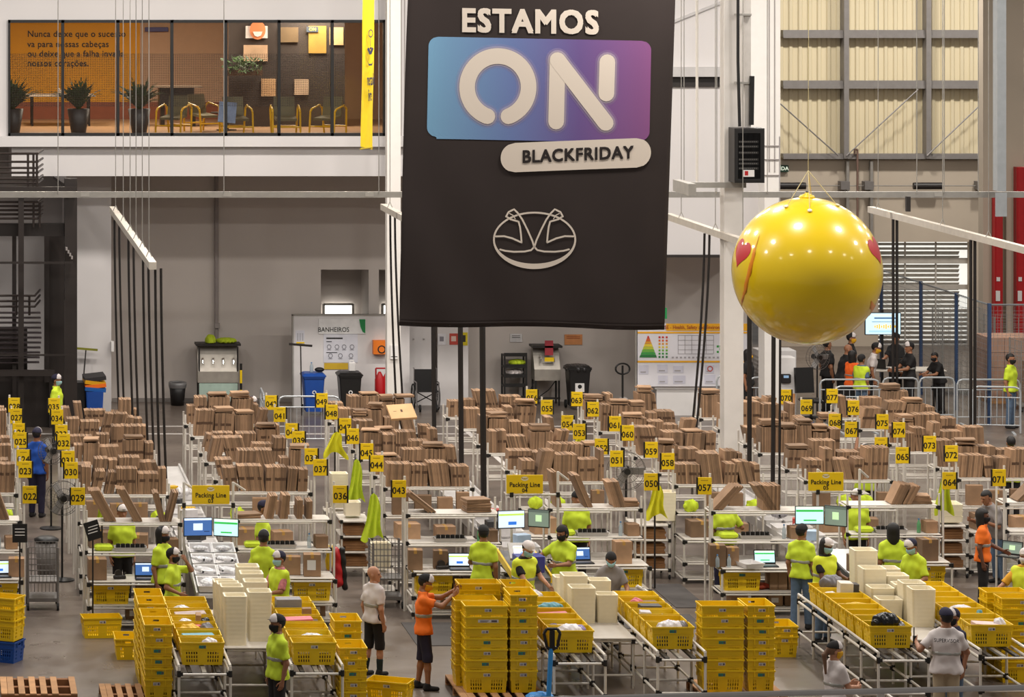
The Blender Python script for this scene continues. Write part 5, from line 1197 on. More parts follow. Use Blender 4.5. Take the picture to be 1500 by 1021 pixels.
for x in (-.2, .2): q = MB(); q.box(x-.08, .2, .06, x+.08, 1.3, .12); q.obj('fork', lgrey_m, t)
q = MB(); q.tube((-.06, 0, .09), (.06, 0, .09), .09, 12); q.obj('wheel', rubber_m, t)
# safety board
YH = 81.9
t = thing('safety_board', 'large white health and safety board with an orange header', 'notice board', (0, 0, 0))
pobj('board_panel', 933, 474, 1100, 566, YH, .05, M('board white', 'E3E0E6', .5, var=.02), t)
h_ = pobj('header_strip', 976, 474, 1100, 484.5, YH-.012, .012, M('header orange', 'F2B124', .5), t)
b = MB(); b.text('HSE - Health, Safety and Environment', .125, (XW(1018, YH), YH-.018, ZW(479.5, YH)), bold=.012, sx=.82); b.obj('lettering', M('header ink', 'B5562a', .6, var=0), h_)
for y0, y1 in ((486, 488.5), (528.5, 531)): pobj('orange_rule', 934, y0, 1100, y1, YH-.01, .01, MATS['header orange'], t)
for k, c in enumerate(('C8322b', 'D9622b', 'E29a2b', 'E3c93a', 'B9c43a', '6fae3f', '3f9a44', '2a7a3c')):
    y0, y1 = 492+k*4, 495.6+k*4; hw0, hw1 = .6+k*1.55, .6+(k+1)*1.5
    q = MB(); q.prism([(XW(949.5-hw0, YH), ZW(y0, YH)), (XW(949.5-hw1, YH), ZW(y1, YH)), (XW(949.5+hw1, YH), ZW(y1, YH)), (XW(949.5+hw0, YH), ZW(y0, YH))], YH-.01, YH); q.obj('pyramid_band', M('band '+c, c, .6, var=0), t)
for i, x in enumerate((966, 971, 976.5)):
    for k, c in enumerate(('C8322b', 'D9622b', 'E29a2b', 'E3c93a', '6fae3f', '3f9a44', '2a7a3c')): q = MB(); q.cbox((XW(x, YH), YH-.005, ZW(494+k*4.8, YH)), (.045, .008, .045)); q.obj('chart_dot', M('band '+c, c, .6, var=0), t)
q = MB(); [pbox(q, 993, y, 1045, y+.7, YH-.006, .006) for y in (491, 498, 505, 512, 518)]; [pbox(q, x, 491, x+.7, 518, YH-.006, .006) for x in (993, 1003, 1013, 1023, 1034, 1045)]; q.obj('floor_plan', M('plan grey', 'a9a4a8', .6, var=0), t)
q = MB(); [pbox(q, 984+k*6, 522.5, 987+k*6, 525, YH-.006, .006) for k in range(13)]; q.obj('caption_row', M('plan grey', 'a9a4a8'), t)
for x0, y0, x1, y1 in ((936, 535, 950, 548), (963, 534, 978, 546), (986, 536, 1001, 546), (1033, 535, 1046, 547), (964, 550, 978, 562), (986, 550, 1004, 562), (1032, 549, 1048, 562)):
    p = pobj('sheet', x0, y0, x1, y1, YH-.008, .006, M('sheet lilac', 'd0cedb', .6), t); q = MB(); pbox(q, x0+2, y1-4, x1-4, y1-2, YH-.012, .004); q.obj('print_line', M('plan grey', 'a9a4a8'), p)
q = MB(); [pbox(q, 1050+i*4, 506+j*4, 1053+i*4, 509+j*4, YH-.006, .006) for i, j in ((0, 0), (1, 0), (2, 1), (1, 1), (0, 2), (2, 2), (2, 0))]; q.obj('green_map', M('band 3f9a44', '3f9a44', .6, var=0), t)
q = MB(); n = 16; q.add([(XW(1040, YH)+r*math.cos(2*pi*i/n), YH-.014, ZW(540, YH)+r*math.sin(2*pi*i/n)) for r in (.07, .045) for i in range(n)], [(i, (i+1) % n, n+(i+1) % n, n+i) for i in range(n)]); q.obj('red_ring', M('ring red', 'c0504a', .6, var=0), t)
for px in (932, 1100): q = MB(); q.box(XW(px, YH)-.03, YH, 0, XW(px, YH)+.03, YH+.06, ZW(474, YH)); q.obj('leg', galv_m, t)
t = thing('white_counter', 'long white counter below the safety board', 'counter', (0, 0, 0)); b = MB(); b.box(XW(958, 82.3), 82.0, .0, XW(1062, 82.3), 82.6, ZW(570, 82)); b.obj('counter_body', paper_m, t); b = MB(); b.box(XW(955, 82.3), 81.97, ZW(570, 82), XW(1064, 82.3), 82.65, ZW(566, 82)); b.obj('counter_top', paper_m, t)
b = MB(); pbox(b, 974.5, 451, 977, 467, 79.9, .05); o = b.obj('green_sign_edge', green_m); tag(o, 'narrow green sign seen edge-on beside the banner corner', 'sign')
# ------------------------------------------------------------------ crowd barriers
bar_m = M('barrier zinc', 'B9BDC0', .4, metal=.35)
def barrier(x0, y0, x1, y1, label, h=1.08, n=None):
    v = Vector((x1-x0, y1-y0, 0)); L = v.length; t = thing('crowd_barrier', label, 'barrier', (x0, y0, 0), math.atan2(v.y, v.x), 'crowd barriers')
    b = MB(); r = .022; c = .12
    b.path([(0, 0, .02), (0, 0, h-c), (c*.3, 0, h-c*.3), (c, 0, h), (L-c, 0, h), (L-c*.3, 0, h-c*.3), (L, 0, h-c), (L, 0, .02)], r, 6); b.obj('outer_frame', bar_m, t)
    for z in (.2, h-.24): q = MB(); q.tube((0, 0, z), (L, 0, z), .014, 6); q.obj('rail', bar_m, t)
    k = n or int(L/.13); q = MB()
    for i in range(1, k): q.tube((L*i/k, 0, .2), (L*i/k, 0, h-.24), .008, 4)
    q.obj('bar', bar_m, t)['kind'] = 'stuff'
    for x in (.15, L-.15): q = MB(); q.box(x-.03, -.25, 0, x+.03, .25, .03); q.obj('foot', bar_m, t)
Yb = 76.5
barrier(XW(408, Yb), Yb, XW(502, Yb-.6), Yb, 'crowd barrier before the blue bin, facing the racks', 1.15)
barrier(XW(408, Yb)-.3, Yb+.3, XW(408, Yb)-.25, Yb+1.6, 'short crowd barrier end running back beside the blue bin', 1.15)
Yo = 79.3
for x0, ya, x1, yb, lab in ((1201, 80.2, 1288, 80.2, 'crowd barrier before the people in orange and lime'), (1223, 78.9, 1291, 78.9, 'crowd barrier nearest the racks under sign 076'), (1293, 80.5, 1345, 80.5, 'crowd barrier below the man in the striped black vest'), (1347, 80.6, 1398, 80.6, 'crowd barrier before the seated man in black'), (1402, 80.2, 1494, 80.2, 'crowd barrier before the lime shirt at the far stock'), (1425, 78.9, 1495, 78.7, 'crowd barrier at the corner nearest the far packing line'), (1050, 81.0, 1075, 81.0, 'crowd barrier beside the main pillar base'), (1098, 80.6, 1135, 80.6, 'crowd barrier before the white cabinets')):
    barrier(XW(x0, ya), ya, XW(x1, yb), yb, lab)
# ------------------------------------------------------------------ office island and stock at the far right
t = thing('white_cabinet', 'white louvred sided cabinet behind the balloon cables', 'cabinet', (XW(1112, 82.5), 82.5, 0)); w = .9
b = MB(); b.bbox_((w/2, .35, .75), (w, .7, 1.5), .01); b.obj('cabinet_body', paper_m, t)
for k in range(6): q = MB(); q.box(.0-.012, .08, .8+k*.1, 0, .62, .85+k*.1); q.obj('louvre', lgrey_m, t)
t = thing('white_kiosk', 'white kiosk counter with an orange base strip and a small dark printer', 'kiosk', (XW(1137, 81.2), 81.2, 0)); b = MB(); b.bbox_((.23, .3, .75), (.5, .5, 1.45), .01); b.obj('kiosk_body', paper_m, t); b = MB(); b.box(.0, .035, .35, .46, .045, .62); b.obj('orange_strip', M('strip peach', 'E6A46a', .6), t)
b = MB(); b.bbox_((.23, .02, .98), (.24, .1, .22), .02); q = b.obj('printer', dark_m, t); b = MB(); b.box(.17, -.035, 1.0, .29, -.03, 1.06); b.obj('display', M('printer display', '8fb0d0', .3, emit=.3), q)
for k in range(2): crate(XW(1168, 76.5), 76.5, .12+k*NEST*1.0, 0, 'blue plastic crate, ' + ('lower' if k == 0 else 'upper') + ' of the pair behind sign 069', col='b')
plain('crate_dolly', 'low black dolly under the blue crates behind sign 069', 'dolly', lambda q: (q.bbox_((0, 0, .095), (.6, .42, .05), .01), [q.tube((sx, sy-.02, .035), (sx, sy+.02, .035), .035, 8) for sx in (-.24, .24) for sy in (-.15, .15)]), black_m, (XW(1168, 76.5), 76.5, 0))
t = thing('dashboard_screen', 'large lit dashboard screen on a stand over the office island', 'screen', (XW(1293, 85), 85., 0)); zc = ZW(474, 85); b = MB(); b.bbox_((0, 0, zc), (.9, .05, .56), .008); b.obj('screen_housing', black_m, t)
sm = MB(); mats = [M('dash '+c, c, .4, var=0, emit=1.0) for c in ('BFE0F2', '39577f', 'E0b848', '9fc6da')]
sm.cbox((0, -.028, zc), (.86, .006, .52)); sm.cur = 1; sm.cbox((.08, -.033, zc+.14), (.6, .004, .035)); sm.cbox((.02, -.033, zc+.05), (.6, .004, .012)); sm.cur = 2; [sm.cbox((-.2+i*.055, -.033, zc-.07), (.035, .004, .06+.03*(i % 3))) for i in range(10)]; sm.cbox((.0, -.033, zc+.21), (.5, .004, .012)); sm.cur = 3; sm.cbox((.0, -.033, zc-.19), (.7, .004, .05)); sm.obj('screen', mats, t)
b = MB(); b.box(-.03, .03, 0, .03, .08, zc+.35); b.bbox_((0, .05, .02), (.6, .5, .04), .01); b.obj('stand', black_m, t)
t = thing('office_desk', 'long pale desk crowded with laptops behind the barriers', 'desk', (XW(1262, 82.2), 82.75, 0)); b = MB(); b.bbox_((1.1, .5, .96), (2.3, .8, .04), .01); b.obj('desk_top', M('desk pale', 'cfc6ba', .5), t)
for x in (.05, 2.15):
    for y in (.15, .85): q = MB(); q.box(x-.02, y-.02, 0, x+.02, y+.02, .94); q.obj('leg', dark_m, t)
for k, (x, lab) in enumerate(((.75, 'dark laptop at the near end of the pale office desk'), (1.3, 'dark laptop mid way on the pale office desk'))): laptop(XW(1262, 82.2)+x, 83.25, .985, pi*.8, 'white', lab)
t = thing('office_chair', 'black office chair standing among the people by the balloon', 'chair', (XW(1188, 80.9), 80.9, 0)); b = MB(); b.bbox_((0, 0, .5), (.5, .5, .08), .03); b.obj('seat', black_m, t); b = MB(); b.obox((-.1, .26, .95), (.46, .08, .6), (-.1, 0, .2)); b.obj('backrest', black_m, t)
for i in range(5): a = 2*pi*i/5; q = MB(); q.tube((0, 0, .12), (.32*math.cos(a), .32*math.sin(a), .07), .025); q.obj('base_arm', black_m, t); q = MB(); q.ball((.32*math.cos(a), .32*math.sin(a), .045), .045, 8, 5); q.obj('caster', rubber_m, t)
b = MB(); b.tube((0, 0, .12), (0, 0, .48), .03); b.obj('gas_column', dark_m, t)
def pedestal_fan(x, y, z, rz, label, h=1.5, r=.36):
    t = thing('pedestal_fan', label, 'fan', (x, y, z), rz); b = MB(); b.tube((0, 0, .03), (0, 0, h), .02, 8); b.obj('pole', black_m, t); b = MB(); b.lathe([(.22, 0), (.22, .02), (.05, .05)], n=18); b.obj('fan_base', black_m, t)
    b = MB(); n = 28
    for yy, rr in ((-.09, r), (.03, r), (-.13, r*.6), (-.12, r*.3)): b.path([(rr*math.cos(2*pi*i/n), yy, h+rr*math.sin(2*pi*i/n)) for i in range(n+1)], .006, 4)
    for i in range(n): a = 2*pi*i/n; b.path([(r*math.cos(a), .03, h+r*math.sin(a)), (r*math.cos(a), -.09, h+r*math.sin(a)), (r*.6*math.cos(a), -.13, h+r*.6*math.sin(a)), (.05*math.cos(a), -.13, h+.05*math.sin(a))], .003, 4)
    b.obj('guard_cage', M('fan cage grey', '6a6663', .4, metal=.4), t)
    for i in range(3): a = 2*pi*i/3; q = MB(); q.obox((.55*r*math.cos(a), -.04, h+.55*r*math.sin(a)), (r*.85, .012, r*.42), (.35, -a, 0)); q.obj('blade', M('fan blade grey', '9a9693', .5), t)
    b = MB(); b.tube((0, -.14, h), (0, -.03, h), .055, 12); b.tube((0, -.03, h), (0, .16, h), .09, 12, .06); b.obj('motor_housing', black_m, t)
pedestal_fan(XW(1197, 81.6), 81.6, 0, .4, 'tall pedestal fan beside the office chair under the balloon', 1.45, .3)
# fence of mesh panels with blue posts
XF = 24.75
t = thing('mesh_fence', 'tall wire mesh fence with blue posts around the far stock', 'fence', (0, 0, 0)); bp = M('post blue', '2E4468', .5)
ys_ = (80.4, 83.0, 86.0, 89.6)
for y in ys_: q = MB(); q.box(XF-.035, y-.05, 0, XF+.035, y+.05, 2.85); q.obj('post', bp, t)
for x in (27.6,): q = MB(); q.box(x-.05, 80.35, 0, x+.05, 80.45, 2.85); q.obj('post', bp, t)
wire = M('mesh wire', '8a8d90', .4, metal=.4)
for a, c in zip(ys_, ys_[1:]):
    q = MB(); k = int((c-a)/.12)
    for i in range(k+1): q.tube((XF, a+(c-a)*i/k, .1), (XF, a+(c-a)*i/k, 2.8), .004, 4, cap=False)
    for i in range(24): q.tube((XF, a, .1+i*.117), (XF, c, .1+i*.117), .004, 4, cap=False)
    q.tube((XF, a, 2.82), (XF, c, 2.82), .02, 6); q.obj('mesh_panel', wire, t)
q = MB()
for i in range(29): q.tube((XF+i*.1, 80.4, .1), (XF+i*.1, 80.4, 2.8), .0035, 4, cap=False)
for i in range(24): q.tube((XF, 80.4, .1+i*.117), (27.6, 80.4, .1+i*.117), .0035, 4, cap=False)
q.tube((XF, 80.4, 2.82), (27.6, 80.4, 2.82), .02, 6); q.obj('mesh_panel', wire, t)
def wire_cage(x, y, w, d, h, label):
    t = thing('roll_cage', label, 'cage', (x, y, 0), 0); q = MB()
    for a in range(9):
        q.tube((w*a/8, 0, .15), (w*a/8, 0, h), .006, 4); q.tube((w*a/8, d, .15), (w*a/8, d, h), .006, 4); q.tube((0, d*a/8, .15), (0, d*a/8, h), .006, 4); q.tube((w, d*a/8, .15), (w, d*a/8, h), .006, 4)
    for a in range(8):
        z = .15+(h-.15)*a/7; q.path([(0, 0, z), (w, 0, z), (w, d, z), (0, d, z), (0, 0, z)], .006, 4)
    q.obj('wire_sides', galv_m, t)
    for a in (0, w):
        for c in (0, d): p = MB(); p.tube((a, c, .1), (a, c, h+.02), .016, 6); p.obj('corner_post', galv_m, t); p = MB(); p.tube((a-.02, c, .06), (a+.02, c, .06), .06, 10); p.obj('wheel', rubber_m, t)
    p = MB(); p.box(0, 0, .13, w, d, .16); p.obj('deck', galv_m, t)
wire_cage(25.3, 86, 1.2, .9, 2.1, 'tall empty wire roll cage behind the mesh fence'); wire_cage(26.7, 86.3, 1.2, .9, 1.9, 'wire roll cage holding cartons behind the mesh fence'); wire_cage(26.2, 82.6, 1.1, .9, 1.7, 'wire roll cage nearest the fence with flat cartons')
for k, (x, y, z, w, h) in enumerate(((26.85, 86.75, .17, .9, .5), (26.9, 86.75, .675, .8, .45), (26.35, 83.05, .17, .8, .5), (26.37, 83.05, .675, .76, .5))): carton_box(x+w/2-.02*0, y, z, w*.8, .5, h, 0, ('lower' if k % 2 == 0 else 'upper')+' brown carton inside the '+('far' if k < 2 else 'near')+' wire roll cage', lab=k == 3)
def wrapped_pallet(x, y, w, d, h, label):
    t = thing('wrapped_pallet', label, 'pallet load', (x, y, 0)); b = MB()
    for k in range(3): b.box(0, d*k*.42, 0, w, d*k*.42+.12, .1)
    b.box(0, 0, .1, w, d, .13); b.obj('pallet_base', wood_m, t)
    b = MB(); nx, nz = 3, 4
    for i in range(nx):
        for k in range(nz): b.bbox_((w*(i+.5)/nx, d/2, .13+h*(k+.5)/nz), (w/nx-.012, d, h/nz-.01), .006)
    b.obj('carton_block', M('kraft pink carton', 'B08468', .75, var=.12, scale=3, island=.12), t)
    b = MB(); b.loft([rrect(w+.03, d+.03, .05, .12, c=(w/2, d/2)), rrect(w+.03, d+.03, .05, h+.14, c=(w/2, d/2))]); b.obj('stretch_wrap', M('stretch wrap', 'e8dcd8', .12, var=.2, scale=2, alpha=.14), t)
    return t
wrapped_pallet(28.0, 82.2, 1.3, 1.1, 1.75, 'stretch-wrapped pallet of cartons behind the lime shirt'); wrapped_pallet(29.5, 82.4, 1.2, 1.1, 1.8, 'stretch-wrapped pallet of cartons at the picture edge'); wrapped_pallet(25.9, 84.2, 1.2, 1.1, 1.5, 'stretch-wrapped pallet of cartons behind the fence corner')
for k, (x, z, rr) in enumerate(((28.3, 1.9, .3), (28.9, 1.9, -.2), (29.9, 1.95, .2))): 
    o = carton_box(x+.1, 82.7, z, .5, .45, .2, rr, ['tilted open carton on the first wrapped pallet', 'second open carton on the first wrapped pallet', 'open carton on the wrapped pallet at the picture edge'][k])
t = thing('forklift', 'yellow forklift mast and cab behind the wrapped pallets', 'forklift', (31.2, 87.2, 0)); b = MB(); b.bbox_((0, 0, 2.2), (1.2, 1.4, .7), .05); b.obj('cab', M('forklift yellow', 'D9A514', .4), t); b = MB(); b.bbox_((0, 0, .95), (1.1, 1.5, 1.5), .05); b.obj('chassis', M('forklift red', '8d2a22', .5), t)
for sx in (-.45, .45): q = MB(); q.tube((sx-.1, -.4, .25), (sx+.1, -.4, .25), .25, 16); q.obj('wheel', rubber_m, t)
# ------------------------------------------------------------------ wings of packing stations
FR = (0, .252, .374, .557, .661, .852, 1.)
WINGS = [  # first sign, X of the rack, sign side (-1: sign beyond the low-X end), Y of first and last row
    (22, -.20, 1, 56.5, 68.0), (29, 2.44, -1, 56.3, 67.9), (36, 4.94, 1, 56.6, 68.3), (43, 7.85, -1, 57.2, 68.7),
    (50, 10.34, 1, 57.8, 69.4), (57, 13.03, -1, 57.5, 69.0), (64, 15.47, 1, 58.1, 69.3), (71, 18.26, -1, 58.4, 69.3)]
def row_y(w, i): return w[3] + FR[i]*(w[4]-w[3])
POS = {2: 'second', 3: 'third', 4: 'fourth', 5: 'fifth', 6: 'sixth', 7: 'rearmost'}
STUFF = MB(); NIND = [0]
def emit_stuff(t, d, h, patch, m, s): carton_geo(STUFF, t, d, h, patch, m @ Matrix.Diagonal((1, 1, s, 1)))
def emitter(num):
    def e(t, d, h, patch, m, s):
        if NIND[0] >= 300: return emit_stuff(t, d, h, patch, m, s)
        NIND[0] += 1
        o = mobj('flat_carton', carton_variant(t, d, h, patch)); o.matrix_basis = m @ Matrix.Diagonal((1, 1, s, 1))
        tag(o, f'flat brown carton filed on the rack under sign {num:03d}', 'carton', 'flat brown cartons filed on the racks')
    return e
def lean_bundle(emit, x, y, n, tilt, h, d=.42, t=.03, patch=0):
    c, s = math.cos(tilt), abs(math.sin(tilt))
    for i in range(n):
        m = Matrix.Translation((x+t*1.1/c*i, y, Z_TOP+.02+t/2*s+.0)) @ Matrix.Rotation(tilt, 4, 'Y'); emit(t, d, h, patch, m, RND.uniform(.96, 1.))
ROW1 = {22: [(.9, 6, -.35, .5)], 29: [(.05, 5, -.5, .6), (.52, 4, -.5, .62), (.95, 3, -.25, .5), (1.3, 3, .25, .5)], 36: [(.48, 4, .2, .4), (.72, 4, .12, .4), (1.0, 3, .03, .32), (1.16, 3, .02, .3)],
        43: [(.1, 3, -.9, .55)], 50: [(.12, 3, -.15, .62), (.35, 4, -.4, .6), (.85, 6, -.3, .46)], 57: [(.02, 4, .75, .55), (.7, 4, -.55, .5), (.86, 9, .02, .42)],
        64: [(.75, 5, .45, .38), (.95, 4, .5, .36)], 71: [(.2, 4, .8, .5), (.7, 6, .1, .45)]}
for w in WINGS:
    e = emitter(w[0])
    for (x, n, tl, h) in ROW1.get(w[0], ()): lean_bundle(e, w[1]+x+(.28 if tl < -.2 else .02), row_y(w, 0)+.26, n, tl, h)
for wi, w in enumerate(WINGS):
    n0, X0, side, Yf, Yr = w
    for i in range(7):
        y = row_y(w, i); num = n0+i
        if wi == 0 and i > 5: pass
        station(X0, y, f"white pipe packing station under sign {num:03d} with {'laptop desk' if i == 0 else 'flat cartons on its top shelf'}", i < 2)
        sx = X0-.15 if side < 0 else X0+SWD+.15
        station_sign(f'{num:03d}', sx, y-.09, -side, 2.06+RND.uniform(-.015, .02))
        if i == 1: file_row(X0+.04, X0+SWD-.03, y+.26, Z_TOP+.02, emitter(num), lo=.34, hi=.6)
        elif i > 1: file_row(X0+.04, X0+SWD-.03, y+.26, Z_TOP+.02, emit_stuff, t=.024, lo=.3, hi=.56, lie=True)
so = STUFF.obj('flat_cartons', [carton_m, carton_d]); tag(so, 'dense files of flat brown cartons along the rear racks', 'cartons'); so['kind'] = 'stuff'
print('individual cartons', NIND[0], 'stuff verts', len(STUFF.v))
# ------------------------------------------------------------------ gantries with the line signs, conveyors, chutes
LINES = {3: (4.04, 4.85, 56.2, 'Packing line 03'), 4: (9.5, 10.27, 56.6, 'Packing line 04'), 5: (14.68, 15.38, 57.0, 'Packing line 05')}
for k, (xa, xb, y, nm) in LINES.items():
    zb_ = ZW(740 if k == 3 else 724.5 if k == 4 else 720.5, y)
    t = thing('line_gantry', f'white pipe gantry holding the yellow packing line sign numbered 0{k}', 'gantry', (0, y, 0), 0, 'packing line gantries')
    for x in (xa, xb): q = MB(); q.tube((x, 0, 0), (x, 0, zb_+.38), .022, 8); q.obj('post', white_pipe, t); q = MB(); q.cbox((x, 0, zb_), (.06, .06, .08)); q.obj('joint', joint_m, t)
    q = MB(); q.tube((xa-.1, 0, zb_), (xb+.05, 0, zb_), .02, 8); q.obj('crossbar', white_pipe, t)
    for x in (xa, xb): q = MB(); q.path([(x, 0, zb_+.36), (x-.12, -.0, zb_+.46), (x-.3, .05, zb_+.5)], .016, 6) if False else q.tube((x, 0, zb_+.37), (x+.22, .3, zb_+.2), .02, 8); q.obj('brace', white_pipe, t)
    px = {3: (281, 336), 4: (741.5, 795), 5: (1183.5, 1235)}[k]; sxa, sxb = XW(px[0], y), XW(px[1], y); hgt = .31
    q = MB(); q.bbox_(((sxa+sxb)/2, -.02, zb_+.02+hgt/2), (sxb-sxa, .015, hgt), .004); sp = q.obj('sign_panel', sign_y, t)
    q = MB(); q.text('Packing Line', .108, ((sxa+sxb)/2, -.0295, zb_+.165), bold=.022, sx=.9); q.text(f'0{k}', .09, ((sxa+sxb)/2, -.0295, zb_+.07), bold=.022); q.obj('lettering', ink_m, sp)
    q = MB(); cx, cz = (sxa+sxb)/2, zb_+.268
    q.add([(cx+.062*math.cos(a), -.029, cz+.036*math.sin(a)) for a in [2*pi*i/24 for i in range(24)]], [tuple(range(24))]); q.obj('emblem_oval', M('emblem pale', 'E8DCC0', .6, var=0), sp)
    q = MB(); [q.add([(cx+s*x, -.0305, cz+z) for x, z in ((.0, -.012), (.012, -.012), (.058, .012), (.05, .02), (.01, .002), (0, .012))], [tuple(range(6)) if s < 0 else tuple(range(5, -1, -1))]) for s in (-1, 1)]; q.obj('emblem_hands', M('emblem gold', 'B89818', .6, var=0), sp)
    t = thing('packing_conveyor', f'long white packing conveyor running back between the racks of line 0{k}', 'conveyor', (0, 0, 0), 0, 'packing conveyors'); Y0, Y1 = y+1.1, y+12
    xm = (xa+xb)/2; hw_ = .36 if k != 5 else .3
    q = MB(); q.box(xm-hw_, Y0, .76, xm+hw_, Y1, .80); q.obj('belt', M('belt white', 'CFCBC8', .4, var=.05), t)
    for s in (-1, 1):
        q = MB(); q.box(xm+s*hw_-.02, Y0, .7, xm+s*hw_+.02, Y1, .86); q.obj('side_rail', lgrey_m, t)
        for j in range(6): q = MB(); q.box(xm+s*hw_-.02, Y0+j*2.15, 0, xm+s*hw_+.02, Y0+j*2.15+.05, .7); q.obj('leg', galv_m, t)
    for j in range({3: 9, 4: 6, 5: 5}[k]):
        for s in (-1, 1):
            yy = Y0+.45+j*.8+RND.uniform(-.05, .05); xx = xm+s*.17; b = MB(); hh = .14
            b.loft([rrect(.26, .42, .02, 0), rrect(.3, .48, .02, hh), rrect(.32, .5, .02, hh), rrect(.32, .5, .02, hh-.012), rrect(.28, .46, .02, hh-.012), rrect(.25, .41, .02, .02)])
            o = b.obj('plastic_tray', M('tray white', 'E6E2E0', .4, var=.03), None, False, (xx, yy, .803)); tag(o, f'shallow white plastic tray on the conveyor of line 0{k}', 'tray', 'white trays on the packing conveyors')
def chute(k, xa, xb, Y0, Y1, z0, z1, deckm, edge, edgem, label):
    t = thing('sorting_chute', label, 'chute', (0, 0, 0)); q = MB()
    q.add([(xa, Y0, z0), (xb, Y0, z0), (xb, Y1, z1), (xa, Y1, z1), (xa, Y0, z0-.05), (xb, Y0, z0-.05), (xb, Y1, z1-.05), (xa, Y1, z1-.05)], [(0,1,2,3), (7,6,5,4), (0,4,5,1), (1,5,6,2), (2,6,7,3), (3,7,4,0)]); q.obj('deck', deckm, t)
    for x in (xa, xb):
        q = MB(); s = -1 if x == xa else 1; q.add([(x, Y0, z0-.08), (x+s*.035, Y0, z0-.08), (x+s*.035, Y0, z0+.04), (x, Y0, z0+.04), (x, Y1, z1-.08), (x+s*.035, Y1, z1-.08), (x+s*.035, Y1, z1+.04), (x, Y1, z1+.04)], [(0,1,2,3), (7,6,5,4), (0,4,5,1), (1,5,6,2), (2,6,7,3), (3,7,4,0)]); q.obj('side_strip', edgem if (x == xb or edge) else galv_m, t)
        for Y, z in ((Y0+.1, z0), (Y1-.1, z1)): q = MB(); q.box(x-.02, Y-.02, 0, x+.02, Y+.02, z-.06); q.obj('leg', galv_m, t)
    return t
strip_y = M('edge amber', 'E2A21B', .45)
chute(3, 4.08, 4.8, 53.6, 56.0, .92, 1.27, M('deck pale', 'D4D0CC', .4), False, strip_y, 'sloped white tray chute with an amber edge under the packing line 03 monitors')
for r in range(4):
    for c in range(2):
        y = 53.9+r*.56; z = .935+(y-53.6)*.1458; x = 4.26+c*.375
        b = MB(); b.loft([rrect(.32, .46, .02, .0), rrect(.36, .5, .02, .11), rrect(.37, .52, .02, .11), rrect(.33, .47, .02, .1), rrect(.3, .44, .02, .015)]); o = b.obj('plastic_tray', MATS['tray white'], None, False, (x, y, z+.005)); o.rotation_euler = (.145, 0, 0)
        tag(o, f"white tray of clear bags on the sloped chute, {ORD[r]} from its low end, {'window' if c == 0 else 'amber-edge'} side", 'tray')
        parcel(x, y, z+.06, .22, .32, .075, (.145, 0, r), bag_m, f"clear bagged goods in the chute tray {ORD[r]} from its low end, {'plain' if c == 0 else 'amber-edge'} side")
chute(4, 9.26, 9.82, 54.75, 56.5, .98, 1.12, M('belt dark', '5b5a5c', .5, var=.08), True, M('edge yellow', 'E6BE1C', .45), 'dark sorting belt with yellow edges under the packing line 04 monitors')
t = thing('touch_kiosk', 'slanted grey touch-screen kiosk on the dark sorting belt', 'kiosk', (9.5, 55.6, 1.09), 0); b = MB(); b.obox((0, 0, .17), (.42, .05, .34), (-.9, 0, 0)); b.box(-.05, .02, 0.0, .05, .12, .15); b.obj('kiosk_housing', lgrey_m, t); q = mobj('screen', ui_screen(.27, .19, 'white'), t, (0, -.022, .19), (-.9, 0, 0))
chute(5, 14.72, 15.2, 54.95, 56.9, .92, 1.08, M('deck cool white', 'C9CACC', .35, var=.05), True, M('edge graphite', '3d3b3c', .5), 'pale sorting chute with graphite edges under the packing line 05 monitors')
for nm, x, y, z, w, h, rz, sch, lab in (
    (3, XW(290, 55.9), 55.9, ZW(772, 55.9), .48, .31, .12, 'blue', 'monitor with a blue dialog screen under the packing line 03 sign'),
    (3, XW(331, 55.9), 55.9, ZW(773, 55.9), .42, .3, -.3, 'green', 'monitor with a pale green screen under the packing line 03 sign'),
    (4, XW(749, 56.2), 56.2, ZW(761, 56.2), .47, .3, .2, 'white', 'bright monitor under the packing line 04 sign'),
    (4, XW(789, 56.2), 56.2, ZW(759.5, 56.2), .36, .3, -.42, 'dark', 'dim green-grey monitor under the packing line 04 sign'),
    (5, XW(1186, 56.6), 56.6, ZW(755, 56.6), .48, .31, 0., 'green', 'monitor with a pale cyan screen under the packing line 05 sign'),
    (5, XW(1224, 56.6), 56.6, ZW(756, 56.6), .38, .34, -.55, 'dark', 'dim monitor turned aside under the packing line 05 sign')):
    monitor(x, y, z, w, h, rz, sch, lab)
# ------------------------------------------------------------------ what stands on the front stations
def at(px, w, dy, z): y = w[3]+dy; return XW(px, y), y, z
W = {w[0]: w for w in WINGS}
zd, zl, zbt, zm = Z_DESK+.001, Z_LOW+.002, Z_BOT+.002, Z_MID+.02
for n, px, rz, sch in ((22, 0, .1, 'white'), (29, 214, 0, 'blue'), (36, 397, .1, 'white'), (43, 674, 0, 'white'), (50, 853, .1, 'blue'), (57, 1123, 0, 'green'), (64, 1313, -.1, 'white'), (71, 1478, -.7, 'dark')):
    x, y, z = at(px, W[n], -.5, zd); laptop(x, y, z, rz, sch, f'black laptop open on the desk under sign {n:03d}')['group'] = 'laptops on the front desks'
for n, px, st in ((22, -2, 'w'), (29, 160, 'w'), (36, 461, 'w'), (43, 630, ''), (50, 912, 't'), (57, 1077, 't'), (64, 1364, 'w')):
    x, y, z = at(px, W[n], -.4, zl); x = min(max(x, W[n][1]+.37), W[n][1]+SWD-.37); crate(x, y, z, 0, f'yellow plastic crate on the lower shelf under sign {n:03d}', 'crates under the front desks', st or None)
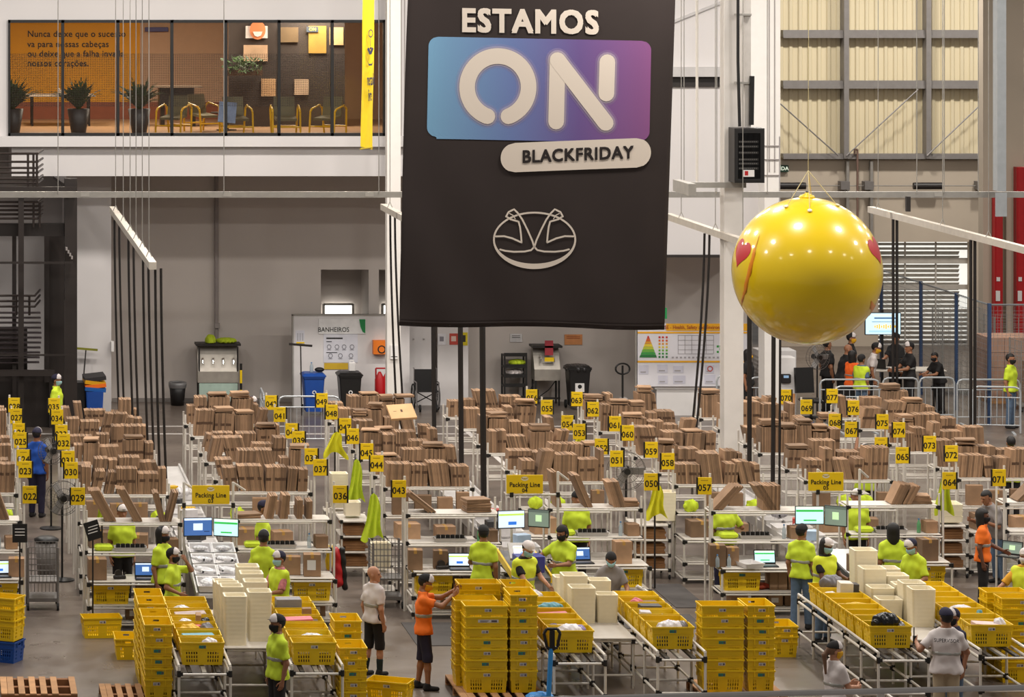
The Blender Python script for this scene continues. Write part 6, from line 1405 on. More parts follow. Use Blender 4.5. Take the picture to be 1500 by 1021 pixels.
for n, px, w_, d, h, dy, lab in ((29, 142, .3, .3, .34, -.46, 'tall brown box on the desk under sign 029'), (36, 457, .28, .25, .36, -.46, 'tall brown box with a white label on the desk under sign 036'), (36, 425, .34, .2, .3, -.34, 'wide brown box at the back of the desk under sign 036'),
    (43, 608, .24, .24, .33, -.46, 'tall plain box on the desk under sign 043'), (43, 645, .24, .2, .3, -.36, 'brown box leaning at the back of the desk under sign 043'), (50, 911, .28, .25, .37, -.46, 'tall plain box on the desk under sign 050'),
    (57, 1050, .26, .25, .36, -.46, 'tall plain box on the desk under sign 057'), (57, 1072, .2, .2, .3, -.36, 'narrow brown box behind the bottles under sign 057'), (64, 1358, .28, .3, .36, -.46, 'tall pinkish box on the desk under sign 064'), (22, 24, .26, .24, .3, -.4, 'brown box at the back of the desk under sign 022')):
    x, y, z = at(px, W[n], dy, zd); carton_box(x, y, z, w_, d, h, RND.uniform(-.1, .1), lab, lab=(n == 36 and px == 457), group='boxes on the front desks')
for n, px, w_, h in ((29, 208, .3, .34), (29, 223, .2, .36), (43, 668, .22, .28), (43, 683, .22, .3), (43, 697, .24, .26), (57, 1130, .2, .36), (57, 1143, .22, .36), (57, 1158, .22, .36), (64, 1330, .26, .3)):
    x, y, z = at(px, W[n], -.35, zl); carton_box(x, y, z, w_*.68, .35, h*.85, 0, f"brown box stored on the lower shelf under sign {n:03d}, {'by the crate' if px in (208, 668, 1130, 1330) else 'at the far end' if px in (223, 697, 1158) else 'in the middle'}", tape=False, group='boxes on the lower shelves')
for n, px, w_, h, lab_ in ((29, 197, .3, .2, 1), (36, 462, .3, .2, 1), (57, 1080, .3, .2, 0), (57, 1112, .2, .18, 1), (57, 1133, .24, .18, 1), (57, 1156, .22, .2, 0), (43, 660, .3, .2, 1), (64, 1335, .3, .2, 0)):
    x, y, z = at(px, W[n], -.35, zbt); carton_box(x, y, z, w_, .3, h, 0, f"low brown box on the bottom shelf under sign {n:03d}, {'labelled' if lab_ else 'plain'}, {'near the crate' if px < 1100 else 'mid shelf' if px < 1140 else 'far end'}", tape=False, lab=bool(lab_), group='boxes on the bottom shelves')
lid = 0
for n in (22, 29, 36, 43, 50, 57, 64):
    w = W[n]; X0 = w[1]; y0 = w[3]
    t = thing('parts_tray', f'grey tray of black tape rolls on the middle shelf under sign {n:03d}', 'tray', (X0+.72, y0-.02, zm), 0, 'trays of tape rolls'); b = MB(); b.loft([rrect(.5, .22, .02, 0), rrect(.54, .26, .02, .07), rrect(.5, .22, .02, .065), rrect(.48, .2, .02, .01)]); b.obj('tray_body', lgrey_m, t)
    for i in range(6): q = MB(); q.lathe([(.036, 0), (.036, .1), (.016, .1), (.016, .02)], c=(-.2+.08*i, 0, .012), n=12); q.obj('roll', black_m, t)
    bottle(X0+1.2, y0-.05, zm, f'clear spray bottle on the middle shelf under sign {n:03d}', M('bottle green tint', '5d9a6a', .3, var=0) if n in (29, 43, 64) else None, .24, group='bottles on the middle shelves')
    carton_box(X0+1.4, y0+.02, zm, .2, .25, .2, .1, f'small box at the end of the middle shelf under sign {n:03d}', tape=False, group='small boxes on the middle shelves')
    if n != 43: plain('lime_cloth', f'folded lime vest on the middle shelf under sign {n:03d}', 'vest', lambda q: q.bbox_((0, 0, .05), (.3, .22, .1), .03), lime_m, (X0+.28, y0+.02, zm), group='folded vests on the middle shelves')
    plain('tape_dispenser', f'dark tape dispenser on the desk under sign {n:03d}', 'dispenser', lambda q: (q.bbox_((0, 0, .03), (.2, .09, .06), .01), q.tube((-.02, -.03, .09), (-.02, .03, .09), .06, 14), q.obox((.08, 0, .07), (.02, .06, .08), (0, .5, 0))), dark_m, (X0+{36: .2, 50: .12, 64: .35, 57: 1.42}.get(n, .52), y0-.48, zd), .2, group='tape dispensers on the desks')
for px in (1051, 1068): x, y, z = at(px, W[57], -.6, zd); bottle(x, y, z, 'clear water bottle with a blue cap, '+('nearest the tall box' if px == 1051 else 'beside the white tray')+' under sign 057', h=.21)
x, y, z = at(1098, W[57], -.55, zd); b = MB(); b.loft([rrect(.3, .36, .02, 0), rrect(.36, .42, .02, .08), rrect(.32, .38, .02, .075), rrect(.28, .34, .02, .01)]); o = b.obj('plastic_tray', MATS['tray white'], None, False, (x, y, z), (0, 0, .3)); tag(o, 'white tray lying askew on the desk under sign 057', 'tray')
x, y, z = at(1113, W[57], -.4, zl); parcel(x, y, z, .3, .22, .1, (0, 0, .2), M('red lime toy', 'B9482f', .5, var=.3, scale=10), 'red and lime bundle on the lower shelf under sign 057')
for n in (29, 36, 43, 50, 57, 64, 71):                # second rows, seen in the gap below their cartons
    w = W[n]; y = row_y(w, 1); X0 = w[1]
    carton_box(X0+1.0, y-.4, zd, .34, .3, .24, RND.uniform(-.2, .2), f"second brown box on the desk under sign {n+1:03d}", group='boxes on the second row desks')
    carton_box(X0+.35, y-.35, zd, .4, .35, .28, .1, f'wide brown box on the desk under sign {n+1:03d}', group='boxes on the second row desks')
# flat piles lying on the front shelves
for n, dx, cnt, rz, z_ in ((43, 1.2, 6, .1, Z_TOP+.02), (50, 1.33, 3, 0, Z_TOP+.02), (64, 1.25, 4, -.1, Z_TOP+.02), (36, .2, 2, .2, Z_TOP+.02)):
    w = W[n]
    for i in range(cnt):
        b = MB(); b.bbox_((0, 0, .02), (.42, .34, .036), .006); b.box(-.2, -.173, .018, .2, -.168, .022); o = b.obj('flat_carton_lying', carton_m, None, False, (w[1]+dx+RND.uniform(-.02, .02), w[3]+.26, z_+i*.0375), (0, 0, rz+RND.uniform(-.15, .15))); tag(o, f'flat carton lying in the small pile on the top shelf under sign {n:03d}', 'carton', 'flat cartons lying in piles')
b = MB(); b.bbox_((0, 0, .02), (.5, .45, .05), .005); o = b.obj('flat_carton_lying', M('carton pale print', 'D4A878', .75), None, False, (XW(586, 65.1), 64.9, 2.3), (.5, -.05, .1)); tag(o, 'broad pale carton with a dark printed mark lying across the bundles under sign 047', 'carton')
q = MB(); q.box(-.02, -.03, .0455, .02, .05, .047); q.box(-.16, .0, .0455, -.1, .008, .047); q.obj('printed_mark', carton_d, o)
# ------------------------------------------------------------------ aisle equipment
def pipe_cart(x, y, w, d, h, label, fill=True, nsh=4):
    t = thing('pipe_cart', label, 'cart', (x, y, 0))
    for a in (0, w):
        for c in (0, d): q = MB(); q.tube((a, c, .06), (a, c, h), .018, 8); q.obj('post', white_pipe, t); q = MB(); q.tube((a-.015, c, .045), (a+.015, c, .045), .045, 10); q.obj('caster', rubber_m, t)
    for k in range(nsh):
        z = .16+(h-.2)*k/(nsh-1); q = MB(); q.box(0, 0, z, w, d, z+.015); q.tube((0, 0, z), (w, 0, z), .018, 6); q.tube((0, 0, z), (0, d, z), .018, 6); q.obj('shelf', board_m, t)
        for a in (0, w): q = MB(); q.cbox((a, 0, z), (.05, .05, .06)); q.obj('joint', joint_m, t)
        if fill and k < nsh-1:
            for i in range(4):
                b = MB(); b.bbox_((0, 0, .022), (w*.8, d*.8, .042), .004); o = b.obj('paper_pack', M('brown paper pack', '9A6E48', .85, var=.12), None, False, (x+w/2+RND.uniform(-.02, .02), y+d/2, z+.017+i*.0435), (0, 0, RND.uniform(-.06, .06))); tag(o, 'brown paper pack on the '+label, 'paper pack', 'brown paper packs on the pipe carts')
    return t
pipe_cart(7.12, 60.3, .5, .8, 1.02, 'white pipe cart with a low foam bin behind sign 036'); pipe_cart(12.25, 60.1, .62, .7, .98, 'white pipe cart with a hollow foam bin behind sign 050'); pipe_cart(17.62, 60.2, .52, .7, .95, 'white pipe cart with foam trays beside sign 064')
foam_bin(7.35, 60.7, 1.04, .3, .3, .24, 'low cream foam bin on the pipe cart behind sign 036', None)
foam_bin(XW(496, 62.5), 62.5, .9, .32, .32, .62, 'tall cream foam bin standing on a dark dolly under signs 046 and 037', None); pipe_cart(XW(496, 62.5)-.25, 62.25, .5, .5, .86, 'low white pipe dolly in the aisle under the tall foam bin', False, 2)
foam_bin(7.55, 58.35, .52, .34, .34, .42, 'cream foam bin beside the hanging lime vests in the aisle', None); pipe_cart(7.3, 58.1, .5, .5, .48, 'low white pipe cart under the foam bin by the hanging vests', False, 2)
foam_bin(XW(987, 59.6), 60.45, 1.0, .38, .38, .5, 'hollow cream foam bin on the pipe cart behind sign 050', None)
for k in range(3): foam_bin(17.88, 60.55, .97+k*.105, .46, .5, .1, ['lowest', 'middle', 'topmost'][k]+' of three flat foam trays on the pipe cart beside sign 064', None)
def hung_vest(px, py0, py1, Y, w, label, m):
    z0, z1 = ZW(py1, Y), ZW(py0, Y); h = z1-z0; x = XW(px, Y); t = thing('hung_vest', label, 'vest', (x, Y, z0)); b = MB(); vs = []; NU, NV = 18, 14
    for side in (0, 1):
        for j in range(NV+1):
            v = j/NV; ww = w*(.32+.75*v**.8)*(1+.12*math.sin(v*7+px))
            for i in range(NU+1):
                u = i/NU*2-1; vs.append((u*ww*.5+.05*w*math.sin(v*5+px), (.012+.03*v)*math.sin(u*8+v*3+px)+.03*v+side*.008, h*(1-v)-.05*abs(u)*(1-v)+.05*v*math.sin(u*3+px)*w/.17*.6))
    N = (NU+1)*(NV+1); fs = []
    for j in range(NV):
        for i in range(NU): a = j*(NU+1)+i; fs += [(a, a+NU+1, a+NU+2, a+1), (N+a, N+a+1, N+a+NU+2, N+a+NU+1)]
    b.add(vs, fs); b.obj('vest_cloth', m, t, True)
    b = MB(); b.tube((0, .01, h-.02), (0, .16, h+.04), .014, 6); b.tube((0, .16, -z0), (0, .16, h+.06), .016, 6); b.obj('stand_pole', dark_m, t)
vest_y = M('vest yellow', 'E2DC22', .75)
for a in ((522, 672, 735, 61.8, .3, 'lime vest with grey edges hanging in the aisle under sign 044', lime_m), (547, 722, 790, 58.9, .34, 'long lime vest hanging on a stand in the aisle under sign 043', lime_m), (492, 632, 668, 64.2, .42, 'bright yellow vest hanging above the tall foam bin', vest_y), (962, 708, 758, 59.0, .34, 'yellow cloth with a lime lining hanging under sign 050', vest_y), (850, 632, 662, 65.5, .3, 'yellow vest hanging under sign 053', vest_y), (1384, 692, 752, 59.5, .3, 'long lime apron hanging under sign 064', M('apron lime', 'B7C21c', .8)), (150, 730, 764, 57.2, .2, 'lime strap vest hanging under sign 029', lime_m)): hung_vest(*a)
pedestal_fan(XW(917, 61.4), 61.4, 0, 0., 'pedestal fan facing out between signs 051 and 050', 1.72, .34); pedestal_fan(2.16, 65.5, 0, .4, 'pedestal fan beside the blue shirt in the aisle by sign 031', 1.5, .26); pedestal_fan(XW(91, 60), 60., 0, .2, 'pedestal fan low under sign 030', 1.45, .3)
def roll_trolley(x, y, w, d, h, label):
    t = thing('roll_trolley', label, 'trolley', (x, y, 0)); gm_ = M('trolley grey', '7f7b79', .45, metal=.3)
    for a in (0, w):
        for c in (0, d): q = MB(); q.tube((a, c, .12), (a, c, h), .02, 6); q.obj('post', gm_, t); q = MB(); q.tube((a-.02, c, .06), (a+.02, c, .06), .06, 10); q.obj('caster', rubber_m, t)
    q = MB()
    for i in range(1, 8): q.tube((w*i/8, d, .2), (w*i/8, d, h), .006, 4); q.tube((w*i/8, 0, h*.45), (w*i/8, 0, h), .006, 4)
    for i in range(7): z = .45*h+(h*.55)*i/6; q.tube((0, 0, z), (w, 0, z), .006, 4); q.tube((0, d, z), (w, d, z), .006, 4); q.tube((0, 0, z), (0, d, z), .006, 4)
    q.obj('wire_panel', gm_, t); q = MB(); q.box(0, 0, .14, w, d, .2); q.obj('deck', gm_, t); q = MB(); q.box(0, 0, h*.43, w, d, h*.46); q.obj('shelf', gm_, t)
roll_trolley(7.3, 57.35, .5, .5, 1.1, 'grey wire roll trolley behind the bald man in the aisle'); roll_trolley(1.5, 57.2, .5, .6, 1.05, 'grey wire roll trolley by the framed notice under sign 022')
t = thing('waste_basket', 'tall grey waste bin with a dark rim in the aisle by sign 029', 'bin', (XW(68, 60.6), 60.6, 0)); b = MB(); b.lathe([(.16, 0), (.2, .6)], n=18); b.obj('basket', M('bin grey', '8b8683', .5), t, True); b = MB(); b.lathe([(.21, .58), (.22, .6), (.22, .63), (.14, .67), (.05, .68)], n=18); b.obj('rim_lid', black_m, t, True)
for px, py, Y, rz, n in ((29, 781, 55.35, 0, 22), (136, 777, 55.2, -.3, 29)):
    t = thing('framed_notice', f'black framed notice board on a stand at the desk under sign {n:03d}', 'notice', (XW(px, Y), Y, 0), 0, 'framed notices'); z = ZW(py, Y); b = MB(); b.obox((0, 0, z), (.24, .02, .3), (-.1, rz, 0)); b.obj('notice_board', black_m, t)
    q = MB(); [q.obox((0, -.014, z+.07-k*.05), (.16, .004, .014), (-.1, rz, 0)) for k in range(3)]; q.obj('print_line', paper_m, t); q = MB(); q.tube((0, .02, 0), (0, .02, z), .014, 6); q.obj('stand_pole', dark_m, t)
# jacket
t = thing('jacket', 'red and yellow jacket hanging at the end of the desk under sign 036', 'jacket', (XW(490, 56.6)+.04, 56.95, .42)); 
for nm, a_, c_, r0, r1, m_ in (('jacket_body', (0, 0, .6), (.02, 0, .12), .1, .13, red_m), ('yellow_shoulder', (-.07, -.05, .66), (-.1, -.06, .36), .075, .06, sign_y), ('dark_sleeve', (.12, 0, .62), (.17, .0, .0), .06, .05, black_m)):
    f = Fld((-.25, -.2, -.1), (.3, .2, .8), .02); f.u(f.cap(a_, c_, r0, r1), 0); f.d = f.d+.008*np.sin(f.P[..., 2]*30+f.P[..., 0]*20); p, q = f.mesh(); mobj(nm, np_mesh('j', [(p, q)], m_), t)
b = MB(); b.tube((0, .1, -.42), (0, .1, .78), .015, 6); b.tube((0, .1, .74), (0, 0, .74), .015, 6); b.obj('stand_pole', dark_m, t)

# ------------------------------------------------------------------ loose goods on the conveyors and shelves
cm = [whitep_ for whitep_ in (M('goods white', 'DEDADA', .4, var=.1), M('goods pale blue', 'A9BFD6', .4), M('goods grey', '8f8b8e', .5), M('goods amber', 'E0B21c', .5), M('goods dark', '2c2a2b', .5), M('goods red', 'B8423a', .5))]
cn = ['white', 'pale blue', 'grey', 'amber', 'dark', 'red']
for k, (xa, xb, y, nm) in LINES.items():
    for j in range({3: 9, 4: 6, 5: 5}[k]):
        c = RND.randrange(6); yy = y+1.6+j*.8; sz = RND.uniform(.14, .26)
        parcel((xa+xb)/2+RND.uniform(-.15, .15), yy, .946, sz*1.3, sz, sz*RND.uniform(.4, .9), (0, 0, RND.uniform(-.6, .6)), cm[c], f"{cn[c]} packed item, {ORD[j]} along the conveyor of line 0{k}", RND.choice(('hard', 'hard', 'soft')), 'items on the packing conveyors')
for n in (22, 29, 36, 43, 50, 57, 64, 71):
    w = W[n]; X0 = w[1]
    for j, (fx, dy) in enumerate(((.26, .05), (.66, .08), (1.05, .06), (1.36, .04))):
        c = RND.randrange(6); y = row_y(w, 1)
        if c < 4: carton_box(X0+fx, y-.1, zm, RND.uniform(.24, .3) if j < 3 else .22, .14, RND.uniform(.24, .4), RND.uniform(-.05, .05), f"{ORD[j]} brown box filling the middle shelf under sign {n+1:03d}", tape=RND.random() < .4, group='boxes on the second row shelves')
        else: parcel(X0+fx, y-.1, zm, .24, .13, .2, (0, 0, 0), lime_m, f"lime bundle, {ORD[j]} on the middle shelf under sign {n+1:03d}", 'soft', 'lime bundles on the second row')
# ------------------------------------------------------------------ sorting tables of white pipe in the foreground
ZT = .76
def sort_table(xa, xb, Y0, Y1, label, guard=True):
    t = thing('sorting_table', label, 'table', (0, 0, 0)); n = max(2, int(round((Y1-Y0)/.95)))
    ys = [Y0+(Y1-Y0)*i/n for i in range(n+1)]
    for x in (xa, xb):
        for y in ys: q = MB(); q.tube((x, y, 0), (x, y, .84 if guard else ZT-.01), .02, 8); q.obj('leg', white_pipe, t)
        q = MB(); q.tube((x, Y0, ZT-.04), (x, Y1, ZT-.04), .02, 8); q.obj('long_rail', white_pipe, t)
        if guard: q = MB(); q.tube((x, Y0, .84), (x, Y1, .84), .02, 8); q.obj('guard_rail', white_pipe, t)
        q = MB(); q.tube((x, Y0, .24), (x, Y1, .24), .018, 8); q.obj('long_rail', white_pipe, t)
    for i, y in enumerate(ys):
        for z in ((ZT-.04, .24) if i in (0, n) else (.24,)): q = MB(); q.tube((xa, y, z), (xb, y, z), .018, 8); q.obj('cross_rail', white_pipe, t)
        for x in (xa, xb):
            for z in (ZT-.03, .24): q = MB(); q.lathe([(.028, -.045), (.03, -.04), (.03, .04), (.028, .045)], (x, y, z), 8); q.cbox((x+(.03 if x == xa else -.03), y, z), (.05, .05, .05)); q.obj('joint', joint_m, t)
    for s in (.22, .5, .78):
        x = xa+(xb-xa)*s; q = MB(); q.box(x-.03, Y0+.03, ZT-.045, x+.03, Y1-.03, ZT-.012); q.obj('roller_track', dark_m if s != .5 else galv_m, t)
    return t
def plain_table(xa, xb, Y0, Y1, label):
    t = thing('sorting_table', label, 'table', (0, 0, 0))
    for x in (xa, xb):
        for y in (Y0, (Y0+Y1)/2, Y1): q = MB(); q.tube((x, y, 0), (x, y, ZT-.02), .02, 8); q.obj('leg', white_pipe, t); q = MB(); q.cbox((x, y, ZT-.05), (.055, .055, .07)); q.obj('joint', joint_m, t)
        q = MB(); q.tube((x, Y0, .2), (x, Y1, .2), .018, 8); q.obj('long_rail', white_pipe, t)
    for y in (Y0, (Y0+Y1)/2, Y1): q = MB(); q.tube((xa, y, .2), (xb, y, .2), .018, 8); q.tube((xa, y, ZT-.05), (xb, y, ZT-.05), .018, 8); q.obj('cross_rail', white_pipe, t)
    q = MB(); q.bbox_(((xa+xb)/2, (Y0+Y1)/2, ZT-.012), (xb-xa+.06, Y1-Y0+.06, .024), .005); q.obj('table_top', board_m, t)
TABS = {}
def crate_row(key, X, Y0, n, pitch, where, stk, fills):
    for i in range(n):
        y = Y0+CW/2+i*pitch
        nm = f"{'nearest' if i == 0 else ORD[i]} yellow crate on the {where}"
        crate(X+CL/2+RND.uniform(-.008, .008), y, ZT, 0, nm, None, stk[i] if i < len(stk) else None)
        if i < 2: parcel(X+CL/2, y, ZT+.008, .49, .29, .135, (0, 0, 0), (M('added filler green', '2f3a33', .5), carton_d, M('added filler slate', '3a3d46', .5), carton_d)[(i+n) % 4], f"added dark filler in the {'nearest' if i == 0 else ORD[i]} crate of the {where}", 'hard')  # invented filler blocks, added so the crate slots look dark from outside
        for f_ in fills.get(i, ()):
            kind, dx, dy, dz, w_, d_, h_, m_, nm_ = f_
            parcel(X+CL/2+dx*.8, y+dy*.7, ZT+(max(dz, .15) if i < 2 else dz), min(w_, .46)*(.86 if kind == 'soft' else 1), min(d_, .26)*(.9 if kind == 'soft' else 1), h_, (RND.uniform(-.1, .1) if kind == 'soft' else .0, RND.uniform(-.06, .06), RND.uniform(-.1, .1)), m_, f"{nm_} in the {'nearest' if i == 0 else ORD[i]} crate of the {where}", 'soft' if kind == 'soft' else 'hard')
        q = (RND.choice((carton_m, bag_m, whitecloth)))
        if i not in fills: parcel(X+CL/2+RND.uniform(-.08, .08), y, ZT+.03, .4, .25, .17, (0, 0, RND.uniform(-.08, .08)), q, f"bundle lying in the {ORD[i]} crate of the {where}", 'soft' if q is bag_m else 'hard')
navyp = M('parcel indigo', '34348a', .35); greyp = M('parcel grey bag', '77747a', .3, var=.15); whitep = M('parcel white bag', 'DDD8DC', .35, var=.12); pinkp = M('parcel pink', 'D8707c', .5); redyel = M('parcel red', 'C92a3a', .4); blackp = M('parcel black bag', '0f0e0f', .22, var=.2); tealp = M('parcel teal', '5f9fb0', .5); magp = M('parcel magenta', 'b33f8f', .5); yelp = M('parcel amber bag', 'E3B51a', .4); purp = M('box lilac', '8d7fb5', .5)
H = 'hard'; S = 'soft'
# line 03
sort_table(3.42, 4.15, 48.55, 52.75, 'white pipe sorting table carrying crates beside the tall crate stack, line 03')
crate_row('3L', 3.465, 48.98, 7, .53, 'line 03 table by the tall stack', ['t', None, None, 'w'], {
    0: [(H, -.08, .0, .17, .4, .2, .09, navyp, 'indigo box'), (S, .16, .06, .19, .24, .2, .15, whitep, 'white bag'), (S, .2, -.1, .17, .18, .12, .08, magp, 'magenta bag'), (S, -.22, .0, .14, .16, .2, .12, bag_m, 'clear bag')],
    1: [(H, .0, .0, .2, .5, .28, .1, tealp, 'flat teal box')], 2: [(S, -.1, 0, .14, .36, .26, .2, yelp, 'amber bag'), (H, -.02, .1, .2, .2, .12, .12, redyel, 'red box'), (S, .2, 0, .16, .22, .28, .2, greyp, 'grey bag')],
    3: [(H, .1, .02, .14, .08, .3, .26, carton_m, 'upright brown carton'), (S, -.14, 0, .16, .24, .24, .16, whitep, 'white bag'), (S, .22, .04, .17, .2, .2, .16, blackp, 'black bag')], 4: [(H, 0, 0, .18, .54, .3, .14, M('box beige print', 'bba6a0', .6, var=.2, scale=9), 'beige printed box')], 5: [(S, -.12, 0, .16, .3, .28, .16, bag_m, 'clear bag')]})
plain_table(4.22, 4.95, 50.3, 53.2, 'white topped sorting table under the cream foam bins by the lime man')
def bins(lst, where):
    for k, (x, y, w_, h_, nm) in enumerate(lst): foam_bin(x, y, ZT+.001, w_, w_*1.02, h_, f'cream foam bin {nm}, {where}', None)
def binpx(lst, where): bins([(X0+w_/2, Y+w_/2, w_, ZW(yt, Y)-ZT, nm) for X0, w_, yt, Y, nm in lst], where)
binpx([(4.22, .34, 874, 50.4, 'at the near corner behind the man in lime'), (4.22, .34, 860, 51.0, 'second of the window-side row'), (4.22, .34, 856, 51.65, 'third of the window-side row'), (4.22, .34, 853, 52.3, 'fourth of the window-side row'),
       (4.6, .355, 868, 50.7, 'nearest of the row behind the cap'), (4.6, .355, 853, 51.35, 'second of the row behind the cap'), (4.6, .355, 841, 52.0, 'third of the row behind the cap'), (4.6, .355, 831, 52.65, 'rearmost of the row behind the cap')], 'line 03 table')
sort_table(5.03, 5.75, 48.6, 52.75, 'white pipe sorting table with crates between the foam bins and the crate stacks, line 03')
crate_row('3R', 5.07, 48.98, 7, .53, 'line 03 table by the lime man', ['w', 't'], {0: [(H, 0, 0, .04, .4, .3, .1, whitep, 'white flat box')], 1: [(S, .05, 0, .12, .4, .26, .16, bag_m, 'clear bag'), (S, .2, 0, .13, .15, .2, .14, tealp, 'teal bag')], 2: [(S, -.2, 0, .16, .2, .2, .12, carton_d, 'dark brown bag')],
    3: [(H, -.04, 0, .2, .4, .26, .14, pinkp, 'pink box'), (H, .22, 0, .18, .16, .3, .12, carton_d, 'dark box')], 4: [(H, .18, 0, .25, .14, .14, .14, carton_m, 'small brown carton')], 5: [(H, -.1, .0, .22, .38, .26, .22, M('box grey', '8d8a90', .5), 'grey box')], 6: [(S, .1, 0, .14, .3, .24, .14, bag_m, 'clear bag')]})
# line 04
sort_table(8.89, 9.63, 49.3, 53.0, 'white pipe sorting table with crates beside the blue pallet jack, line 04')
crate_row('4L', 8.94, 49.86, 7, .45, 'line 04 table beside the blue jack', [None, None, 't'], {0: [(S, .02, .02, .17, .46, .3, .2, whitep, 'large white bag'), (S, .18, .05, .22, .2, .2, .14, purp, 'lilac bag')], 1: [(H, .05, 0, .2, .3, .22, .08, whitep, 'white printed box'), (S, -.2, 0, .14, .16, .2, .15, navyp, 'navy bag')], 3: [(H, -.02, 0, .22, .5, .22, .07, pinkp, 'pink box')], 4: [(S, .05, 0, .2, .42, .24, .16, tealp, 'coloured packs')], 6: [(S, -.1, 0, .18, .36, .26, .2, whitep, 'crumpled white bag')]})
plain_table(9.7, 10.38, 51.0, 54.2, 'white topped sorting table under the cream foam bins by the grey shirt')
binpx([(9.66, .38, 862, 52.1, 'nearest and tallest at the front'), (10.06, .33, 872, 52.15, 'lower one beside the nearest'), (9.66, .38, 844, 52.75, 'tall one behind the nearest'), (10.06, .34, 851, 52.75, 'behind the lower one'), (9.68, .3, 846, 53.6, 'narrow one next to the yellow vest')], 'line 04 table')
sort_table(10.44, 11.13, 49.55, 53.2, 'white pipe sorting table with crates beside the grey shirt, line 04')
crate_row('4R', 10.465, 50.12, 6, .5, 'line 04 table by the grey shirt', ['t', 'w', 't'], {0: [(S, .0, .0, .18, .42, .3, .2, whitep, 'shiny white bag'), (S, .22, .02, .22, .18, .18, .15, greyp, 'grey foil bag')], 2: [(H, -.2, 0, .2, .16, .2, .14, whitep, 'small white box'), (S, .1, 0, .16, .36, .24, .12, whitep, 'flat white bag')], 3: [(H, .02, 0, .2, .32, .22, .14, M('box graphite', '4a4748', .5), 'graphite box')], 4: [(S, -.1, 0, .2, .2, .2, .14, pinkp, 'pink pack'), (H, .12, 0, .17, .28, .3, .12, carton_m, 'brown carton')]})
# line 05
sort_table(13.63, 14.36, 49.5, 54.1, 'long white pipe sorting table with crates behind the woman in white, line 05')
crate_row('5L', 13.68, 50.2, 8, .445, 'line 05 table by the ponytail woman', ['w', None, 'w'], {0: [(S, -.02, .0, .2, .44, .3, .28, blackp, 'glossy black bag'), (S, .24, .05, .19, .18, .22, .16, greyp, 'grey bag')], 1: [(H, -.1, 0, .18, .3, .26, .07, M('box blue grey', '8790a8', .5), 'blue-grey box'), (S, .05, 0, .12, .2, .2, .12, yelp, 'amber pack')], 2: [(H, 0, 0, .06, .4, .2, .05, dark_m, 'dark flat box')], 4: [(S, .05, 0, .2, .36, .22, .1, yelp, 'yellow bag')], 6: [(H, .12, 0, .2, .2, .26, .26, M('box white logo', 'E2D9CC', .5), 'tilted white box'), (H, .24, .02, .2, .2, .2, .24, M('box graphite', '4a4748'), 'graphite carton'), (S, -.16, 0, .18, .26, .2, .12, whitep, 'white bag')], 7: [(S, 0, 0, .24, .4, .3, .24, greyp, 'large grey bag')]})
plain_table(14.42, 15.08, 50.9, 54.2, 'white topped sorting table under the staircase of cream foam bins')
binpx([(14.78, .36, 864, 51.8, 'nearest behind the supervisor'), (14.78, .36, 855, 52.3, 'second behind the supervisor'), (14.4, .37, 879, 52.25, 'low one by the black bag'), (14.4, .37, 862, 52.7, 'third step of the staircase of bins'), (14.4, .37, 834, 53.15, 'second step of the staircase of bins'), (14.4, .37, 807, 53.65, 'tallest, at the rear'), (14.79, .33, 857, 52.75, 'narrow one mid row'), (14.78, .36, 844, 53.2, 'behind the narrow one'), (14.78, .35, 834, 53.65, 'rearmost before the lime shirt')], 'line 05 table')
sort_table(15.17, 15.88, 49.7, 53.9, 'white pipe sorting table with crates beside the supervisor, line 05')
crate_row('5R', 15.205, 50.3, 8, .45, 'line 05 table beside the supervisor', ['w', None, 'w', None], {0: [(H, -.02, 0, .2, .4, .28, .12, M('box white red', 'DDBEB8', .5, var=.15), 'white and red box'), (S, .22, .03, .2, .18, .2, .18, whitep, 'white bag')], 1: [(H, .12, 0, .22, .2, .12, .05, whitep, 'white envelope')], 2: [(S, -.05, 0, .16, .4, .24, .12, yelp, 'amber bag'), (S, .2, 0, .2, .1, .12, .14, tealp, 'blue bottle pack')], 3: [(S, 0, 0, .18, .4, .26, .14, whitep, 'white foil bag')]})
# goods between the chutes and tables
for x, y, z, w_, d_, h_, m_, lab, kd in ((14.95, 55.25, .99, .42, .3, .28, carton_m, 'brown box with a black arrow mark at the low end of the pale chute', 'hard'), (14.82, 54.4, .0, .36, .3, .2, bag_m, 'heap of clear bags on the floor before the arrow box', 'soft'), (9.5, 54.98, 1.05, .44, .35, .26, navyp, 'blue plastic hamper at the low end of the dark belt', 'hard'), (9.68, 55.25, 1.08, .2, .3, .18, M('hamper blue', '3a58a0', .5), 'second blue hamper beside the first on the dark belt', 'hard')):
    parcel(x, y, z, w_, d_, h_, (0, 0, .1), m_, lab, kd)
# ------------------------------------------------------------------ crate stacks and pallets
def pallet(x, y, w_, d_, label):
    t = thing('wooden_pallet', label, 'pallet', (x, y, 0)); n = 7
    for i in range(n):
        xx = [0, .09, .235, .385, .53, .68, .84, .93][i if i < 6 else 7]*w_ if n == 7 else 0
        q = MB(); q.box(xx, 0, .118, xx+.085*w_ if i not in () else 0, d_, .14); q.obj('top_board', wood_m, t)
    for yy in (0, d_/2-.05, d_-.1): q = MB(); q.box(0, yy, .024, w_*1.015, yy+.1, .116); q.obj('stringer', M('pallet wood dark', '8A5A34', .85, var=.15), t); q = MB(); q.box(0, yy, 0, w_*1.015, yy+.1, .022); q.obj('bottom_board', wood_m, t)
pallet(.92, 50.0, 1.1, 1.2, 'bare wooden pallet lying alone on the open floor'); pallet(2.38, 49.45, 1.0, 1.25, 'wooden pallet partly covered by the tall crate stack')
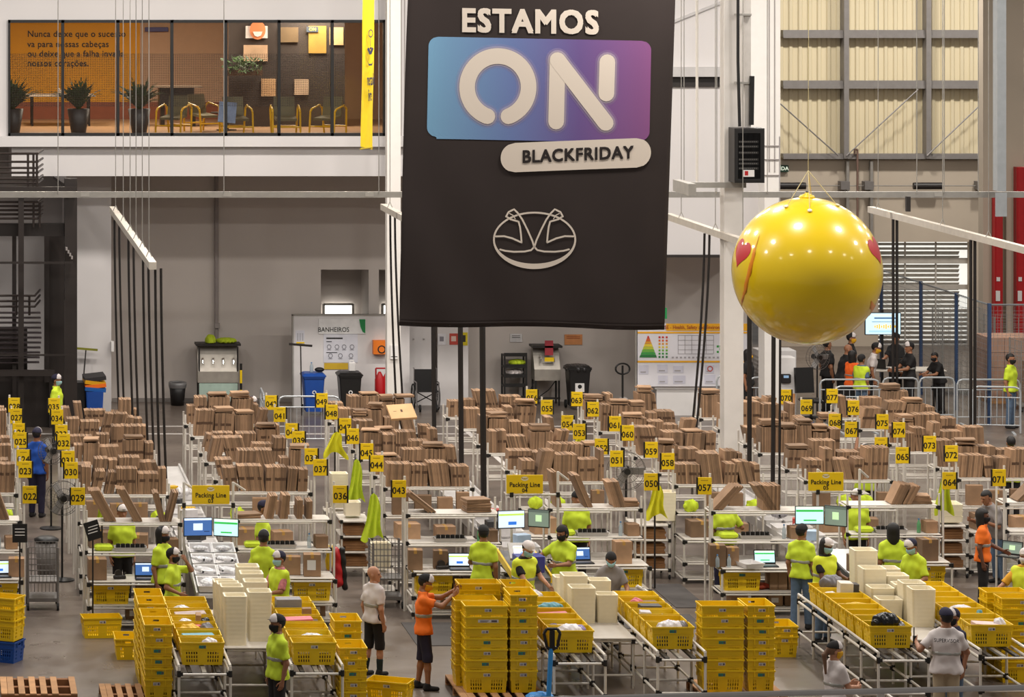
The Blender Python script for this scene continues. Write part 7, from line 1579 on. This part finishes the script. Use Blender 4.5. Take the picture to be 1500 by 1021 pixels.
for k in range(2): stack(3.185, 49.72+.0+k*.66, .142, 6, pi/2, ['the near stack on the pallet', 'the second stack on the pallet'][k], 1, 'wwtttwt')
for k in range(2): stack(3.185, 51.25+k*.66, 0, 7, pi/2, ['the third stack behind the pallet', 'the fourth stack behind the pallet'][k], 1)
pallet(7.62, 49.75, 1.22, 1.6, 'wooden pallet under the big block of crate stacks by the man in orange')
stack(8.03, 50.23, .142, 7, 0, 'the near broad stack in the big block', 0, ('w', 'W', 'w', 't', 'w', 't', 'w'))
stack(7.95, 50.69, .142, 7, 0, 'the second broad stack in the big block', 0); stack(8.08, 51.15, .142, 8, 0, 'the stack under the orange man', 0, ('w', None or 'n', 'w'))
stack(8.58, 50.34, .142, 8, pi/2, 'the near narrow stack in the big block', 1, 'wwtwwtw'); stack(8.63, 51.02, .142, 8, pi/2, 'the rear narrow stack in the big block', 1)
pallet(11.17, 49.8, 1.2, 1.2, 'wooden pallet under the two stacks between lines 04 and 05')
stack(11.5, 50.24, .142, 7, 0, 'the broad stack between lines 04 and 05', 0, 'wwwtnwt'); stack(12.06, 50.34, .142, 7, pi/2, 'the narrow stack between lines 04 and 05', 1, 'wttwwwt')
stack(13.22, 53.6, 0, 2, pi/2, 'the nested pair on the floor', 1, 'ww')
stack(5.98, 49.55, 0, 5, pi/2, 'the near stack by the bald man', 1, 'wwtww'); stack(6.05, 50.75, 0, 6, pi/2, 'the far stack by the bald man', 1, 'wtw')
crate(6.63, 50.1, 0, -.42, 'yellow plastic crate standing askew on the floor behind the crate stacks', None, 'w'); crate(9.85, 48.7, 0, 0, 'yellow plastic crate under the front of the line 04 tables', None)
crate(2.62, 55.0, 0, .08, 'yellow plastic crate alone on the floor before station 029', None, 'w'); crate(2.95, 53.4, 0, pi/2, 'yellow plastic crate on the floor beside the tall crate stack', None)
for k in range(4): crate(.98, 53.1, .0 if k == 0 else .338+(k-1)*.17, -.45, ['blue plastic crate at the bottom of the mixed stack by the open floor', 'lowest yellow crate of the mixed stack by the open floor', 'middle yellow crate of the mixed stack by the open floor', 'topmost crate of the mixed stack by the open floor'][k], None, ['w', None, 't', None][k], col='b' if k == 0 else 'y')
stack(16.32, 51.6, 0, 7, 0, 'the near stack by the amber sleeves', 0, 'wwtwt'); stack(16.25, 52.1, 0, 7, 0, 'the far stack by the amber sleeves', 0); stack(16.35, 50.0, 0, 5, 0, 'the low stack by the supervisor', 0, 'twtwt'); stack(16.25, 49.4, 0, 4, 0, 'the lowest stack by the supervisor', 0)
# pallet jack
t = thing('pallet_jack', 'blue pallet jack with a black handle parked between the crate block and line 04', 'pallet jack', (8.66, 48.6, 0)); jb = M('jack blue', '2F86C9', .4)
b = MB(); b.tube((0, -.1, .25), (.06, .0, 1.08), .035, 8); b.obj('draw_bar', jb, t); b = MB(); b.path([(.06, 0, 1.05), (-.0, .0, 1.1), (-.04, .0, 1.3), (.0, .0, 1.36), (.15, .0, 1.36), (.19, .0, 1.3), (.15, 0, 1.1), (.06, 0, 1.05)], .022, 7); b.cbox((.075, 0, 1.2), (.07, .06, .28)); b.obj('handle', black_m, t)
b = MB(); b.bbox_((-.08, .05, .28), (.4, .3, .3), .05); b.lathe([(.08, .3), (.09, .42), (.05, .46)], (-.08, .02, 0), 12); b.obj('pump_body', jb, t)
for x in (-.25, .1): q = MB(); q.box(x-.08, .2, .06, x+.08, .9, .12); q.obj('fork', jb, t)
for x in (-.14, -.02): q = MB(); q.tube((x-.025, -.06, .1), (x+.025, -.06, .1), .1, 12); q.obj('wheel', rubber_m, t)
# pipe frame beside line 04, hand cart by the woman, blurred railing
t = thing('pipe_rack', 'small white pipe frame with a sloping top beside the line 04 table', 'frame', (XW(942, 54.2), 54.2, 0)); b = MB(); w_ = .42
for x, z in ((0, .86), (.1, .85), (w_, .62)):
    for y in (0, .5): q = MB(); q.tube((x, y, 0), (x, y, z), .018, 8); q.obj('post', white_pipe, t)
for y in (0, .5): q = MB(); q.tube((0, y, .86), (w_, y, .62), .03, 8); q.obj('sloping_rail', white_pipe, t); q = MB(); q.tube((.1, y, .5), (w_, y, .5), .016, 8); q.obj('rail', white_pipe, t)
for p_ in ((0, 0, .84), (w_, 0, .62), (.1, 0, .5), (w_, 0, .5)): q = MB(); q.cbox(p_, (.06, .06, .06)); q.obj('joint', joint_m, t)
q = MB(); q.box(.1, 0, .2, w_, .5, .215); q.obj('shelf', board_m, t); carton_box(XW(942, 54.2)+.26, 54.45, .217, .26, .3, .16, .1, 'open brown box on the shelf of the small pipe frame', lab=True)
t = thing('hand_cart', 'white pipe hand cart with a scanner held by the woman in white', 'cart', (12.42, 45.7, 0))
for x in (.0, .45):
    for y in (0, .6): q = MB(); q.tube((x, y, 0.05), (x, y, .92), .018, 8); q.obj('post', white_pipe, t); q = MB(); q.tube((x-.02, y, .045), (x+.02, y, .045), .045, 10); q.obj('wheel', rubber_m, t)
for a, c in (((0, 0, .92), (.45, 0, .92)), ((0, .6, .92), (.45, .6, .92)), ((0, 0, .92), (0, .6, .92)), ((.45, 0, .92), (.45, .6, .92)), ((0, 0, .3), (.45, 0, .3)), ((0, .6, .3), (.45, .6, .3))): q = MB(); q.tube(a, c, .018, 8); q.obj('rail', white_pipe, t)
for x in (0, .45): q = MB(); q.cbox((x, 0, .92), (.06, .06, .06)); q.obj('joint', joint_m, t)
q = MB(); q.bbox_((.22, .1, 1.0), (.1, .05, .16), .01); q.obj('scanner', lgrey_m, t)
t = thing('balcony_rail', 'thin pale balcony rail close to the viewer along the bottom edge', 'rail', (0, 0, 0)); b = MB(); x0, z0, x1, z1 = XW(820, 30), ZW(1024, 30), XW(1540, 30), ZW(1006, 30); sl_ = (z1-z0)/(x1-x0)
b.tube((x0-3, 30, z0-3*sl_), (x1+3, 30, z1+3*sl_), .026, 8); b.obj('rail_tube', M('rail grey', 'CFC8C4', .5), t)
for x in (x0-2.9, x0+.9, x1+2.9): q = MB(); q.tube((x, 30, 0), (x, 30, z0+(x-x0)*sl_-.02), .02, 8); q.obj('post', MATS['rail grey'], t)
# ------------------------------------------------------------------ people
capw = (navy_m, whitecloth); capb = (blackcloth, whitecloth); capk = (blackcloth, None)
mk_b = M('mask black', '151314', .8); mk_l = M('mask pale blue', '9CC3C6', .8); mk_y = M('mask yellow', 'E0A81c', .8); mk_w = M('mask white', 'd9d3d0', .8)
P = person
P('man in lime shirt and black cap, black mask, standing before the line 03 foam bins', 4.74, 47.75, -1.25, 1.72, skin_b, lime_m, .8, 'trousers', blackcloth, 'short', cap=capb, mask=mk_b, yaw=-.1, bands=True)
P('bald man in white T-shirt and black shorts looking back, standing in the aisle', 6.63, 51.95, 2.15, 1.66, skin_a, whitecloth, .75, 'shorts', blackcloth, None, yaw=-.9, bands=True, legs=(.05, -.08), socks=M('sock dark', '1f2c2a', .9))
P('man in orange T-shirt and navy shorts lifting a crate from the stack', 7.24, 50.95, pi/2-.1, 1.72, skin_b, orange_m, .6, 'shorts', navy_m, 'short', cap=capb, mask=mk_y, nod=.25, arms=((-.12, -.43, 1.43), (.12, -.46, 1.47)), legs=(.08, -.06), bands=True)
P('worker in lime shirt and navy shorts seen from behind at the dark belt', 8.84, 55.35, pi-.5, 1.72, skin_b, lime_m, .75, 'shorts', navy_m, 'short', cap=capk, mask=mk_b, yaw=.5, arms=(None, (.2, -.3, 1.05)), bands=True, legs=(.05, -.05))
P('worker in yellow vest over black, white cap and pale mask, by the dark belt', 9.25, 54.1, .55, 1.72, skin_a, blackcloth, .7, 'trousers', blackcloth, 'short', cap=(whitecloth, None), mask=mk_l, vest=vest_m, bands=True, lean=.16, nod=.3, arms=((-.12, -.42, .95), (.2, -.42, 1.0)))
P('woman in lime shirt with black head covering and mask, jeans, reaching beside the belt', 10.22, 55.7, -.75, 1.68, skin_b, lime_m, .8, 'trousers', denim, 'scarf', blackcloth, mask=mk_b, build=1.15, lean=.12, nod=.12, arms=((-.35, -.42, 1.2), (.1, -.4, 1.08)), bands=True)
P('woman in grey T-shirt with black head covering and pale mask bending over crates', 10.62, 53.95, -.15, 1.6, skin_b, greycloth, .75, 'trousers', blackcloth, 'scarf', blackcloth, mask=mk_l, lean=.3, nod=.25, arms=((-.3, -.3, .98), (.24, -.36, .92)))
P('tall worker in lime shirt, white cap and black mask beside the tray chute', 3.62, 55.1, 1.0, 1.74, skin_b, lime_m, .8, 'trousers', blackcloth, 'long', cap=capb, mask=mk_b, build=1.1, arms=(None, (.1, -.2, 1.1)), bands=True)
P('young worker in lime shirt and white cap holding a hand to the face', 3.7, 53.9, 1.25, 1.6, skin_b, lime_m, .8, 'trousers', blackcloth, 'short', cap=capb, mask=mk_b, arms=((-.2, -.16, .93), (.06, -.2, 1.4)), bands=True)
P('worker in lime shirt and dark cap, back turned, behind the cream foam bins', 5.24, 55.0, 2.6, 1.7, skin_b, lime_m, .8, 'trousers', blackcloth, 'short', cap=capb, mask=mk_l, yaw=.3)
P('worker in lime vest over pink striped top, white cap and pale mask, at line 03', 5.34, 53.5, -1.1, 1.62, skin_b, M('pink striped cotton', 'C77b80', .8, var=.3, scale=30), .9, 'trousers', blackcloth, 'short', cap=capw, mask=mk_l, vest=lime_m, arms=((-.12, -.35, 1.05), (.1, -.3, 1.0)))
P('worker in lime shirt and jeans, back turned, at the pale chute', 14.06, 55.6, 2.55, 1.7, skin_b, lime_m, .8, 'trousers', denim, 'short', cap=capk, yaw=-.3, bands=True, legs=(.06, -.08))
P('long-haired woman in yellow vest over black shirt, white cap, at the crates of line 05', 14.12, 54.45, .55, 1.68, skin_c, blackcloth, .7, 'trousers', denim, 'long', cap=(whitecloth, None), mask=mk_l, vest=vest_m, bands=True, lean=.08, nod=.1, arms=((-.1, -.35, .98), (.16, -.36, 1.05)))
P('long-haired worker in lime shirt, back turned, behind the foam bins of line 05', 15.55, 55.6, 2.9, 1.72, skin_b, lime_m, .8, 'trousers', blackcloth, 'long', bands=True, bandm=refl_m)
P('man in lime shirt, navy and white cap and pale mask, leaning over line 05 crates', 15.62, 54.5, -.95, 1.68, skin_b, lime_m, .85, 'trousers', blackcloth, 'short', cap=capw, mask=mk_l, lean=.18, nod=.2, arms=((-.2, -.3, .98), (.2, -.32, .98)))
def sup(root, up, arm, k, neck):
    b = MB(); b.text('SUPERVISOR', .072, up((0, .152, 1.33)), (-1, 0, 0), (0, .12, 1), bold=.02, sx=.82); b.obj('back_lettering', M('shirt print', '4a4749', .8, var=0), root)
    q = MB(); T = arm[1][2]; q.cbox((T.x+.02, T.y-.05, T.z+.02), (.05, .03, .12)); q.tube((T.x+.03, T.y-.05, T.z+.08), (T.x+.03, T.y-.05, T.z+.2), .008); q.obj('radio', black_m, root)
P('supervisor in white T-shirt and khaki trousers holding a radio, back turned', 14.17, 48.0, pi-.25, 1.76, skin_b, whitecloth, .75, 'trousers', khaki, 'short', cap=(navy_m, None), yaw=.45, bands=True, arms=((-.2, -.32, 1.22), (.4, -.16, 1.24)), extra=sup, build=1.08)
P('person in navy cap standing close behind the supervisor', 14.45, 48.62, -1.0, 1.64, skin_b, navy_m, .8, 'trousers', denim, 'short', cap=capw, mask=mk_b)
P('woman with a long brown ponytail in a white T-shirt and white cap with a cart', 12.17, 46.35, 2.0, 1.62, skin_a, whitecloth, .75, 'trousers', blackcloth, 'pony', M('ponytail brown', '7A5A44', .6), cap=(blackcloth, whitecloth), mask=mk_y, yaw=-.3, bands=True, arms=((-.1, -.3, 1.0), (.1, -.33, 1.02)), build=.92)
P('dark-haired worker in orange T-shirt at the far desk beside sign 071', 17.5, 57.2, 1.2, 1.7, skin_c, orange_m, .75, 'trousers', blackcloth, 'long', mask=mk_b, bands=True, arms=(None, (.12, -.32, 1.0)))
P('worker in yellow vest and amber sleeves, white cap and mask, behind the crate stacks', 17.0, 53.4, -.6, 1.68, skin_b, M('amber cotton', 'E0A32c', .8), .95, 'trousers', navy_m, 'short', cap=(whitecloth, None), mask=mk_w, vest=vest_m, arms=((-.35, -.32, 1.05), (.3, -.2, 1.0)))
P('worker in lime shirt, back turned, hidden to the shoulders by cartons under sign 057', 13.52, 58.8, pi+.2, 1.72, skin_b, lime_m, .85, 'trousers', navy_m, 'short', arms=((-.32, -.2, 1.1), None), bands=True, build=1.1)
P('worker in grey shirt leaning on the flat foam trays beside sign 071', 18.55, 59.7, -1.2, 1.7, skin_b, greycloth, .9, 'trousers', denim, 'short', lean=.45, arms=((-.15, -.5, 1.12), (.15, -.42, 1.12)), build=1.1)
P('worker in lime shirt and black mask walking by the wrapped pallets', 25.05, 79.75, .9, 1.74, skin_b, lime_m, .85, 'trousers', denim, 'short', mask=mk_b, res=.024)
P('worker in lime shirt, navy and white cap and pale mask standing by the stair tower', 2.62, 75.8, 1.25, 1.72, skin_b, lime_m, .8, 'trousers', blackcloth, 'short', cap=capw, mask=mk_l, res=.024)
P('worker in blue shirt and dark trousers, back turned, in the aisle by sign 031', 1.93, 66.9, pi-.4, 1.74, skin_b, bluecloth, .8, 'trousers', navy_m, 'short', cap=(navy_m, whitecloth), res=.022)
P('worker in a navy and white cap peeping over the cartons behind sign 042', 6.6, 71.9, 1.2, 1.72, skin_b, lime_m, .8, 'trousers', blackcloth, 'short', cap=capw, mask=mk_y, res=.024)
P('long-haired worker in lime with a white cap reaching up to the cartons by sign 067', 17.62, 64.9, pi+.1, 1.7, skin_b, lime_m, .8, 'trousers', blackcloth, 'long', cap=(whitecloth, None), arms=(None, (.05, -.28, 1.95)), res=.022)
P('worker in lime shirt, back turned, at the far racks beyond sign 072', 20.7, 65.9, pi, 1.72, skin_b, lime_m, .8, 'trousers', blackcloth, 'short', bands=True, res=.024)
P('worker with head bowed in lime and a white cap behind the shelves of station 036', 5.5, 57.95, 1.3, 1.72, skin_b, lime_m, .8, 'trousers', blackcloth, 'short', cap=capw, mask=mk_b, nod=.2, res=.022)
P('worker in lime shirt glimpsed through the shelves behind the black framed notice', 3.1, 57.6, .2, 1.7, skin_b, lime_m, .8, 'trousers', blackcloth, 'short', cap=capb, res=.024)
P('worker in lime shirt and cap glimpsed through the shelves of station 064', 15.95, 59.35, .0, 1.7, skin_b, lime_m, .8, 'trousers', blackcloth, 'short', cap=capb, res=.024)
P('worker in lime shirt glimpsed behind the shelf over the woman in lime', 11.05, 59.1, .0, 1.7, skin_b, lime_m, .8, 'trousers', blackcloth, 'short', cap=capk, res=.024)
for lab, px, Y, rz, h_, kw in (
    ('person with black hair in dark clothes beside the white louvred cabinet', 1096, 81.25, 1.0, 1.66, dict(top=blackcloth, hair='long', mask=mk_y)),
    ('person in black shirt standing with a hanging arm under the balloon', 1212, 82.6, 1.9, 1.76, dict(top=blackcloth, hair='short')),
    ('shaven-headed person in black bending over the office desk', 1233, 82.0, 1.7, 1.72, dict(top=blackcloth, hair=None, lean=.25)),
    ('dark-haired person in an orange reflective vest at the office desk', 1249, 81.2, 2.0, 1.64, dict(top=blackcloth, vest=M('vest orange', 'FF6A1c', .7), hair='long', bands=True)),
    ('person in a lime vest and dark cap nearest the crowd barriers', 1262, 80.75, 2.2, 1.6, dict(top=denim, vest=lime_m, hair='short', cap=capk, bands=True)),
    ('person in white T-shirt, black and white cap, leaning on the office desk', 1273, 82.25, 1.3, 1.74, dict(top=whitecloth, cap=capb, lean=.25, mask=mk_y)),
    ('person in black shirt and cap behind the office desk by the screen', 1247, 84.2, 1.2, 1.74, dict(top=blackcloth, cap=capb, mask=mk_y)),
    ('man in black shirt with pale stripes and a cap facing the office desk', 1332, 82.0, -1.4, 1.76, dict(top=blackcloth, cap=capb, bands=True, arms=((-.12, -.4, 1.1), (.12, -.38, 1.1)))),
    ('person in black and cap half hidden behind the striped man', 1312, 84.0, -.9, 1.76, dict(top=blackcloth, cap=capk, arms=((-.1, -.4, 1.12), None))),
    ('man in black with black mask leaning on a table by the fence', 1377, 82.4, -1.2, 1.5, dict(top=blackcloth, hair='short', mask=mk_b, lean=.3, arms=((-.12, -.45, .95), (.12, -.45, .95))))):
    P(lab, XW(px, Y), Y, rz, h_, skin_b, bottom='trousers', bcol=denim if 'lime vest' in lab else blackcloth, res=.026, **kw)
# ------------------------------------------------------------------ camera, lamps, ambient light
cd = bpy.data.cameras.new('camera'); cam = bpy.data.objects.new('camera', cd); COL.objects.link(cam)
cam.location = (0, 0, HC); cam.rotation_euler = (pi/2, 0, 0); cd.sensor_width = 36; cd.lens = 36*F/1500
cd.shift_x = (750-PX0)/1500; cd.shift_y = -(510.5-PY0)/1500; cd.clip_end = 300; cd.clip_start = 1
SC.camera = cam
def lamp(x, y, z, size, power, col=(1, .95, .88), shape='DISK', rot=(0, 0, 0)):
    l = bpy.data.lights.new('lamp', 'AREA'); l.shape = shape; l.size = size; l.energy = power; l.color = col
    o = bpy.data.objects.new('high_bay_lamp', l); o.location = (x, y, z); o.rotation_euler = rot; COL.objects.link(o); return o
for i, x in enumerate((-2, 4.5, 11, 17.5, 24, 30.5)):
    for j, y in enumerate((40, 48.5, 57, 65.5, 74, 91)):
        if y > 80 and x < 20: continue
        lamp(x, y, 13.2, 1.05, LAMP*(1.8 if y > 80 else (.2 if y < 45 else .85) if y < 50 else 1.5 if (y > 70 and x < 20) else 1))
for x in (2.5, 6, 9.5): lamp(x, 85.5, 10.1, 1.2, 260, (1, .86, .68))
w = bpy.data.worlds.new('hall'); SC.world = w; w.use_nodes = True
w.node_tree.nodes['Background'].inputs[0].default_value = (1.0, .95, .9, 1); w.node_tree.nodes['Background'].inputs[1].default_value = AMB
SC.view_settings.view_transform = 'Standard'; SC.view_settings.look = 'None'; SC.view_settings.gamma = 1; SC.view_settings.use_curve_mapping = False; SC.view_settings.exposure = EXPO
SC.cycles.use_denoising = True
SC.cycles.max_bounces = 6; SC.cycles.diffuse_bounces = 2; SC.cycles.glossy_bounces = 2; SC.cycles.transparent_max_bounces = 12; SC.cycles.caustics_reflective = False; SC.cycles.caustics_refractive = False
SC.cycles.sample_clamp_indirect = 6
